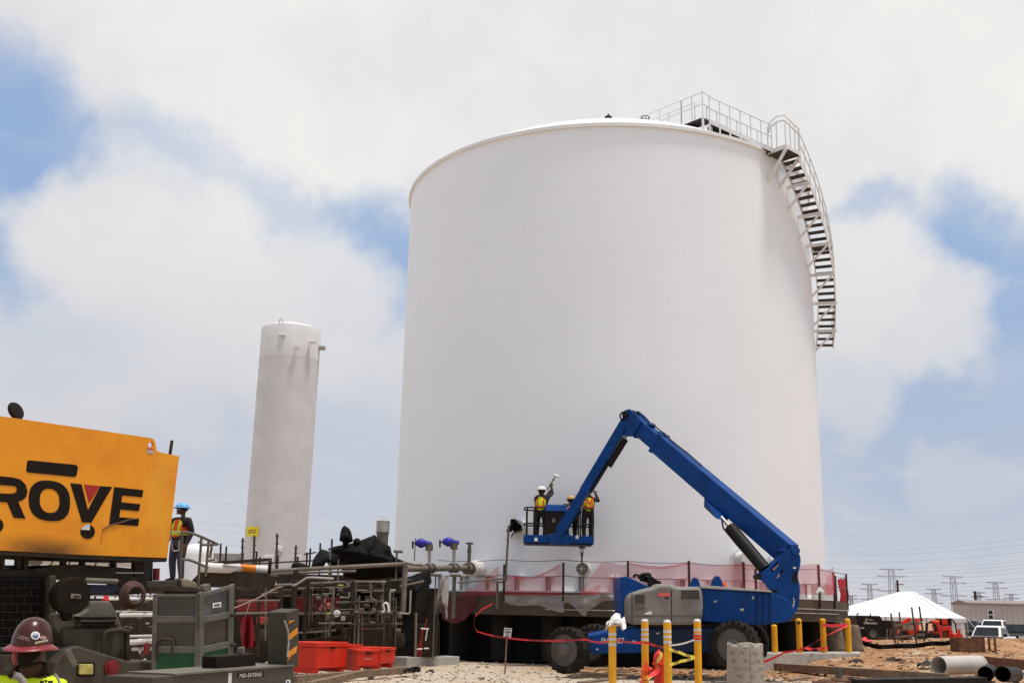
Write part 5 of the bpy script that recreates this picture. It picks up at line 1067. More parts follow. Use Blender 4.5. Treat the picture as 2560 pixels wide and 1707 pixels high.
def wires():
    Y = 420.; mat = M('wire_grey', (.34, .35, .40), .6)
    for k, (x0, y0, x1, y1) in enumerate(((2060, 1381, 2600, 1340), (2060, 1388, 2600, 1356), (2062, 1405, 2600, 1375), (2062, 1422, 2600, 1398), (2062, 1432, 2600, 1406), (2062, 1443, 2600, 1415), (2080, 1455, 2600, 1424), (2080, 1468, 2600, 1440), (2100, 1478, 2600, 1446), (2100, 1487, 2600, 1458), (2120, 1494, 2600, 1467), (2120, 1502, 2600, 1478))):
        mb = MB(); mb.tube(sag(A(x0, y0, Y), A(x1, y1, Y*.8), 1.2, 12), .036, 5); o = build(mb, 'power_line', mat); tag(o, 'thin overhead power line right of the big tank, '+ORD[k]+(' of the bunch' if k in (0, 11) else ' from the top'), 'power line', 'power lines right of the tank')
    for k, (x0, y0, x1, y1) in enumerate(((560, 1258, 1000, 1292), (380, 1292, 1000, 1340), (380, 1311, 1000, 1353), (380, 1350, 1000, 1372))):
        mb = MB(); mb.tube(sag(A(x0, y0, Y), A(x1, y1, Y), .8, 12), .045, 5); o = build(mb, 'power_line', mat); tag(o, 'thin overhead power line left of the big tank, '+['topmost of four', 'second from the top', 'third from the top', 'lowest of four'][k], 'power line', 'power lines left of the tank')
wires()
# ------------------------------------------------------------ mobile crane at the left
CU = V((math.sin(R(41)), math.cos(R(41)), 0)); CN = V((CU.y, -CU.x, 0)); CP0 = A(415, 1397, 22.)
def C(px, py, off=0.): return AP(px, py, CP0+CN*off, CN)
def plate_material(soot, pale):
    m = mt('crane').copy(); m.name = 'crane_plate'; nt = m.node_tree; N = nt.nodes; L = nt.links; b = N['Principled BSDF']; src = b.inputs['Base Color'].links[0].from_socket
    tc = N.new('ShaderNodeTexCoord'); nz = N.new('ShaderNodeTexNoise'); nz.inputs['Scale'].default_value = 1.6; nz.inputs['Detail'].default_value = 7; nz.inputs['Roughness'].default_value = .65; L.new(tc.outputs['Object'], nz.inputs['Vector'])
    def spot(c, sx, sz, lo, hi, col, prev, amt):
        sb = N.new('ShaderNodeVectorMath'); sb.operation = 'SUBTRACT'; L.new(tc.outputs['Object'], sb.inputs[0]); sb.inputs[1].default_value = c
        dt = N.new('ShaderNodeVectorMath'); dt.operation = 'DOT_PRODUCT'; L.new(sb.outputs[0], dt.inputs[0]); dt.inputs[1].default_value = CU/sx; sp = N.new('ShaderNodeSeparateXYZ'); L.new(sb.outputs[0], sp.inputs[0])
        cb = N.new('ShaderNodeCombineXYZ'); L.new(dt.outputs['Value'], cb.inputs[0]); dv = N.new('ShaderNodeMath'); dv.operation = 'DIVIDE'; L.new(sp.outputs[2], dv.inputs[0]); dv.inputs[1].default_value = sz; L.new(dv.outputs[0], cb.inputs[1])
        ln = N.new('ShaderNodeVectorMath'); ln.operation = 'LENGTH'; L.new(cb.outputs[0], ln.inputs[0]); ad = N.new('ShaderNodeMath'); ad.operation = 'MULTIPLY_ADD'; L.new(nz.outputs['Fac'], ad.inputs[0]); ad.inputs[1].default_value = 1.1; L.new(ln.outputs['Value'], ad.inputs[2])
        mr = N.new('ShaderNodeMapRange'); mr.interpolation_type = 'SMOOTHSTEP'; mr.inputs['From Min'].default_value = hi; mr.inputs['From Max'].default_value = lo; mr.inputs['To Max'].default_value = amt; L.new(ad.outputs[0], mr.inputs['Value'])
        mx = N.new('ShaderNodeMix'); mx.data_type = 'RGBA'; L.new(mr.outputs[0], mx.inputs[0]); L.new(prev, mx.inputs[6]); mx.inputs[7].default_value = col+(1,); return mx.outputs[2]
    o = spot(pale, .5, 1.9, .75, 1.5, (.80, .36, .03), src, .6)  # lighter right end: light on the turned-back end put into the colour
    o = spot(soot, 1.1, .30, .6, 1.7, (.10, .045, .012), o, .9)
    L.new(o, b.inputs['Base Color']); return m
def crane():
    base = C(200, 1600); base.z = 0
    t = thing('mobile_crane', base, 'yellow mobile crane superstructure with black lettering on a grey green carrier', 'crane')
    def cp(pts, off, depth, name, mat, bevel=.0, par=t, smooth=None):
        mb = MB(); mb.prism([C(x, y, off) for x, y in pts], -CN*depth); return build(mb, name, mat, par, bevel=bevel, smooth=smooth)
    def rect(x0, y0, x1, y1, off, depth, name, mat, bevel=0., par=t): return cp([(x0, y0), (x1, y0), (x1, y1), (x0, y1)], off, depth, name, mat, bevel, par)
    # yellow side plate with its lifting-eye hole
    outer = [(-120, 1022), (0, 1039.5), (375, 1094), (384, 1097), (389, 1106), (390, 1118), (392, 1126), (398, 1129.5), (448, 1140), (418, 1394), (200, 1386), (0, 1375), (-120, 1369)]
    eye = [(377+6.5*math.cos(a*.5236), 1111.5+8*math.sin(a*.5236)) for a in range(12)]
    bm = bmesh.new(); es = []
    for loop in (outer, eye):
        vs = [bm.verts.new(C(x, y, 0)) for x, y in loop]
        for i in range(len(vs)): es.append(bm.edges.new((vs[i], vs[(i+1) % len(vs)])))
    bmesh.ops.triangle_fill(bm, use_beauty=True, edges=es); r_ = bmesh.ops.extrude_face_region(bm, geom=list(bm.faces)); bmesh.ops.translate(bm, verts=[e for e in r_['geom'] if isinstance(e, bmesh.types.BMVert)], vec=-CN*.07)
    bm.verts.index_update(); mb = MB(); mb.add([v.co.copy() for v in bm.verts], [tuple(v.index for v in f.verts) for f in bm.faces]); bm.free()
    plate = build(mb, 'counterweight_plate', plate_material(C(120, 1378)-base, C(405, 1200)-base), t, smooth=30)
    cp([(-120, 1060), (0, 1075), (340, 1120), (372, 1150), (412, 1160), (395, 1380), (-120, 1362)], -.30, 2.0, 'counterweight_body', 'crane')
    cp([(-120, 1369), (0, 1375), (200, 1386), (418, 1394), (416, 1404), (200, 1397), (0, 1386), (-120, 1380)], -.03, 2.1, 'lower_beam', 'dsteel')
    # crease where the end of the plate turns back
    rect(371, 1120, 381, 1123, .002, .01, 'sticker', M('sticker_red', (.5, .05, .04), .5), par=plate) if False else None
    cp([(368.5, 1119.5), (384, 1121), (384, 1124.5), (368.5, 1123)], .008, .004, 'sticker', M('sticker_red', (.5, .05, .04), .5), par=plate)
    cp([(368.5, 1123), (384, 1124.5), (383.5, 1134), (368, 1132.5)], .008, .004, 'sticker', M('sticker_grey', (.45, .36, .32), .5), par=plate)
    # lettering, painted black
    O = .008
    def let(pts, name='letter', mat='cblack', off=O): cp(pts, off, .006, name, mat, par=plate)
    def q(pts): return [(x/3.92, 1000+y/3.92) for x, y in pts]
    let(q([(268, 598), (285, 588), (735, 632), (757, 642), (764, 660), (752, 735), (740, 748), (715, 750), (282, 708), (262, 700), (258, 685)]), 'painted_bar')
    # R
    def ringpts(cx, cy, rx, ry, ex, n, rot):
        out = []
        for i in range(n):
            a = 2*math.pi*i/n; c_, s_ = math.cos(a), math.sin(a); x = math.copysign(abs(c_)**ex, c_)*rx; y = math.copysign(abs(s_)**ex, s_)*ry; out.append((cx+x, cy+y+x*rot))
        return out
    n = 32; o_, i_ = q(ringpts(485, 985, 203, 198, .80, n, .085)), q(ringpts(487, 985, 97, 118, .85, n, .085))
    mb = MB(); mb.add([C(x, y, O) for x, y in o_+i_], [(k, (k+1) % n, (k+1) % n+n, k+n) for k in range(n)]); build(mb, 'letter', 'cblack', plate)
    let(q([(690, 812), (800, 822), (862, 1075), (985, 840), (1100, 850), (895, 1200), (805, 1195)]))
    let(q([(825, 825), (980, 840), (875, 1010)]), 'red_triangle', M('triangle_red', (.36, .02, .012), .5))
    let(q([(1120, 850), (1405, 880), (1395, 950), (1198, 932), (1190, 998), (1375, 1018), (1363, 1086), (1180, 1070), (1170, 1145), (1365, 1160), (1355, 1232), (1070, 1212)]))
    let(q([(-260, 720), (0, 745), (150, 760), (215, 790), (255, 840), (270, 890), (258, 945), (225, 975), (180, 995), (252, 1160), (135, 1150), (72, 1003), (0, 998), (-60, 992), (-75, 1135), (-190, 1122)])) if False else None
    # R in four pieces so that its bowl stays open
    let(q([(-230, 722), (-120, 733), (-175, 1125), (-285, 1115)])); let(q([(-120, 733), (120, 755), (120, 838), (-130, 820)])); let(q([(120, 755), (200, 775), (250, 825), (270, 890), (258, 945), (222, 978), (165, 998), (95, 1000), (95, 916), (140, 912), (165, 890), (165, 860), (150, 842), (120, 838)])); let(q([(-140, 905), (95, 916), (95, 1000), (180, 996), (252, 1160), (135, 1150), (72, 1000), (-155, 985)]))
    for cx, cy, r_, wedge in ((860, 1287, 71, True), (-35, 1225, 70, False)):
        pts = [(cx+r_*math.cos(a*.2618), cy+r_*math.sin(a*.2618)) for a in range(24)]; let(q(pts), 'port', 'cblack', O)  # flat black disc: dark inside of a hole put into its colour
        if wedge: let(q([(795, 1268), (805, 1245), (835, 1222), (862, 1216), (882, 1220), (880, 1272)]), 'port_wedge', 'reflect', O+.006)
    # welded crack and drip
    mb = MB(); mb.tube([C(x, y, .01) for x, y in q([(1010, 1262), (1090, 1220), (1180, 1200), (1260, 1170), (1345, 1160)])], .014, 6); build(mb, 'weld_scar', 'clay', plate)
    mb = MB(); mb.tube([C(x, y, .004) for x, y in q([(1008, 1262), (998, 1330), (990, 1400)])], .008, 5); build(mb, 'rust_run', M('rust_run', (.5, .13, .015), .7), plate)
    # mirror disc and whip on top
    m0 = C(39, 1028, -.6); mb = MB(); ax = V((.9, -.30, .42)).normalized(); mb.lathe([(.001, -.03), (.17, -.03), (.19, 0), (.17, .04), (.001, .05)], m0, 24, ax=ax); mm = build(mb, 'mirror', 'cblack', t, smooth=40); mm.scale = (1, 1, 1)
    mb = MB(); mb.cyl(m0-ZA*.1, C(42, 1060, -.6), .03, n=8); build(mb, 'mirror_stem', 'cblack', t)
    mb = MB(); mb.cyl(C(425, 1135, -.5), C(430, 1101, -.5), .035, n=8); build(mb, 'rod', 'dsteel', t)
    # struts below the beam
    for x0, x1, y1 in ((7, 13, 1422), (45, 53, 1420), (61, 72, 1424), (158, 167, 1440), (206, 214, 1440), (285, 292, 1440), (338, 360, 1450)): cp([(x0, 1383), (x1, 1383), (x1-1, y1), (x0-1, y1)], -.4, .15, 'strut', 'dsteel')
    cp([(-60, 1412), (62, 1412), (62, 1418), (-60, 1418)], -.5, .2, 'rail', 'dsteel')
    cp([(-80, 1424), (80, 1422), (130, 1412), (200, 1410), (335, 1420), (335, 1446), (215, 1449), (130, 1446), (-80, 1446)], -.35, 1.8, 'engine_deck', 'dsteel', .03)
    rect(290, 1430, 360, 1433, -.3, .04, 'trim_strip', 'galv')
    # grille
    rect(-80, 1440, 128, 1650, -.25, .6, 'grille_cavity', M('cavity_black', (.008, .006, .005), .9))
    for k in range(10):
        y = 1448+k*20; 
        if y > 1645: break
        rect(-60, y, 124, y+2.6, -.2, .04, 'grille_bar', M('grille_brown', (.030, .022, .015), .8, spec=.1))
        for j in range(7):
            x = -40+j*34+(17 if k % 2 else 0)-k*1.0
            if x < 118: rect(x, y+2.6, x+2.4, y+20, -.2, .04, 'grille_bar', M('grille_brown', (.030, .022, .015), .8, spec=.1))
    cp([(125, 1438), (142, 1438), (140, 1640), (121, 1640)], -.05, .4, 'frame_column', 'cgrey', .02); rect(-80, 1617, 122, 1632, -.05, .3, 'frame_rail', 'cgrey', .02)
    # hood, filter, latch
    cp([(226, 1502), (276, 1502), (284, 1515), (299, 1548), (312, 1592), (158, 1592), (138, 1568), (137, 1533), (166, 1533), (200, 1536), (222, 1522)], .15, 1.0, 'hood_top', 'cgrey2', .03)
    cp([(158, 1568), (312, 1568), (323, 1602), (323, 1655), (255, 1640), (195, 1622), (160, 1628)], .25, 1.0, 'hood_front', 'cgrey', .04)
    rect(197, 1541, 292, 1547, .35, .2, 'latch_bar', 'cblack', .01); rect(202, 1548, 290, 1553, .32, .1, 'latch_bar', 'cgrey2', .01); rect(200, 1553, 291, 1566, .30, .1, 'latch_recess', 'cblack', .01)
    for px in (196, 290): mb = MB(); c_ = C(px, 1562, .34); mb.ball(c_, .05, 8, 6); build(mb, 'latch_knob', 'dsteel', t)
    c_ = C(183, 1489, .55); r_ = (C(226, 1489, .55)-c_).length; mb = MB(); mb.lathe([(.001, -.30), (r_*.93, -.30), (r_, -.22), (r_, .0), (r_*.95, .04), (r_*.8, .045), (.001, .05)], c_, 40, ax=CN); fl = build(mb, 'air_filter', 'cblack', t, smooth=35)
    mb = MB(); mb.prism([C(x, y, .615) for x, y in ((178, 1483), (202, 1485), (202, 1495), (177, 1494))], -CN*.01); lbl = build(mb, 'filter_label', 'grey_tape', fl)
    mb = MB(); mb.prism([C(x, y, .622) for x, y in ((184, 1487), (201, 1488), (200, 1493), (184, 1492.5))], -CN*.004); build(mb, 'label_panel', 'dsteel', lbl)
    cp([(163, 1528), (182, 1528), (182, 1545), (177, 1552), (167, 1552), (160, 1540)], .45, .2, 'filter_neck', 'cblack', .02)
    mb = MB(); mb.tube([C(x, y, .4) for x, y in ((256, 1640), (259, 1592), (264, 1581), (272, 1577), (300, 1575), (321, 1579))], .045, 8); build(mb, 'grab_rail', 'dsteel', t, smooth=60); rect(316, 1575, 325, 1652, .42, .1, 'grab_post', 'dsteel', .01)
    # bumper with lamps
    cp([(118, 1740), (140, 1655), (166, 1622), (196, 1614), (322, 1652), (437, 1655), (437, 1740)], .7, 1.4, 'bumper', 'cgrey', .03)
    cp([(-80, 1636), (120, 1636), (150, 1660), (130, 1740), (-80, 1740)], .3, .8, 'side_frame', 'dsteel', .02)
    mb = MB(); mb.beam(C(167, 1624, .9), C(188, 1664, .95), .10, .10); build(mb, 'step_strut', 'cgrey2', t, bevel=.01)
    rect(196, 1655, 238, 1690, .74, .1, 'lamp_housing', 'cblack', .01); rect(199, 1659, 234, 1685, .78, .08, 'marker_lamp', M('lens_amber', (.42, .36, .10), .25, var=.3, scale=9), .02)
    c_ = C(282, 1669, .76); mb = MB(); mb.lathe([(.001, .05), (.10, .04), (.115, .0), (.14, -.01), (.14, -.06)], c_, 24, ax=CN); build(mb, 'tail_lamp', M('lens_red', (.16, .012, .010), .25), t, smooth=40)
    # pipes and hose bundle behind the filter
    mb = MB(); mb.cyl(C(212, 1450, -.1), C(293, 1453, -.1), .055, n=12); build(mb, 'cross_pipe', 'cgrey2', t, smooth=40)
    cp([(222, 1460), (302, 1462), (302, 1484), (226, 1486)], -.2, .3, 'air_duct', 'denim', .04)
    c_ = C(331, 1487, .0)
    for k, rr in enumerate((1., .86, .72)): mb = MB(); r_ = rr*33/PXM(20.); mb.tube([c_+CU*(r_*math.cos(a*.37))+ZA*(r_*.95*math.sin(a*.37))+CN*(.05*k) for a in range(18)], .045, 8); build(mb, 'hose_coil', M('hose_brown', (.085, .040, .026), .6, var=.3), t, smooth=60)
    cp([(296, 1445), (340, 1440), (352, 1470), (320, 1482), (298, 1470)], -.3, .5, 'bracket', 'dsteel', .02)
    # access deck and railing
    cp([(300, 1476), (352, 1466), (440, 1463), (500, 1470), (536, 1480), (534, 1488), (470, 1484), (420, 1480), (345, 1484), (300, 1488)], -.5, 1.4, 'access_deck', 'dsteel', .01)
    cp([(368, 1452), (444, 1450), (444, 1466), (366, 1466)], -.7, .6, 'toe_board', 'cgrey', .01)
    cp([(452, 1446), (470, 1447), (492, 1456), (494, 1470), (455, 1466)], -.6, .3, 'yellow_box', M('box_tan', (.24, .19, .12), .7), .02)
    cp([(512, 1462), (524, 1458), (530, 1470), (528, 1480), (508, 1478)], -.5, .2, 'cleat', 'cgrey2', .02)
    cp([(356, 1390), (384, 1388), (382, 1452), (360, 1452)], -.9, .4, 'battery_box', 'dcloth', .02); 
    mb = MB(); mb.cyl(C(391, 1420, -.85), C(390, 1450, -.85), .07, n=12); build(mb, 'extinguisher', M('bag_dark_red', (.16, .014, .014), .7), t)
    rl = []
    for pts in ([(455, 1330), (470, 1331), (485, 1334), (505, 1342), (525, 1351), (545, 1360)], [(455, 1399), (470, 1398), (495, 1407), (520, 1418)], [(500, 1362), (545, 1360)]):
        mb = MB(); mb.tube([C(x, y, -1.2) for x, y in pts], .03, 8); build(mb, 'guard_rail', 'steel', t, smooth=60)
    for x0, y0, x1, y1 in ((504, 1341, 494, 1472), (522, 1350, 514, 1440), (455, 1330, 449, 1466), (530, 1361, 525, 1394), (536, 1398, 516, 1402)): mb = MB(); mb.cyl(C(x0, y0, -1.2), C(x1, y1, -1.2), .03, n=8); build(mb, 'rail_post', 'steel', t)
    for pts in ([(426, 1345), (426, 1330), (446, 1329), (450, 1334)], [(428, 1345), (430, 1372), (434, 1377), (447, 1375), (448, 1350)]): mb = MB(); mb.tube([C(x, y, -1.1) for x, y in pts], .016, 6); build(mb, 'hand_loop', 'galv', t, smooth=60)
    # outrigger beam
    U2 = V((.28, .96, 0)).normalized(); N2 = V((U2.y, -U2.x, 0)); D0 = A(437, 1687, 15.0)
    def D(px, py, off=0.): return AP(px, py, D0+N2*off, N2)
    def dp(pts, off, depth, name, mat, par=t, bevel=0.): mb = MB(); mb.prism([D(x, y, off) for x, y in pts], -N2*depth); return build(mb, name, mat, par, bevel=bevel)
    ob = dp([(380, 1692), (437, 1687), (735, 1664), (737, 1730), (437, 1760), (380, 1765)], 0, .7, 'outrigger_beam', M('outrigger_dark', (.062, .050, .036), .55, var=.15, scale=3, dirt=(.04, .032, .024)), bevel=.015)
    dp([(437, 1683), (735, 1660), (735, 1664.5), (437, 1688)], .02, .75, 'beam_flange', 'cgrey2')
    dp([(572, 1681), (580, 1680.5), (578, 1725), (569, 1726)], .004, .004, 'white_stripe', 'reflect', ob)
    dp([(592, 1682), (660, 1677.5), (660, 1690.5), (596, 1695)], .003, .003, 'label_ground', 'cblack', ob)
    a_, b_, c2 = D(599, 1693, .008), D(655, 1688.8, .008), D(599, 1683.5, .008); mb = text_mb('MID-EXTEND', a_, (b_-a_), (c2-a_), (c2-a_).length, .0, shear=.12, width=(b_-a_).length); build(mb, 'lettering', 'paper', ob)
    dp([(715, 1699), (726, 1698), (726, 1712), (715, 1713)], .004, .004, 'white_square', 'paper', ob); dp([(718, 1702), (722, 1701.5), (723, 1706), (720, 1710), (718, 1710)], .008, .003, 'square_mark', 'ink', ob)
    # jack leg with hazard stripes
    dp([(717, 1530), (748, 1521), (746, 1665), (717, 1668)], -.02, .35, 'jack_leg', M('jack_dark', (.05, .042, .028), .6), bevel=.01)
    for pts in ([(723, 1551), (738, 1549), (723, 1559)], [(722, 1586), (744.5, 1568), (743.5, 1583), (722, 1601)], [(721, 1629), (743, 1613), (741, 1629), (720, 1645)], [(719, 1650), (727, 1643), (719, 1652)]): dp(pts, -.012, .006, 'hazard_stripe', M('hazard_orange', (.70, .24, .012), .5))
    mb = MB(); mb.tube([D(x, y, .05) for x, y in ((712, 1552), (720, 1575), (722, 1605), (718, 1640))], .015, 6); build(mb, 'hose', 'galv', t)
    dp([(541, 1640), (640, 1632), (640, 1668), (541, 1676)], -.25, .25, 'battery_box', 'cblack', t, .02); dp([(607, 1618), (613, 1616), (613, 1634), (606, 1635)], -.3, .1, 'lift_pin', 'cgrey2', t, .01)
crane()
# ------------------------------------------------------------ grey cabinet with tinted panels
def cabinet():
    CABG = M('cabinet_grey', (.115, .105, .085), .6, var=.12, scale=3, dirt=(.075, .064, .05), dmin=.45, dmax=.75, dscale=2.5)
    Yc = 21.; cor = A(500, 1580, Yc); t = thing('equipment_cabinet', V((cor.x-.5, Yc, .2)), 'grey framed cabinet with tinted panes and green lower panels beside the outrigger', 'cabinet')
    nL = V((.12, -1, 0)).normalized(); U2 = V((.55, .83, 0)).normalized(); nR = V((U2.y, -U2.x, 0))
    def L_(x, y, o=0.): return AP(x, y, cor+nL*o, nL)
    def R_(x, y, o=0.): return AP(x, y, cor+nR*o, nR)
    def pl(fn, n_, pts, off, depth, name, mat, bev=.01, par=t): mb = MB(); mb.prism([fn(x, y, off) for x, y in pts], -n_*depth); return build(mb, name, mat, par, bevel=bev)
    def rl(x0, y0, x1, y1, name, mat, off=0., d=.08): return pl(L_, nL, [(x0, y0), (x1, y0), (x1, y1), (x0, y1)], off, d, name, mat)
    tint = M('tinted_pane', (.058, .046, .034), .3, var=.4, scale=2, spec=.4)
    for x0, x1 in ((379, 391), (486, 501)): pl(L_, nL, [(x0+3, 1485), (x1+3, 1485), (x1-2, 1700), (x0-2, 1700)], .02, .12, 'frame_post', CABG)
    for y0, y1 in ((1484, 1492), (1539, 1556), (1615, 1632), (1681, 1690)): rl(384, y0, 490, y1, 'frame_rail', CABG, .015, .1)
    rl(388, 1490, 490, 1541, 'pane', tint, -.03, .03); rl(386, 1554, 488, 1617, 'pane', tint, -.03, .03); rl(386, 1630, 486, 1683, 'green_panel', 'green', -.02, .04)
    for pts in ([(500, 1482), (511, 1478), (509, 1690), (497, 1694)], [(574, 1466), (587, 1458), (583, 1640), (570, 1646)]): pl(R_, nR, pts, .02, .1, 'frame_post', CABG)
    for (xa, ya, xb, yb, h) in ((509, 1482, 575, 1463, 10), (509, 1541, 575, 1528, 16), (507, 1616, 573, 1602, 16), (506, 1665, 571, 1648, 9)): pl(R_, nR, [(xa, ya), (xb, yb), (xb, yb+h), (xa, ya+h)], .015, .08, 'frame_rail', CABG)
    pl(R_, nR, [(509, 1490), (575, 1472), (575, 1530), (508, 1543)], -.03, .03, 'pane', M('tinted_pane_r', (.075, .066, .062), .25, var=.4, scale=2, spec=.5)); pl(R_, nR, [(508, 1556), (575, 1543), (573, 1604), (507, 1618)], -.03, .03, 'pane', tint); pl(R_, nR, [(507, 1631), (573, 1617), (571, 1650), (506, 1667)], -.02, .04, 'green_panel', 'green')
    lb = pl(R_, nR, [(532, 1507), (553, 1504), (553, 1516), (532, 1519)], .0, .01, 'notice', 'paper', 0.); pl(R_, nR, [(536, 1510), (550, 1508), (550, 1513), (536, 1515)], .006, .004, 'notice_print', 'vent', 0., lb)
    mb = MB(); mb.tube([L_(x, y, .12) for x, y in ((391, 1650), (393, 1606), (396, 1599), (402, 1597), (424, 1597), (430, 1600), (432, 1607), (430, 1640))], .028, 8); build(mb, 'grab_loop', 'dsteel', t, smooth=60)
    rl(518-20, 1480, 500, 1484, 'cap', CABG, .03, .5)
    mb = MB(); mb.box(cor+V((-.42, .55, .0)), (.78, .8, 1.5)); build(mb, 'inner_box', M('cavity_black', (.008, .006, .005), .9), t)
    for y in (1537, 1611): mb = MB(); c_ = R_(582, y, .05); mb.cyl(c_-V((.06, 0, 0)), c_+V((.06, 0, 0)), .035, n=8); build(mb, 'hinge', 'dsteel', t)
cabinet()
# ------------------------------------------------------------ process pipework between the crane and the tank
def T(px0, py0, px1, py1, Y0, r_px, name, mat, par, Y1=None, n=8):
    mb = MB(); mb.cyl(A(px0, py0, Y0), A(px1, py1, Y1 or Y0), r_px/PXM(Y0), n=n); return build(mb, name, mat, par, smooth=40)
def TT(pts, Y, r_px, name, mat, par, n=8):
    mb = MB(); mb.tube([A(x, y, Y) for x, y in pts], r_px/PXM(Y), n); return build(mb, name, mat, par, smooth=60)
def BX(x0, y0, x1, y1, Y, d, name, mat, par, bev=.01):
    a, b = A(x0, y1, Y), A(x1, y0, Y); mb = MB(); mb.box(((a.x+b.x)/2, Y+d/2, (a.z+b.z)/2), (abs(b.x-a.x), d, abs(b.z-a.z))); return build(mb, name, mat, par, bevel=bev)
def TH(name, px, py, Y, label, cat, group=None): return thing(name, A(px, py, Y), label, cat, group)
def pipework():
    # dark process skid behind everything
    t = TH('process_skid', 850, 1640, 33.6, 'dark crowded process skid of frames and vessels behind the pipe rack', 'skid')
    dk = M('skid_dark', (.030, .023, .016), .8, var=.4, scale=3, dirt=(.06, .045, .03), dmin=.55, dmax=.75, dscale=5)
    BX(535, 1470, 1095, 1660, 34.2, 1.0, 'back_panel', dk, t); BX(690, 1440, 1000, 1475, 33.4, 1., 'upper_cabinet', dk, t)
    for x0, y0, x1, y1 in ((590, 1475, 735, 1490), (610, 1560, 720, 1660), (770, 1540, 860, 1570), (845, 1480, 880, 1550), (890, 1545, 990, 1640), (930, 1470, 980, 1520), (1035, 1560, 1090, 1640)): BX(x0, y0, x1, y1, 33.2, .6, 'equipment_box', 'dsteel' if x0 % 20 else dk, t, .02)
    BX(735, 1494, 845, 1530, 32.8, .6, 'red_cabinet', M('skid_red', (.12, .008, .008), .6, var=.3), t, .02); BX(592, 1498, 700, 1528, 32.9, .5, 'red_cabinet', M('skid_red2', (.20, .016, .012), .6, var=.3), t, .02); BX(640, 1541, 678, 1558, 32.7, .2, 'red_window_box', M('skid_orange', (.45, .06, .03), .6), t, .02)  # last small box stands for the skid's red window
    rnd = random.Random(11)
    for k in range(34):
        x = rnd.uniform(610, 1080); y = rnd.uniform(1460, 1625); w = rnd.uniform(4, 14); h = rnd.uniform(3, 16); BX(x, y, x+w, y+h, 32.5+rnd.random()*.5, .2, 'instrument', rnd.choice(['dsteel', 'steel', dk, 'dsteel', 'galv' if k % 5 == 0 else 'dsteel']), t, .01)
    for px, py, r_ in ((815, 1590, 10), (905, 1560, 14), (860, 1585, 8), (1000, 1600, 12), (665, 1590, 16)):
        c_ = A(px, py, 32.6); mb = MB(); mb.lathe([(.001, -.2), (r_/PXM(32.6)*.7, -.2), (r_/PXM(32.6), -.12), (r_/PXM(32.6), .12), (r_/PXM(32.6)*.7, .2), (.001, .2)], c_, 16); build(mb, 'vessel', 'dsteel', t, smooth=40)
    # pipe rack in front
    t = TH('pipe_rack', 850, 1640, 30.5, 'rusty steel pipe rack with many thin pipes left of the big tank', 'pipe rack')
    for d in ((672, 1427, 1012, 1409, 30.2, 5.), (668, 1434, 890, 1427, 30.4, 3.2), (590, 1467, 730, 1460, 29.5, 3.), (775, 1458, 885, 1453, 30.6, 3.), (886, 1453, 966, 1454, 30.0, 2.6), (780, 1487, 838, 1482, 30.6, 2.4), (590, 1533, 720, 1531, 29.5, 2.8), (745, 1533, 1010, 1530, 30.4, 3.4), (590, 1502, 700, 1500, 29.8, 2.), (840, 1505, 960, 1502, 30.6, 1.8), (720, 1583, 840, 1575, 30.6, 2.2), (880, 1560, 1005, 1558, 30.8, 2.), (1000, 1465, 1060, 1452, 31.2, 2.4), (735, 1470, 870, 1467, 30.9, 1.8), (880, 1475, 960, 1477, 30.7, 2.6)):
        T(*d[:4], d[4], d[5], 'pipe', 'pipe', t)
    for d in ((705, 1455, 698, 1625, 29.9, 4.), (740, 1425, 733, 1540, 30.2, 7.), (772, 1450, 758, 1625, 30.4, 4.5), (826, 1372, 822, 1460, 30.8, 2.4), (846, 1398, 844, 1470, 31., 2.2), (834, 1465, 820, 1620, 30.5, 3.), (890, 1455, 884, 1625, 30.3, 3.), (898, 1488, 895, 1625, 30.6, 2.6), (926, 1453, 928, 1505, 30.2, 2.2), (941, 1490, 938, 1630, 30.4, 3.6), (953, 1488, 956, 1560, 30.6, 2.4), (973, 1475, 972, 1630, 30.5, 4.), (1026, 1475, 1024, 1532, 30.2, 2.2), (648, 1468, 645, 1640, 29.9, 3.6), (665, 1468, 664, 1600, 30.4, 2.4), (1040, 1530, 1038, 1640, 31.2, 3.)):
        T(*d[:4], d[4], d[5], 'post' if d[5] > 3.9 else 'pipe', 'dsteel' if d[5] > 3.5 else 'pipe', t)
    BX(868, 1450, 884, 1640, 30.1, .2, 'column', 'dsteel', t); BX(690, 1452, 698, 1640, 30.3, .2, 'column', 'dsteel', t); BX(964, 1440, 975, 1640, 31.0, .2, 'column', 'dsteel', t)
    TT([(730, 1463), (740, 1461), (750, 1455), (766, 1444), (780, 1443), (834, 1446)], 29.8, 2.8, 'conduit', 'galv', t); TT([(586, 1519), (640, 1497), (690, 1470), (720, 1460)], 29.6, 1.6, 'conduit', M('cord_tan', (.45, .33, .26), .6), t); TT([(625, 1500), (620, 1520), (614, 1537)], 29.6, 1.3, 'conduit', M('cord_tan', (.45, .33, .26), .6), t)
    TT([(1012, 1409), (1016, 1406), (1020, 1408), (1046, 1411), (1058, 1412)], 30.2, 4., 'pipe', 'pipe', t); TT([(1014, 1408), (1011, 1460), (1008, 1528)], 30.1, 6.4, 'riser_pipe', 'pipe', t); TT([(1000, 1532), (1022, 1533), (1025, 1528), (1027, 1475)], 30., 2.2, 'pipe', 'galv', t)
    TT([(955, 1530), (962, 1524), (958, 1512), (961, 1507), (966, 1506), (970, 1511), (972, 1530)], 29.9, 2.6, 'bright_bend', 'paper', t); TT([(980, 1478), (986, 1474), (990, 1474), (978, 1474), (975, 1485), (974, 1528)], 30.0, 2.6, 'bend', 'galv', t)
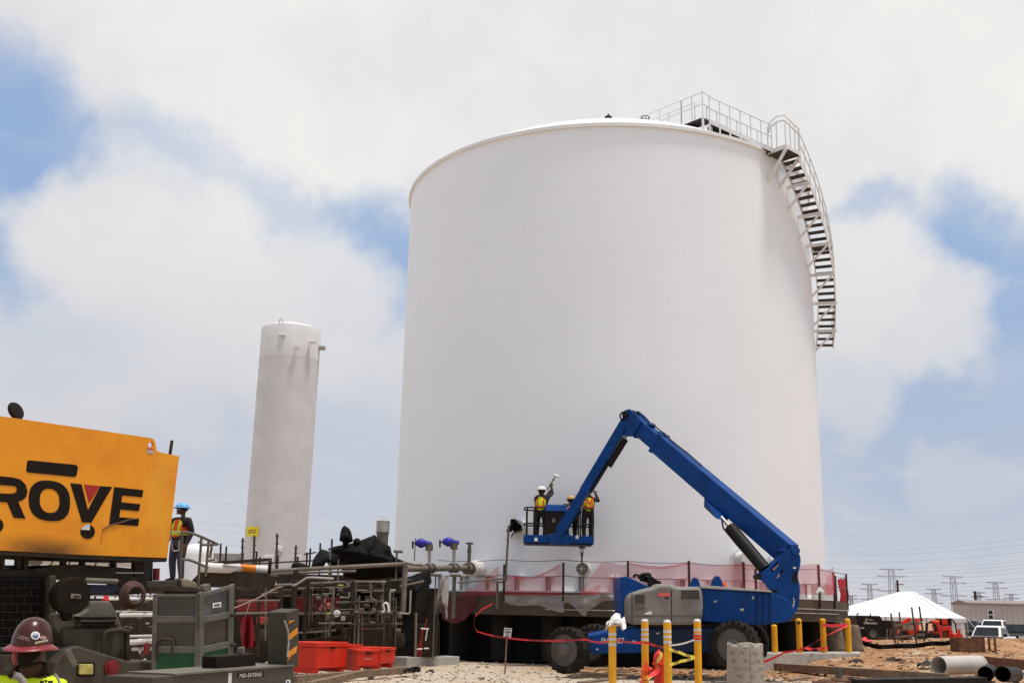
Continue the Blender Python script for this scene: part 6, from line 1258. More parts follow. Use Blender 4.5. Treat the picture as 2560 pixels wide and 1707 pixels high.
    TT([(926, 1488), (928, 1494), (934, 1499), (940, 1500), (940, 1510)], 30.1, 2.2, 'bend', 'pipe', t); TT([(850, 1492), (872, 1493), (874, 1486), (872, 1480)], 30.1, 1.6, 'bend', 'galv', t)
    for px, py in ((851, 1472), (870, 1462), (820, 1543), (842, 1530), (858, 1545), (905, 1525), (935, 1525), (950, 1530), (976, 1530), (1000, 1538)):
        c_ = A(px, py, 30.0); mb = MB(); mb.box(c_, (.12, .1, .12)); mb2 = MB(); vb = build(mb, 'valve_body', 'galv' if px in (842, 858) else 'steel', t, bevel=.02); mb2.lathe([(.07, .1), (.08, .11), (.07, .12)], c_, 12); build(mb2, 'hand_wheel', M('tag_yellow', (.5, .55, .05), .6) if px in (851, 820) else 'dsteel', vb)
    c_ = A(842, 1533, 29.9); mb = MB(); mb.lathe([(.001, .03), (.07, .03), (.09, 0), (.09, -.05)], c_, 18, ax=(0, -1, 0)); build(mb, 'gauge', 'paper', t, smooth=40)
    rnd = random.Random(17)
    for k in range(46):
        x = rnd.uniform(755, 1005); y0 = rnd.uniform(1448, 1540); L_ = rnd.uniform(25, 110); Yk = rnd.uniform(29.7, 32.2); T(x, y0, x-rnd.uniform(0, 2), min(1632, y0+L_), Yk, rnd.choice((.9, 1.2, 1.6, 2.2)), 'pipe', rnd.choice(('pipe', 'dsteel', 'dsteel', 'steel', 'dsteel')), t, n=6)
    for k in range(40):
        x = rnd.uniform(600, 985); y = rnd.uniform(1448, 1600); L_ = rnd.uniform(18, 90); Yk = rnd.uniform(29.6, 32.4); T(x, y, min(1030, x+L_), y-L_*rnd.uniform(.0, .05), Yk, rnd.choice((.8, 1.1, 1.5, 2.0)), 'pipe', rnd.choice(('pipe', 'dsteel', 'dsteel', 'steel', 'dsteel', 'clay')), t, n=6)
    for k in range(30):
        x = rnd.uniform(770, 1000); y = rnd.uniform(1455, 1600); Yk = rnd.uniform(29.6, 31.); c_ = A(x, y, Yk); mb = MB(); mb.cyl(c_-V((.06, 0, 0)), c_+V((.06, 0, 0)), rnd.uniform(.03, .07), n=8); build(mb, 'flange', rnd.choice(('steel', 'dsteel', 'dsteel')), t)
    # scaffold standards in front of the slim tank
    t = TH('scaffold', 690, 1440, 40., 'row of thin scaffold tubes standing before the slim tank', 'scaffold')
    for x, y0, y1 in ((505, 1385, 1440), (552, 1358, 1440), (566, 1365, 1420), (607, 1344, 1440), (636, 1338, 1440), (642, 1378, 1430), (650, 1392, 1440), (693, 1333, 1440), (695, 1388, 1440), (740, 1363, 1440), (745, 1390, 1430), (768, 1380, 1440), (776, 1370, 1430), (801, 1357, 1440), (830, 1347, 1440), (1040, 1345, 1400)):
        T(x, y0, x-3, y1, 40., 2.4, 'standard', 'dsteel', t)
    for x0, y0, x1, y1 in ((600, 1410, 800, 1400), (545, 1403, 640, 1402), (760, 1385, 790, 1380), (590, 1425, 760, 1420)): T(x0, y0, x1, y1, 40.1, 1.8, 'ledger', 'dsteel', t)
    for x, y0, y1 in ((607, 1352, 1430), (636, 1345, 1430), (693, 1340, 1430), (740, 1370, 1430)):
        for k in range(5):
            y = y0+(y1-y0)*k/5; c_ = A(x-.4*k, y, 39.95); mb = MB(); mb.box(c_, (.12, .1, .05)); build(mb, 'coupler', 'steel', t)
    # black tarpaulins over equipment
    def tarp(outline, Y, label, seed, depth=.9):
        cx = sum(p[0] for p in outline)/len(outline); cy = sum(p[1] for p in outline)/len(outline); n = 8; rows = []
        for k in range(n+1):
            f = 1-k/n*.9995; rows.append([])
            for i in range(len(outline)*3+1):
                j = i//3 % len(outline); a, b = outline[j], outline[(j+1) % len(outline)]; u = (i % 3)/3; x = a[0]+(b[0]-a[0])*u; y = a[1]+(b[1]-a[1])*u
                x, y = cx+(x-cx)*f, cy+(y-cy)*f; bulge = math.sin((1-f)*1.5)*depth; rows[-1].append(A(x, y, Y-bulge+.15*noise.noise(V((x*.06+seed, y*.06, seed)))))
        mb = MB(); mb.grid(rows); return tag(build(mb, 'tarpaulin', 'tarp', None, smooth=50, solid=.03), label, 'tarpaulin', 'black tarpaulins over the pipework')
    tarp([(778, 1420), (784, 1398), (797, 1379), (803, 1373), (815, 1376), (850, 1391), (852, 1400), (848, 1420), (826, 1418), (820, 1405), (812, 1404), (806, 1420)], 31.6, 'black tarpaulin over a peaked frame, left of the galvanised vent', 1)
    tarp([(820, 1372), (838, 1366), (880, 1358), (900, 1352), (937, 1337), (948, 1355), (975, 1366), (978, 1382), (985, 1392), (1015, 1406), (1015, 1440), (900, 1448), (860, 1440), (845, 1390)], 32., 'largest black tarpaulin, rising to a point under the galvanised vent', 2)
    tarp([(1015, 1445), (1060, 1428), (1074, 1424), (1078, 1455), (1070, 1464), (1040, 1470), (1030, 1500), (1030, 1560), (1010, 1570), (1005, 1490)], 32.3, 'black tarpaulin hanging slack below the big valve pipe', 3)
    tarp([(728, 1417), (733, 1408), (750, 1407), (772, 1414), (778, 1424), (750, 1426), (735, 1424)], 31.4, 'small black tarpaulin bundle beside the slim tank foot', 4, .3)
    tarp([(858, 1316), (862, 1314), (872, 1321), (877, 1330), (882, 1352), (870, 1357), (866, 1372), (858, 1372), (857, 1354), (849, 1350), (853, 1326)], 31.8, 'dark green-black hood wrapped over an upright valve', 5, .25)
    tarp([(884, 1364), (884, 1350), (891, 1345), (898, 1347), (901, 1356), (898, 1366)], 31.9, 'round black wrapped knob beside the hooded valve', 6, .2)
    T(862, 1352, 862, 1400, 31.9, 5, 'tmp', 'tarp', None) if False else None
    # galvanised vent
    t = TH('vent_stack', 955, 1360, 32.4, 'galvanised vent drum with a conical cap above the black tarpaulin', 'vent')
    c0 = A(955, 1362, 32.4); k = 1/PXM(32.4)
    mb = MB(); mb.lathe([(14.5*k, -20*k), (14.5*k, 30*k)], c0, 28); build(mb, 'lower_drum', 'steel', t, smooth=40); mb = MB(); mb.lathe([(16*k, 30*k), (16.6*k, 57*k)], c0, 28); build(mb, 'upper_drum', 'galv', t, smooth=40)
    mb = MB(); mb.lathe([(17.2*k, 56.5*k), (17.2*k, 58*k), (1*k, 65*k), (.5*k, 67*k), (.001, 67*k)], c0, 28); build(mb, 'cap', 'galv', t, smooth=30)
    mb = MB(); mb.lathe([(16.9*k, 29*k), (16.9*k, 31*k)], c0, 28); build(mb, 'band', 'steel', t)
    # steel T supports
    for px, y0, y1, w, cw, Y, lab in ((1085, 1439, 1650, 11, 26, 33., 'tall steel T-support under the big valve pipe, left one'), (1134, 1440, 1545, 13, 28, 33.8, 'steel T-support under the big valve pipe, between the bag and the netting'), (1243, 1456, 1520, 8, 20, 35.1, 'short steel T-support standing at the slab edge below the pole'), (990, 1380, 1450, 7, 22, 31.6, 'small steel T-support over the pipe rack by the tank edge')):
        t = TH('pipe_support', px, y1, Y, lab, 'support', 'steel T supports'); BX(px-w/2, y0, px+w/2, y1, Y, .14, 'column', 'steel', t); BX(px-cw/2+4, y0-5, px+cw/2+4, y0, Y-.1, .34, 'cap_plate', 'steel', t)
    # big pipe with two actuated valves and a gate valve into the tank
    t = TH('valve_line', 1090, 1421, 34., 'steel pipe run with two blue actuators entering the big tank', 'pipe')
    pa, pb = A(982, 1422, 32.4), A(1165, 1419, 35.4); mb = MB(); mb.cyl(pa, pb, .095, n=20); build(mb, 'pipe', 'pipe', t, smooth=40)
    def at(f): return pa.lerp(pb, f)
    dirp = (pb-pa).normalized()
    for px, apx, yk in ((1070, 1056, 1357), (1132, 1124, 1354)):
        f = (px-982)/183; p = at(f); Y = p.y; va = TH('x', px, 1400, Y, '', '') if False else None
        mb = MB(); 
        for o_ in (-.12, .12): mb.cyl(p+dirp*(o_-.02), p+dirp*(o_+.02), .155, n=18)
        mb.cyl(p-dirp*.1, p+dirp*.1, .12, n=18); vb = build(mb, 'valve_body', 'steel', t, smooth=40)
        q_ = A(px+3, yk+9, Y); mb = MB(); mb.cyl(p, q_, .055, n=10); build(mb, 'stem', 'galv', vb, smooth=40)
        mb = MB(); mb.cyl(q_-ZA*.12, q_+ZA*.08, .12, n=12); build(mb, 'gear_box', 'steel', vb, smooth=40)
        k = 1/PXM(Y); c_ = A(apx-2, yk, Y); mb = MB(); mb.lathe([(.001, -16*k), (6*k, -15*k), (9*k, -9*k), (12*k, -3*k), (11*k, 4*k), (8*k, 8*k), (7*k, 14*k), (6*k, 22*k), (5*k, 25*k), (.001, 25*k)], c_, 18, ax=(1, .1, -.05)); ac = build(mb, 'actuator', 'plastic', vb, smooth=50)
        mb = MB(); mb.cyl(c_+V((-22*k, -.02, 4*k)), c_+V((-21*k, 0, -14*k)), 2.2*k, n=8); build(mb, 'hand_lever', 'dsteel', vb); mb = MB(); mb.cyl(c_+V((-22*k, 0, 0)), c_+V((-14*k, 0, 0)), 2.6*k, n=8); build(mb, 'shaft', 'steel', vb)
    p = A(1172, 1421, 35.6); mb = MB()
    for o_ in (-.13, .13): mb.cyl(p+dirp*(o_-.025), p+dirp*(o_+.025), .18, n=20)
    mb.ball(p, .15, 14, 10); gv = build(mb, 'gate_valve', 'steel', t, smooth=40)
    k = 1/PXM(35.6); mb = MB(); mb.cyl(p, p+ZA*44*k, .06, n=10); mb.cyl(p+ZA*40*k, p+ZA*58*k, .08, .05, n=10); build(mb, 'stem', 'steel', gv, smooth=40); mb = MB(); mb.lathe([(8*k, 59*k), (9*k, 60*k), (9*k, 62*k), (8*k, 63*k), (.03, 62*k), (.03, 59*k), (8*k, 59*k)], p, 20); build(mb, 'hand_wheel', 'dsteel', gv, smooth=40)
    e = AC(1196, 1421, TR-.05); dd = (e-p).normalized(); mb = MB(); mb.cyl(p+dd*.15, p+dd*.30, .22, n=22); mb.cyl(p+dd*.30, e, .26, .30, n=22); build(mb, 'tank_nozzle', 'white2', t, smooth=40)
    # gate valve on the tank face
    t = TH('gate_valve', 1462, 1430, 35.6, 'gate valve with horizontal handwheel on the tank face below the basket', 'valve'); e = AC(1463, 1423, TR); n_ = (e-TC); n_.z = 0; n_.normalize(); k = 1/PXM(35.)
    mb = MB(); mb.cyl(e-n_*.1, e+n_*.55, .19, n=22); build(mb, 'nozzle', 'white2', t, smooth=40); mb = MB(); c_ = e+n_*.60+V((-.05, 0, 0)); mb.cyl(c_-n_*.06, c_, 14*k, n=24); mb.cyl(c_+n_*.02, c_+n_*.08, 13*k, n=24); fg = build(mb, 'flange', 'steel', t, smooth=30)
    for a in range(8): b_ = c_+n_*.08+(V((n_.y, -n_.x, 0))*math.cos(a*.785)+ZA*math.sin(a*.785))*9.5*k; mb = MB(); mb.cyl(b_, b_+n_*.05, .025, n=6); build(mb, 'bolt', 'galv', fg)
    mb = MB(); mb.cyl(c_+n_*.08, c_+n_*.14, .07, n=12); build(mb, 'plug', 'galv', fg)
    v = c_-n_*.0; mb = MB(); mb.cyl(v, v+ZA*32*k, 2.4*k, n=10); mb.cyl(v+ZA*30*k, v+ZA*40*k, 4*k, 3*k, n=10); build(mb, 'stem', 'steel', t, smooth=40)
    for s_ in (-1, 1): mb = MB(); mb.tube([v+ZA*34*k+V((s_*2*k, 0, 0)), v+ZA*40*k+V((s_*3.6*k, 0, 0)), v+ZA*49*k+V((s_*1.5*k, 0, 0))], 1.2*k, 6); build(mb, 'yoke_arm', 'steel', t)
    mb = MB(); mb.lathe([(7.5*k, 49*k), (8.5*k, 50*k), (8.5*k, 51.5*k), (7.5*k, 52.5*k), (1.5*k, 52*k), (1.5*k, 49.5*k), (7.5*k, 49*k)], v, 20); build(mb, 'hand_wheel', 'dsteel', t, smooth=40)
    # black wrapped nozzle and its pole
    t = TH('wrapped_nozzle', 1290, 1320, 35.3, 'tank nozzle wrapped in torn black plastic left of the basket', 'nozzle'); e = AC(1306, 1318, TR); n_ = e-TC; n_.z = 0; n_.normalize()
    mb = MB(); mb.cyl(e-n_*.1, e+n_*.3, .22, n=20); build(mb, 'nozzle', 'white2', t, smooth=40)
    o_ = [(1276, 1300), (1278, 1296), (1291, 1297), (1296, 1307), (1305, 1313), (1309, 1320), (1305, 1326), (1290, 1328), (1280, 1336), (1281, 1342), (1278, 1344), (1278, 1336), (1286, 1328), (1283, 1323), (1278, 1328), (1265, 1328), (1270, 1316), (1275, 1312)]
    mb = MB(); P_ = [A(x, y, e.y-.35+.1*math.sin(i*1.7)) for i, (x, y) in enumerate(o_)]; mb.prism(P_, (0, .3, 0)); build(mb, 'black_wrap', 'tarp', t, bevel=.02)
    t = TH('scaffold_pole', 1265, 1445, 35.2, 'tall thin steel pole on the slab edge under the wrapped nozzle', 'pole'); T(1272, 1313, 1264, 1446, 35.15, 2.8, 'upright', 'steel', t); T(1145, 1455, 1264, 1445, 34.6, 2.4, 'cross_tube', 'steel', t, 35.15); mb = MB(); mb.box(A(1264, 1445, 35.1), (.12, .12, .14)); build(mb, 'coupler', 'steel', t)
    # bags, red sheets
    rag(A(1106, 1470, 33.3), .18, .2, .9, 31, 'plastic_bag', 'long pale plastic bag hanging under the valve pipe', 'bag', M('bag_pale', (.36, .31, .27), .5, var=.15, bump=.4, bscale=9))
    sheetthing('red netting hanging down the slab edge beside the pale bag', 1105, 1190, lambda u: 1488+14*(1-u), lambda u: 1545+18*math.sin(u*3.1)-30*u*u, net_material('red_netting_dark', (.09, .010, .007), thick=.34), 12, SR+.10, 'hanging_netting', 'netting', None)
    rag(A(813, 1512, 32.2), .2, .2, .26, 33, 'pink_bag', 'pink bag lying in front of the dark red cabinet', 'bag', M('bag_pink', (.62, .13, .13), .6, bump=.4, bscale=9))
    mb = MB(); rows = []
    for j in range(9): rows.append([A(596+i*4.4+j*1.2, 1540+j*10+4*math.sin(i*.9), 29.2+.12*math.sin(i*1.5+j*.5)) for i in range(9)])
    tag(build(mb.grid(rows), 'red_sheet', M('sheet_red', (.20, .008, .012), .6, var=.3), None, smooth=50), 'dark red sheet hanging beside the grey cabinet', 'sheet')
    # ladder
    t = TH('ladder', 1092, 1640, 34., 'dark ladder leaning under the left end of the slab', 'ladder')
    for px in (1092, 1098): T(px, 1550, px-1, 1652, 33.9, 1.4, 'stile', 'dsteel', t)
    for k_ in range(9): T(1091.5, 1556+k_*11, 1098, 1556+k_*11, 33.9, .9, 'rung', 'dsteel', t)
    # red and white stand near the T support
    t = TH('red_tripod', 1060, 1645, 32.6, 'thin red stand with white clamps left of the tall T-support', 'stand')
    for d in ((1068, 1545, 1040, 1640), (1056, 1570, 1048, 1640), (1055, 1572, 1052, 1640)): T(*d, 32.6, 1.6, 'leg', 'dred', t)
    for d in ((1052, 1570, 1072, 1572), (1068, 1572, 1064, 1600), (1042, 1622, 1056, 1621), (1060, 1620, 1072, 1620)): T(*d, 32.5, 1.6, 'clamp', 'paper', t)
pipework()
# ------------------------------------------------------------ pieces behind the crane rail
t = TH('white_vessel', 490, 1450, 38., 'white rounded vessel seen behind the crane railing', 'vessel'); c0 = A(488, 1450, 38.); k = 1/PXM(38.)
mb = MB(); mb.lathe([(38*k, -40*k), (38*k, 60*k), (35*k, 74*k), (24*k, 84*k), (8*k, 88*k), (.001, 88*k)], c0, 32); build(mb, 'shell', 'white', t, smooth=50); mb = MB(); mb.cyl(c0+ZA*86*k, c0+ZA*94*k, 2*k, n=8); build(mb, 'top_fitting', 'dsteel', t)
t = TH('insulated_pipe', 580, 1430, 27., 'thick white pipe with an orange band lying on a dark trough', 'pipe')
pa, pb = A(500, 1417, 26.), A(668, 1425, 27.); mb = MB(); mb.cyl(pa, pb, .115, n=18); build(mb, 'pipe', 'white2', t, smooth=40); mb = MB(); mb.cyl(pa.lerp(pb, .58), pa.lerp(pb, .80), .12, n=18); build(mb, 'orange_band', M('band_orange', (.78, .22, .01), .5), t, smooth=40)
mb = MB(); mb.prism([A(x, y, 26.4) for x, y in ((478, 1452), (505, 1424), (668, 1432), (676, 1438), (660, 1468), (490, 1465))], (0, 1., 0)); build(mb, 'trough', 'dsteel', t)
for d in ((560, 1406, 676, 1398), (676, 1398, 672, 1440), (510, 1412, 560, 1404)): mb = MB(); mb.beam(A(d[0], d[1], 26.2), A(d[2], d[3], 26.8), .08, .08); build(mb, 'bracket', 'dsteel', t)
t = TH('grey_duct', 565, 1395, 41., 'level grey duct behind the crane railing left of the slim tank', 'duct'); mb = MB(); mb.beam(A(522, 1391, 41.), A(608, 1393, 41.), .3, .26); build(mb, 'duct', M('duct_grey', (.33, .30, .28), .6), t); mb = MB(); mb.beam(A(500, 1402, 40.8), A(540, 1402, 40.8), .1, .12); build(mb, 'flange', 'white', t)
t = TH('white_pipe', 220, 1405, 28., 'long white pipe seen through the gap under the yellow crane body', 'pipe'); pa, pb = A(78, 1398, 27.), A(370, 1408, 30.); mb = MB(); mb.cyl(pa, pb, .12, n=18); build(mb, 'pipe', 'white2', t, smooth=40)
for f in (.14, .28, .5, .62): mb = MB(); mb.cyl(pa.lerp(pb, f), pa.lerp(pb, f+.012), .126, n=18); build(mb, 'clamp', 'dsteel', t)
mb = MB(); mb.cyl(A(70, 1398, 26.9), A(98, 1399, 27.2), .14, n=18); build(mb, 'end_sleeve', 'cgrey2', t, smooth=40)
# ------------------------------------------------------------ pipework glimpsed behind the crane hood
t = TH('background_pipework', 330, 1640, 31., 'pale pipes and dark frames glimpsed between the crane hood and the grey cabinet', 'pipework')
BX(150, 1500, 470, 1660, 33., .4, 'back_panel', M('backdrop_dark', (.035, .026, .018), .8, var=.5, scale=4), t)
rnd = random.Random(21)
for d in ((200, 1487, 400, 1489, 31., 2.5), (270, 1497, 400, 1496, 30.8, 3.), (290, 1528, 400, 1530, 31., 2.6), (300, 1537, 400, 1536, 30.6, 4.5), (305, 1590, 400, 1588, 30.6, 3.), (320, 1605, 395, 1600, 30.4, 7.), (330, 1622, 390, 1620, 30.5, 4.), (215, 1478, 400, 1478, 31., 2.)): T(*d[:4], d[4], d[5], 'pipe', 'white2' if d[5] > 2.7 else 'galv', t)
for x in (238, 262, 288, 300, 322, 346, 362, 376): T(x, 1470, x-1, 1640, 31.2, 2.6, 'post', 'dsteel', t)
for k in range(16): x = rnd.uniform(300, 372); y = rnd.uniform(1500, 1635); BX(x, y, x+rnd.uniform(4, 14), y+rnd.uniform(2, 7), 30.3, .1, 'fitting', rnd.choice(['white2', 'steel', 'dsteel', 'galv']), t, .005)
BX(308, 1560, 330, 1650, 30.9, .3, 'cabinet', 'dsteel', t); BX(356, 1606, 368, 1636, 30.2, .3, 'red_bag', M('bag_dark_red', (.16, .014, .014), .7), t, .05)
rag(A(265, 1492, 30.), .08, .06, .16, 44, 'red_cap', 'small red cap seen through the crane frame', 'flag', 'tape')  # stands for a small red cap
# ------------------------------------------------------------ red job boxes
def jobbox(front, depth_v, label, Y, txt=None, skids=True):
    (x0, y0, x1, y1) = front; a, b = A(x0, y1, Y[0]), A(x1, y1, Y[1]); h = A(x0, y0, Y[0]).z-a.z; ux = (b-a); ux.z = 0; L_ = ux.length; ux.normalize(); n_ = V((ux.y, -ux.x, 0)); z0 = (a.z+b.z)/2
    a.z = z0; t = thing('job_box', V((a.x, a.y, max(0, z0-.12))), label, 'job box', 'red steel job boxes')
    D_ = depth_v; mb = MB(); mb.prism([a, a+ux*L_, a+ux*L_-n_*D_, a-n_*D_], (0, 0, h*.80)); build(mb, 'body', 'red', t, bevel=.012)
    mb = MB(); e = .015; mb.prism([a+n_*e-ux*e+ZA*h*.81, a+ux*(L_+e)+n_*e+ZA*h*.81, a+ux*(L_+e)-n_*(D_+e)+ZA*h*.81, a-ux*e-n_*(D_+e)+ZA*h*.81], (0, 0, h*.19)); build(mb, 'lid', 'red', t, bevel=.012)
    for f in (.06, .86):
        mb = MB(); mb.box(a+ux*(L_*(f+.04))-n_*D_*.5-ZA*.06, (.12, D_*.9, .12), math.atan2(ux.y, ux.x)); build(mb, 'skid', 'red', t)
    mb = MB(); mb.box(a+ux*L_*.5+n_*.012+ZA*h*.78, (.16, .02, .05), math.atan2(ux.y, ux.x)); build(mb, 'latch', 'black', t)
    if txt: mb = text_mb(txt, a+ux*L_*.32+n_*.006+ZA*h*.38, ux, ZA, h*.11, .0, width=L_*.34); build(mb, 'lettering', M('letter_pale', (.75, .45, .35), .5), t)
    return t
jobbox((789, 1603, 866, 1668), .85, 'biggest red job box, tall plain front, next to the striped jack leg', (26.3, 27.4))
jobbox((866, 1610, 904, 1660), .6, 'red job box wedged between the biggest one and the lettered one', (28.4, 28.9))
jobbox((892, 1622, 947, 1664), .7, 'low red job box with pale lettering on its front', (27.2, 27.5), 'RIDGID')
jobbox((950, 1617, 987, 1657), .8, 'red job box at the right end of the row by the kerb', (27.9, 28.7))
mb = MB(); mb.prism([A(x, y, 27.4) for x, y in ((742, 1599), (858, 1588), (860, 1596), (742, 1608))], (0, .8, 0)); tag(build(mb, 'black_board', 'black'), 'black board lying on top of the biggest red job box', 'board')
# ------------------------------------------------------------ people
def skin_mesh(nodes, edges, radii, root=0, levels=2):
    me = bpy.data.meshes.new('figure'); me.from_pydata([tuple(p) for p in nodes], edges, []); ob = bpy.data.objects.new('figure', me); COL.objects.link(ob)
    md = ob.modifiers.new('skin', 'SKIN'); md.use_smooth_shade = True
    for i, v in enumerate(me.skin_vertices[0].data): r_ = radii[i]; v.radius = (r_, r_) if isinstance(r_, (int, float)) else r_; v.use_root = (i == root)
    sb = ob.modifiers.new('sub', 'SUBSURF'); sb.levels = levels; sb.render_levels = levels
    bpy.context.view_layer.update(); out = bpy.data.meshes.new_from_object(ob.evaluated_get(bpy.context.evaluated_depsgraph_get())); bpy.data.objects.remove(ob); bpy.data.meshes.remove(me); return out
JB = dict(pelvis=(0, 0, .95), spine=(0, 0, 1.15), chest=(0, 0, 1.35), neck=(0, 0, 1.49), head0=(0, -.01, 1.57), head1=(0, -.015, 1.66), head2=(0, 0, 1.745),
          shl=(-.19, 0, 1.43), ell=(-.25, .02, 1.14), wrl=(-.26, -.06, .90), hal=(-.26, -.09, .83), shr=(.19, 0, 1.43), elr=(.25, .02, 1.14), wrr=(.26, -.06, .90), har=(.26, -.09, .83),
          hpl=(-.10, 0, .90), knl=(-.11, -.02, .50), anl=(-.11, .03, .10), tol=(-.12, -.13, .045), hpr=(.10, 0, .90), knr=(.11, -.02, .50), anr=(.11, .03, .10), tor=(.12, -.13, .045))
RB = dict(pelvis=(.155, .115), spine=(.14, .11), chest=(.17, .12), neck=.058, head0=.07, head1=.088, head2=.06, shl=.072, ell=.05, wrl=.036, hal=.03, shr=.072, elr=.05, wrr=.036, har=.03, hpl=.095, knl=.068, anl=.05, tol=.045, hpr=.095, knr=.068, anr=.05, tor=.045)
ED = [('pelvis', 'spine'), ('spine', 'chest'), ('chest', 'neck'), ('neck', 'head0'), ('head0', 'head1'), ('head1', 'head2'), ('chest', 'shl'), ('shl', 'ell'), ('ell', 'wrl'), ('wrl', 'hal'), ('chest', 'shr'), ('shr', 'elr'), ('elr', 'wrr'), ('wrr', 'har'),
      ('pelvis', 'hpl'), ('hpl', 'knl'), ('knl', 'anl'), ('anl', 'tol'), ('pelvis', 'hpr'), ('hpr', 'knr'), ('knr', 'anr'), ('anr', 'tor')]
def person(loc, rz, label, pose=None, shirt='dcloth', pants='dcloth', skin='skin', helmet=None, vest=None, vest_stripe='orange', grip=(), brim=False, levels=2, bare_arms=False):
    J = {k: V(v) for k, v in JB.items()}; J.update({k: V(v) for k, v in (pose or {}).items()}); names = [n for n in J if n != 'face']
    t = thing('person', V((0, 0, 0)), label, 'person')
    me = skin_mesh([J[n] for n in names], [(names.index(a), names.index(b)) for a, b in ED], [RB[n] for n in names], 0, levels)
    for m in (shirt, pants, skin, 'black'): me.materials.append(mt(m))
    hipz = J['pelvis'].z+.02; nk = J['neck']
    for p in me.polygons:
        c = V(p.center); d = {n: (c-J[n]).length for n in names}; near = min(d, key=d.get); p.use_smooth = True
        if near in ('head0', 'head1', 'head2') or (near == 'neck' and c.z > nk.z): p.material_index = 2
        elif near in ('hal', 'har', 'wrl', 'wrr') and (near[0] == 'h' or bare_arms): p.material_index = 2
        elif near in ('tol', 'tor', 'anl', 'anr') and c.z < J['anl'].z+.03: p.material_index = 3
        elif near in ('hpl', 'hpr', 'knl', 'knr', 'anl', 'anr') or (near == 'pelvis' and c.z < hipz): p.material_index = 1
        else: p.material_index = 0
    body = bpy.data.objects.new('body', me); COL.objects.link(body); body.parent = t; LOC[body] = V((0, 0, 0))
    # hands: palm with five bent fingers
    for s_, w_, h_ in ((-1, 'wrl', 'hal'), (1, 'wrr', 'har')):
        d = (J[h_]-J[w_]).normalized(); sd = d.cross(V((0, 1, 0)) if abs(d.y) < .9 else ZA).normalized(); nn = sd.cross(d); mb = MB(); p = J[h_]; mb.beam(p-d*.02, p+d*.055, .075, .03, up=nn)
        for k, ln in enumerate((.060, .072, .078, .070)):
            q_ = p+d*.05+sd*(.027-.018*k); mb.tube([q_, q_+d*ln*.5, q_+d*ln*.75-nn*ln*.45, q_+d*ln*.5-nn*ln*.8], [.009, .009, .008, .007], 6)
        q_ = p+sd*.035; mb.tube([q_, q_+sd*.03+d*.02, q_+sd*.025+d*.055-nn*.02], [.011, .010, .008], 6); build(mb, 'hand', skin, t, smooth=60)
    # face: nose, ears, eyes, mouth
    hc = J['head1']; f_ = V((0, -1, 0)) if not pose or 'face' not in pose else V(pose['face']).normalized()
    mb = MB(); sdv = f_.cross(ZA).normalized(); mb.add([hc+f_*.085+ZA*.02, hc+f_*.115-ZA*.035, hc+f_*.085-ZA*.04+sdv*.018, hc+f_*.085-ZA*.04-sdv*.018], [(0, 1, 2), (0, 3, 1), (1, 3, 2)]); build(mb, 'nose', skin, t)
    for s_ in (-1, 1):
        mb = MB(); mb.ball(hc+sdv*(s_*.088)-ZA*.015, (.014, .022, .032), 8, 6); build(mb, 'ear', skin, t, smooth=60); mb = MB(); mb.ball(hc+f_*.078+sdv*(s_*.032)+ZA*.01, .012, 8, 6); build(mb, 'eye', 'paper', t)
    mb = MB(); mb.box(hc+f_*.082-ZA*.065, (.045, .01, .010), math.atan2(sdv.y, sdv.x)); build(mb, 'mouth', 'dred', t)
    mb = MB(); mb.ball(hc-f_*.018+ZA*.03, (.095, .10, .085), 14, 8); build(mb, 'hair', M('hair_black', (.012, .009, .008), .8), t, smooth=60)
    if helmet:
        c = J['head2']-ZA*.035; tl = f_; mb = MB(); mb.lathe([(.125, 0), (.125, .02), (.115, .06), (.085, .10), (.04, .118), (.001, .122)], c, 24); hm = build(mb, 'helmet', helmet, t, smooth=50)
        mb = MB(); mb.lathe([(.124, .0), (.155 if not brim else .17, -.008), (.155 if not brim else .17, .0), (.124, .012)], c+tl*.02, 24); build(mb, 'helmet_brim', helmet, hm, smooth=40)
    if vest:
        nd = [J['pelvis']+ZA*.02, J['spine'], J['chest'], J['chest'].lerp(J['neck'], .45), J['chest'].lerp(J['shl'], .62)+ZA*.01, J['chest'].lerp(J['shr'], .62)+ZA*.01]
        vm = skin_mesh(nd, [(0, 1), (1, 2), (2, 3), (2, 4), (2, 5)], [(.175, .135), (.165, .135), (.19, .145), .075, .088, .088], 0, 3)
        vm.materials.append(mt(vest)); vm.materials.append(mt(vest_stripe)); vm.materials.append(mt('reflect'))
        zs = J['spine'].z-.05
        for p in vm.polygons:
            c = V(p.center)-J['chest']; p.use_smooth = True; ax = abs(c.x)
            p.material_index = 1 if (abs(ax-.085) < .028 and c.z > -.2) or (-.27 < c.z < -.18) else 0
            if abs(ax-.085) < .010 and c.z > -.2: p.material_index = 1
        vo = bpy.data.objects.new('vest', vm); COL.objects.link(vo); vo.parent = t; LOC[vo] = V((0, 0, 0))
    t.location = loc; t.rotation_euler.z = rz; t.scale = (1.18, 1.18, 1.0); LOC[t] = V((0, 0, 0)); return t, J
# worker on the crane deck, in profile to the left
wl = A(438, 1458, 25.0); blue = M('helmet_blue', (.16, .42, .72), .35, var=.3, scale=30)
person(wl, R(-34), 'worker in light blue helmet and orange yellow vest on the crane deck', dict(face=(0, -1, -.1), ell=(-.23, -.02, 1.16), elr=(.24, .06, 1.15), wrr=(.24, -.02, .92), har=(.24, -.05, .85)), shirt='dcloth', pants='denim', helmet=blue, vest='orange', vest_stripe='hiviz')[0].scale = (1.32, 1.32, 1.0)
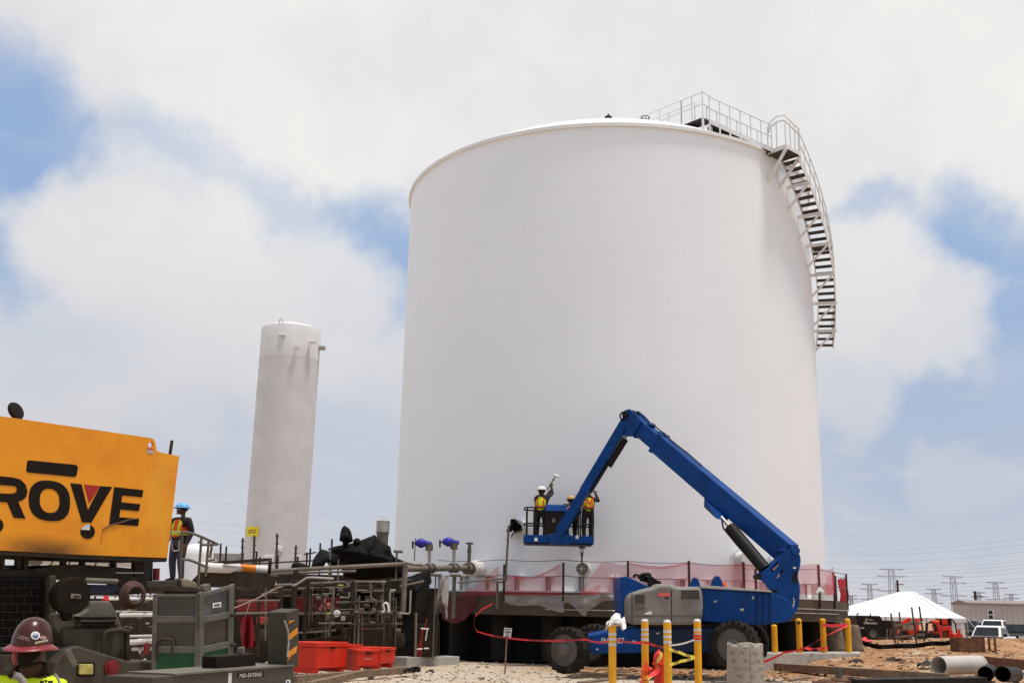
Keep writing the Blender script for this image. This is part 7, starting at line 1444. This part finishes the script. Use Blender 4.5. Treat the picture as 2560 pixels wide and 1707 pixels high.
# painters in the basket
zf = LIFT['zf']+.01; yb = LIFT['y0']+.52
pl = A(1352, 1340, yb)
t1, J1 = person(V((pl.x, yb, zf)), R(165), 'painter in dark clothes and yellow vest reaching a roller up from the basket', dict(shl=(-.17, -.02, 1.46), ell=(-.27, -.20, 1.60), wrl=(-.21, -.30, 1.80), hal=(-.20, -.32, 1.87), shr=(.17, -.02, 1.45), elr=(.10, -.26, 1.42), wrr=(-.10, -.34, 1.58), har=(-.13, -.35, 1.64), head1=(0, -.04, 1.65), head2=(0, -.02, 1.73), face=(0, -1, .3)), helmet='paper', vest='hiviz')
pr = A(1469, 1340, yb)
t2, J2 = person(V((pr.x, yb-.1, zf)), R(190), 'painter seen from behind with orange crossed straps and raised right arm in the basket', dict(shl=(-.19, -.02, 1.44), ell=(-.33, -.08, 1.36), wrl=(-.27, -.16, 1.58), hal=(-.25, -.18, 1.65), head1=(0, -.05, 1.64), head2=(0, -.03, 1.72)), pants='dcloth', helmet='paper', vest='hiviz')
# crossed harness straps on his back
mb = MB(); cpt = V((pr.x, yb-.1, zf)); rot = Matrix.Rotation(R(190), 3, 'Z')
for s_ in (-1, 1):
    mb = MB(); mb.beam(cpt+rot@V((s_*.13, .195, 1.46)), cpt+rot@V((-s_*.02, .203, 1.20)), .05, .012, up=V((0, -1, 0))); o = build(mb, 'harness_strap', 'orange', None, origin=(0, 0, 0)); o.parent = t2; o.matrix_parent_inverse = (Matrix.Translation(cpt) @ Matrix.Rotation(R(190), 4, 'Z') @ Matrix.Diagonal((1.18, 1.18, 1, 1))).inverted()
p3 = A(1427, 1340, yb+.2)
person(V((p3.x, yb+.2, zf)), R(180), 'stooping painter with tan helmet half hidden behind the boom in the basket', dict(pelvis=(0, .1, .80), spine=(0, .06, .98), chest=(0, -.02, 1.15), neck=(0, -.06, 1.27), head0=(0, -.09, 1.33), head1=(0, -.11, 1.41), head2=(0, -.10, 1.48), shl=(-.19, -.02, 1.22), shr=(.19, -.02, 1.22), ell=(-.26, -.14, 1.0), elr=(.26, -.14, 1.0), wrl=(-.2, -.32, 1.0), wrr=(.2, -.32, 1.0), hal=(-.18, -.38, 1.0), har=(.18, -.38, 1.0), hpl=(-.10, .08, .78), hpr=(.10, .08, .78), knl=(-.12, -.12, .45), knr=(.12, -.12, .45)), helmet=M('helmet_tan', (.52, .33, .12), .4), vest='hiviz')
# paint roller on its pole
t = thing('paint_roller', A(1366, 1240, yb), 'white paint roller on a long dark pole held above the basket', 'paint roller')
h_ = V((pl.x, yb, zf))+Matrix.Rotation(R(165), 3, 'Z')@J1['hal']; tip = A(1388, 1192, yb+.55); mb = MB(); mb.cyl(h_-(tip-h_)*.45, tip, .018, n=8); build(mb, 'pole', 'dsteel', t); mb = MB(); mb.cyl(h_.lerp(tip, .62), h_.lerp(tip, .76), .03, n=8); build(mb, 'pole_grip', 'black', t)
a, b = A(1384, 1187, yb+.6), A(1399, 1191.5, yb+.6); mb = MB(); mb.cyl(a, b, .04, n=12); build(mb, 'roller_sleeve', 'paper', t, smooth=40); mb = MB(); mb.tube([tip, tip.lerp(a, .5)+V((.02, 0, .0)), b+V((.03, 0, -.02)), b], .008, 6); build(mb, 'roller_frame', 'galv', t)
# ------------------------------------------------------------ man in the foreground, seen from behind, maroon hard hat
def front_man():
    Y = 6.4; k = Y/FPX; hx = A(80, 1600, Y).x; zb = A(80, 1613, Y).z; zg = gh(hx, Y)
    t = thing('person', V((hx, Y, zg)), 'man in maroon full-brim hard hat and bright yellow vest, seen from behind at lower left', 'person')
    S = (zb-zg)/1.66
    P = {n: V((hx, Y, zg))+V((v[0], -v[1], v[2]))*S for n, v in JB.items()}
    P['neck'] = V((hx+.012, Y, zb-.17)); P['head0'] = V((hx+.010, Y, zb-.09)); P['head1'] = V((hx, Y, zb-.01)); P['head2'] = V((hx, Y, zb+.06)); P['chest'] = V((hx+.02, Y, zb-.285)); P['shl'] = V((hx-.165, Y, zb-.225)); P['shr'] = V((hx+.185, Y, zb-.235))
    R2 = dict(RB); R2.update(neck=.062, head0=.075, head1=.09, head2=.06, chest=(.165, .12), shl=.075, shr=.075); names = list(P)
    me = skin_mesh([P[n]-LOC[t] for n in names], [(names.index(a), names.index(b)) for a, b in ED], [R2[n] for n in names], 0, 3)
    for m in ('hiviz', 'denim', 'skin', 'black'): me.materials.append(mt(m))
    for p in me.polygons:
        c = V(p.center)+LOC[t]; near = min(names, key=lambda n: (c-P[n]).length); p.use_smooth = True
        p.material_index = 2 if near in ('head0', 'head1', 'head2', 'hal', 'har') or (near == 'neck' and c.z > P['neck'].z-.005) else 1 if near in ('hpl', 'hpr', 'knl', 'knr', 'anl', 'anr') else 3 if near in ('tol', 'tor') else 0
    body = bpy.data.objects.new('body', me); COL.objects.link(body); body.parent = t; LOC[body] = LOC[t]
    mb = MB(); mb.ball(V((hx+.008, Y-.012, zb-.055)), (.070, .085, .098), 20, 14); build(mb, 'hair', M('hair_dark', (.013, .008, .005), .75, spec=.1), t, smooth=60)
    mb = MB(); mb.ball(V((hx+.014, Y-.012, zb-.12)), (.060, .066, .062), 18, 12); build(mb, 'nape', M('nape_skin', (.055, .026, .015), .7, spec=.15), t, smooth=60)
    mb = MB(); mb.ball(V((hx-.058, Y-.012, zb-.055)), (.036, .045, .062), 14, 10); build(mb, 'cheek', M('skin_lit_red', (.30, .045, .025), .5, var=.1), t, smooth=60, label='reddish lit cheek and ear under the brim')  # redder, brighter skin: light on the cheek put into its colour
    # face on the far side
    for s_ in (-1, 1): mb = MB(); mb.ball(V((hx+s_*.03, Y+.085, zb-.035)), .012, 8, 6); build(mb, 'eye', 'paper', t)
    mb = MB(); mb.add([V((hx, Y+.085, zb-.03)), V((hx, Y+.12, zb-.075)), V((hx+.018, Y+.085, zb-.08)), V((hx-.018, Y+.085, zb-.08))], [(0, 1, 2), (0, 3, 1), (1, 3, 2)]); build(mb, 'nose', 'skin', t)
    mb = MB(); mb.box((hx, Y+.086, zb-.11), (.045, .01, .01)); build(mb, 'mouth', 'dred', t)
    # hard hat
    rx, ry, rz_ = 45.5*k, 50*k, 66*k; c = V((A(79, 1612, Y).x, Y, zb)); mb = MB(); rows = []
    for j in range(15):
        f = j/14*math.pi/2; rows.append([c+V((rx*math.cos(f)**.8*math.cos(i*math.pi/24), ry*math.cos(f)**.8*math.sin(i*math.pi/24), rz_*math.sin(f)**1.0)) for i in range(49)])
    mb.grid(rows); hat = build(mb, 'hard_hat', 'maroon', t, smooth=60)
    mb = MB(); n = 64; rows = []
    for u, dz in ((.96, .006), (1.10, -.002), (1.25, -.012), (1.34, -.020), (1.35, -.025), (1.30, -.024), (1.0, -.006)):
        rows.append([c+V((rx*u*math.cos(i*2*math.pi/n), ry*(u*1.0)*math.sin(i*2*math.pi/n), dz+.006*math.cos(i*2*math.pi/n*2))) for i in range(n+1)])
    mb.grid(rows); build(mb, 'brim', 'maroon2', hat, smooth=60)
    mb = MB(); mb.tube([c+V((rx*1.0*math.cos(f), -ry*.0, rz_*math.sin(f)))*1.0 for f in [i*math.pi/20 for i in range(21)]], .004, 6); build(mb, 'ridge', 'maroon', hat, smooth=60)
    def E_(px, py, e=.0015):
        d = ray(px, py); o_ = EYE-c; q_ = V((d.x/rx, d.y/ry, d.z/rz_)); p_ = V((o_.x/rx, o_.y/ry, o_.z/rz_)); a = q_.dot(q_); b = 2*q_.dot(p_); cc = p_.dot(p_)-(1.02)**2; disc = max(0, b*b-4*a*cc); return EYE+d*((-b-math.sqrt(disc))/(2*a))+V((0, -e, 0))
    def decal(pts, name, mat, e=.0015, par=hat):
        n = len(pts); cx = sum(p[0] for p in pts)/n; cy = sum(p[1] for p in pts)/n; mb = MB(); rows = [[E_(cx+(x-cx)*f, cy+(y-cy)*f, e) for x, y in pts+pts[:1]] for f in (1, .66, .33, .01)]; mb.grid(rows); return build(mb, name, mat, par, smooth=60)
    def circ(cx, cy, rx_, ry_, n=20): return [(cx+rx_*math.cos(i*2*math.pi/n), cy+ry_*math.sin(i*2*math.pi/n)) for i in range(n)]
    decal(circ(89, 1587.5, 11.5, 10.2), 'sticker', 'paper'); decal(circ(89, 1587.5, 8.8, 7.8), 'sticker_ring', M('sticker_lilac', (.50, .48, .58), .6), .0022); decal([(83, 1585), (88, 1588), (94, 1584), (96, 1591), (90, 1595), (83, 1592)], 'sticker_emblem', M('sticker_blue', (.10, .10, .22), .6), .003)
    decal(circ(108.5, 1593, 8, 4.4), 'oval_sticker', M('sticker_pink', (.50, .36, .32), .6)); decal([(104, 1593), (112, 1590), (113, 1593), (106, 1596)], 'oval_mark', M('sticker_redmark', (.4, .06, .05), .6), .0025)
    decal([(88, 1604), (105, 1601), (120, 1597), (120, 1602), (105, 1606), (88, 1610)], 'strip_sticker', M('sticker_cream', (.58, .52, .36), .6)); decal([(91, 1606), (105, 1603), (118, 1599.5), (118, 1600.5), (105, 1604.5), (91, 1607.5)], 'strip_print', 'ink', .0025)
    decal([(37, 1580), (50, 1588), (75, 1593), (74, 1603), (50, 1598), (36, 1590)], 'name_band', M('band_edge', (.16, .10, .085), .5)); decal([(38.5, 1582), (50, 1589.5), (73.5, 1594.5), (72.5, 1601.5), (50, 1596.5), (37.5, 1589)], 'name_ground', 'maroon', .0022)
    for x0 in (45, 51, 57, 63, 68): decal([(x0, 1590+(x0-45)*.22), (x0+3.4, 1590.6+(x0-45)*.22), (x0+3.2, 1596+(x0-45)*.2), (x0, 1595.4+(x0-45)*.2)], 'name_letter', M('letter_grey', (.22, .15, .13), .5), .003)
    # vest with grey tapes and collar
    nd = [P['pelvis'], P['spine'], P['chest'], P['chest']+V((0, 0, .085)), P['chest'].lerp(P['shl'], .8)+V((0, 0, .012)), P['chest'].lerp(P['shr'], .8)+V((0, 0, .012))]
    vm = skin_mesh([p-LOC[t] for p in nd], [(0, 1), (1, 2), (2, 3), (2, 4), (2, 5)], [(.18, .14), (.17, .14), (.18, .14), .105, .095, .095], 0, 3); vm.materials.append(mt('hiviz')); vm.materials.append(mt('grey_tape'))
    for p in vm.polygons: p.use_smooth = True
    vo = bpy.data.objects.new('vest', vm); COL.objects.link(vo); vo.parent = t; LOC[vo] = LOC[t]
    def band(pts, w, nm, mat, e=0.):
        mb = MB(); P_ = [A(x, y, yy) for x, y, yy in pts]; rows = []
        for i, p in enumerate(P_): d = (P_[min(i+1, len(P_)-1)]-P_[max(0, i-1)]).normalized(); s_ = d.cross(V((0, 1, 0))).normalized(); rows.append([p-s_*w/2, p+s_*w/2])
        mb.grid(rows); build(mb, nm, mat, vo, smooth=60, solid=.004)
    band([(34, 1686, 6.27), (48, 1691, 6.22), (58, 1703, 6.19), (63, 1722, 6.17)], .040, 'reflective_tape', 'grey_tape')
    band([(137, 1684, 6.30), (144, 1693, 6.27), (149, 1706, 6.24), (152, 1722, 6.22)], .014, 'reflective_tape', 'grey_tape')
    band([(22, 1676, 6.40), (36, 1664, 6.44), (52, 1652, 6.46), (60, 1646, 6.47)], .06, 'collar_flap', M('flap_tan', (.13, .10, .07), .8))
    for x0, x1, y in ((100, 110, 1704), (112, 118, 1702), (120, 132, 1704)): band([(x0, y, 6.20), (x1, y-1, 6.20)], .014, 'back_print', 'ink')
front_man()
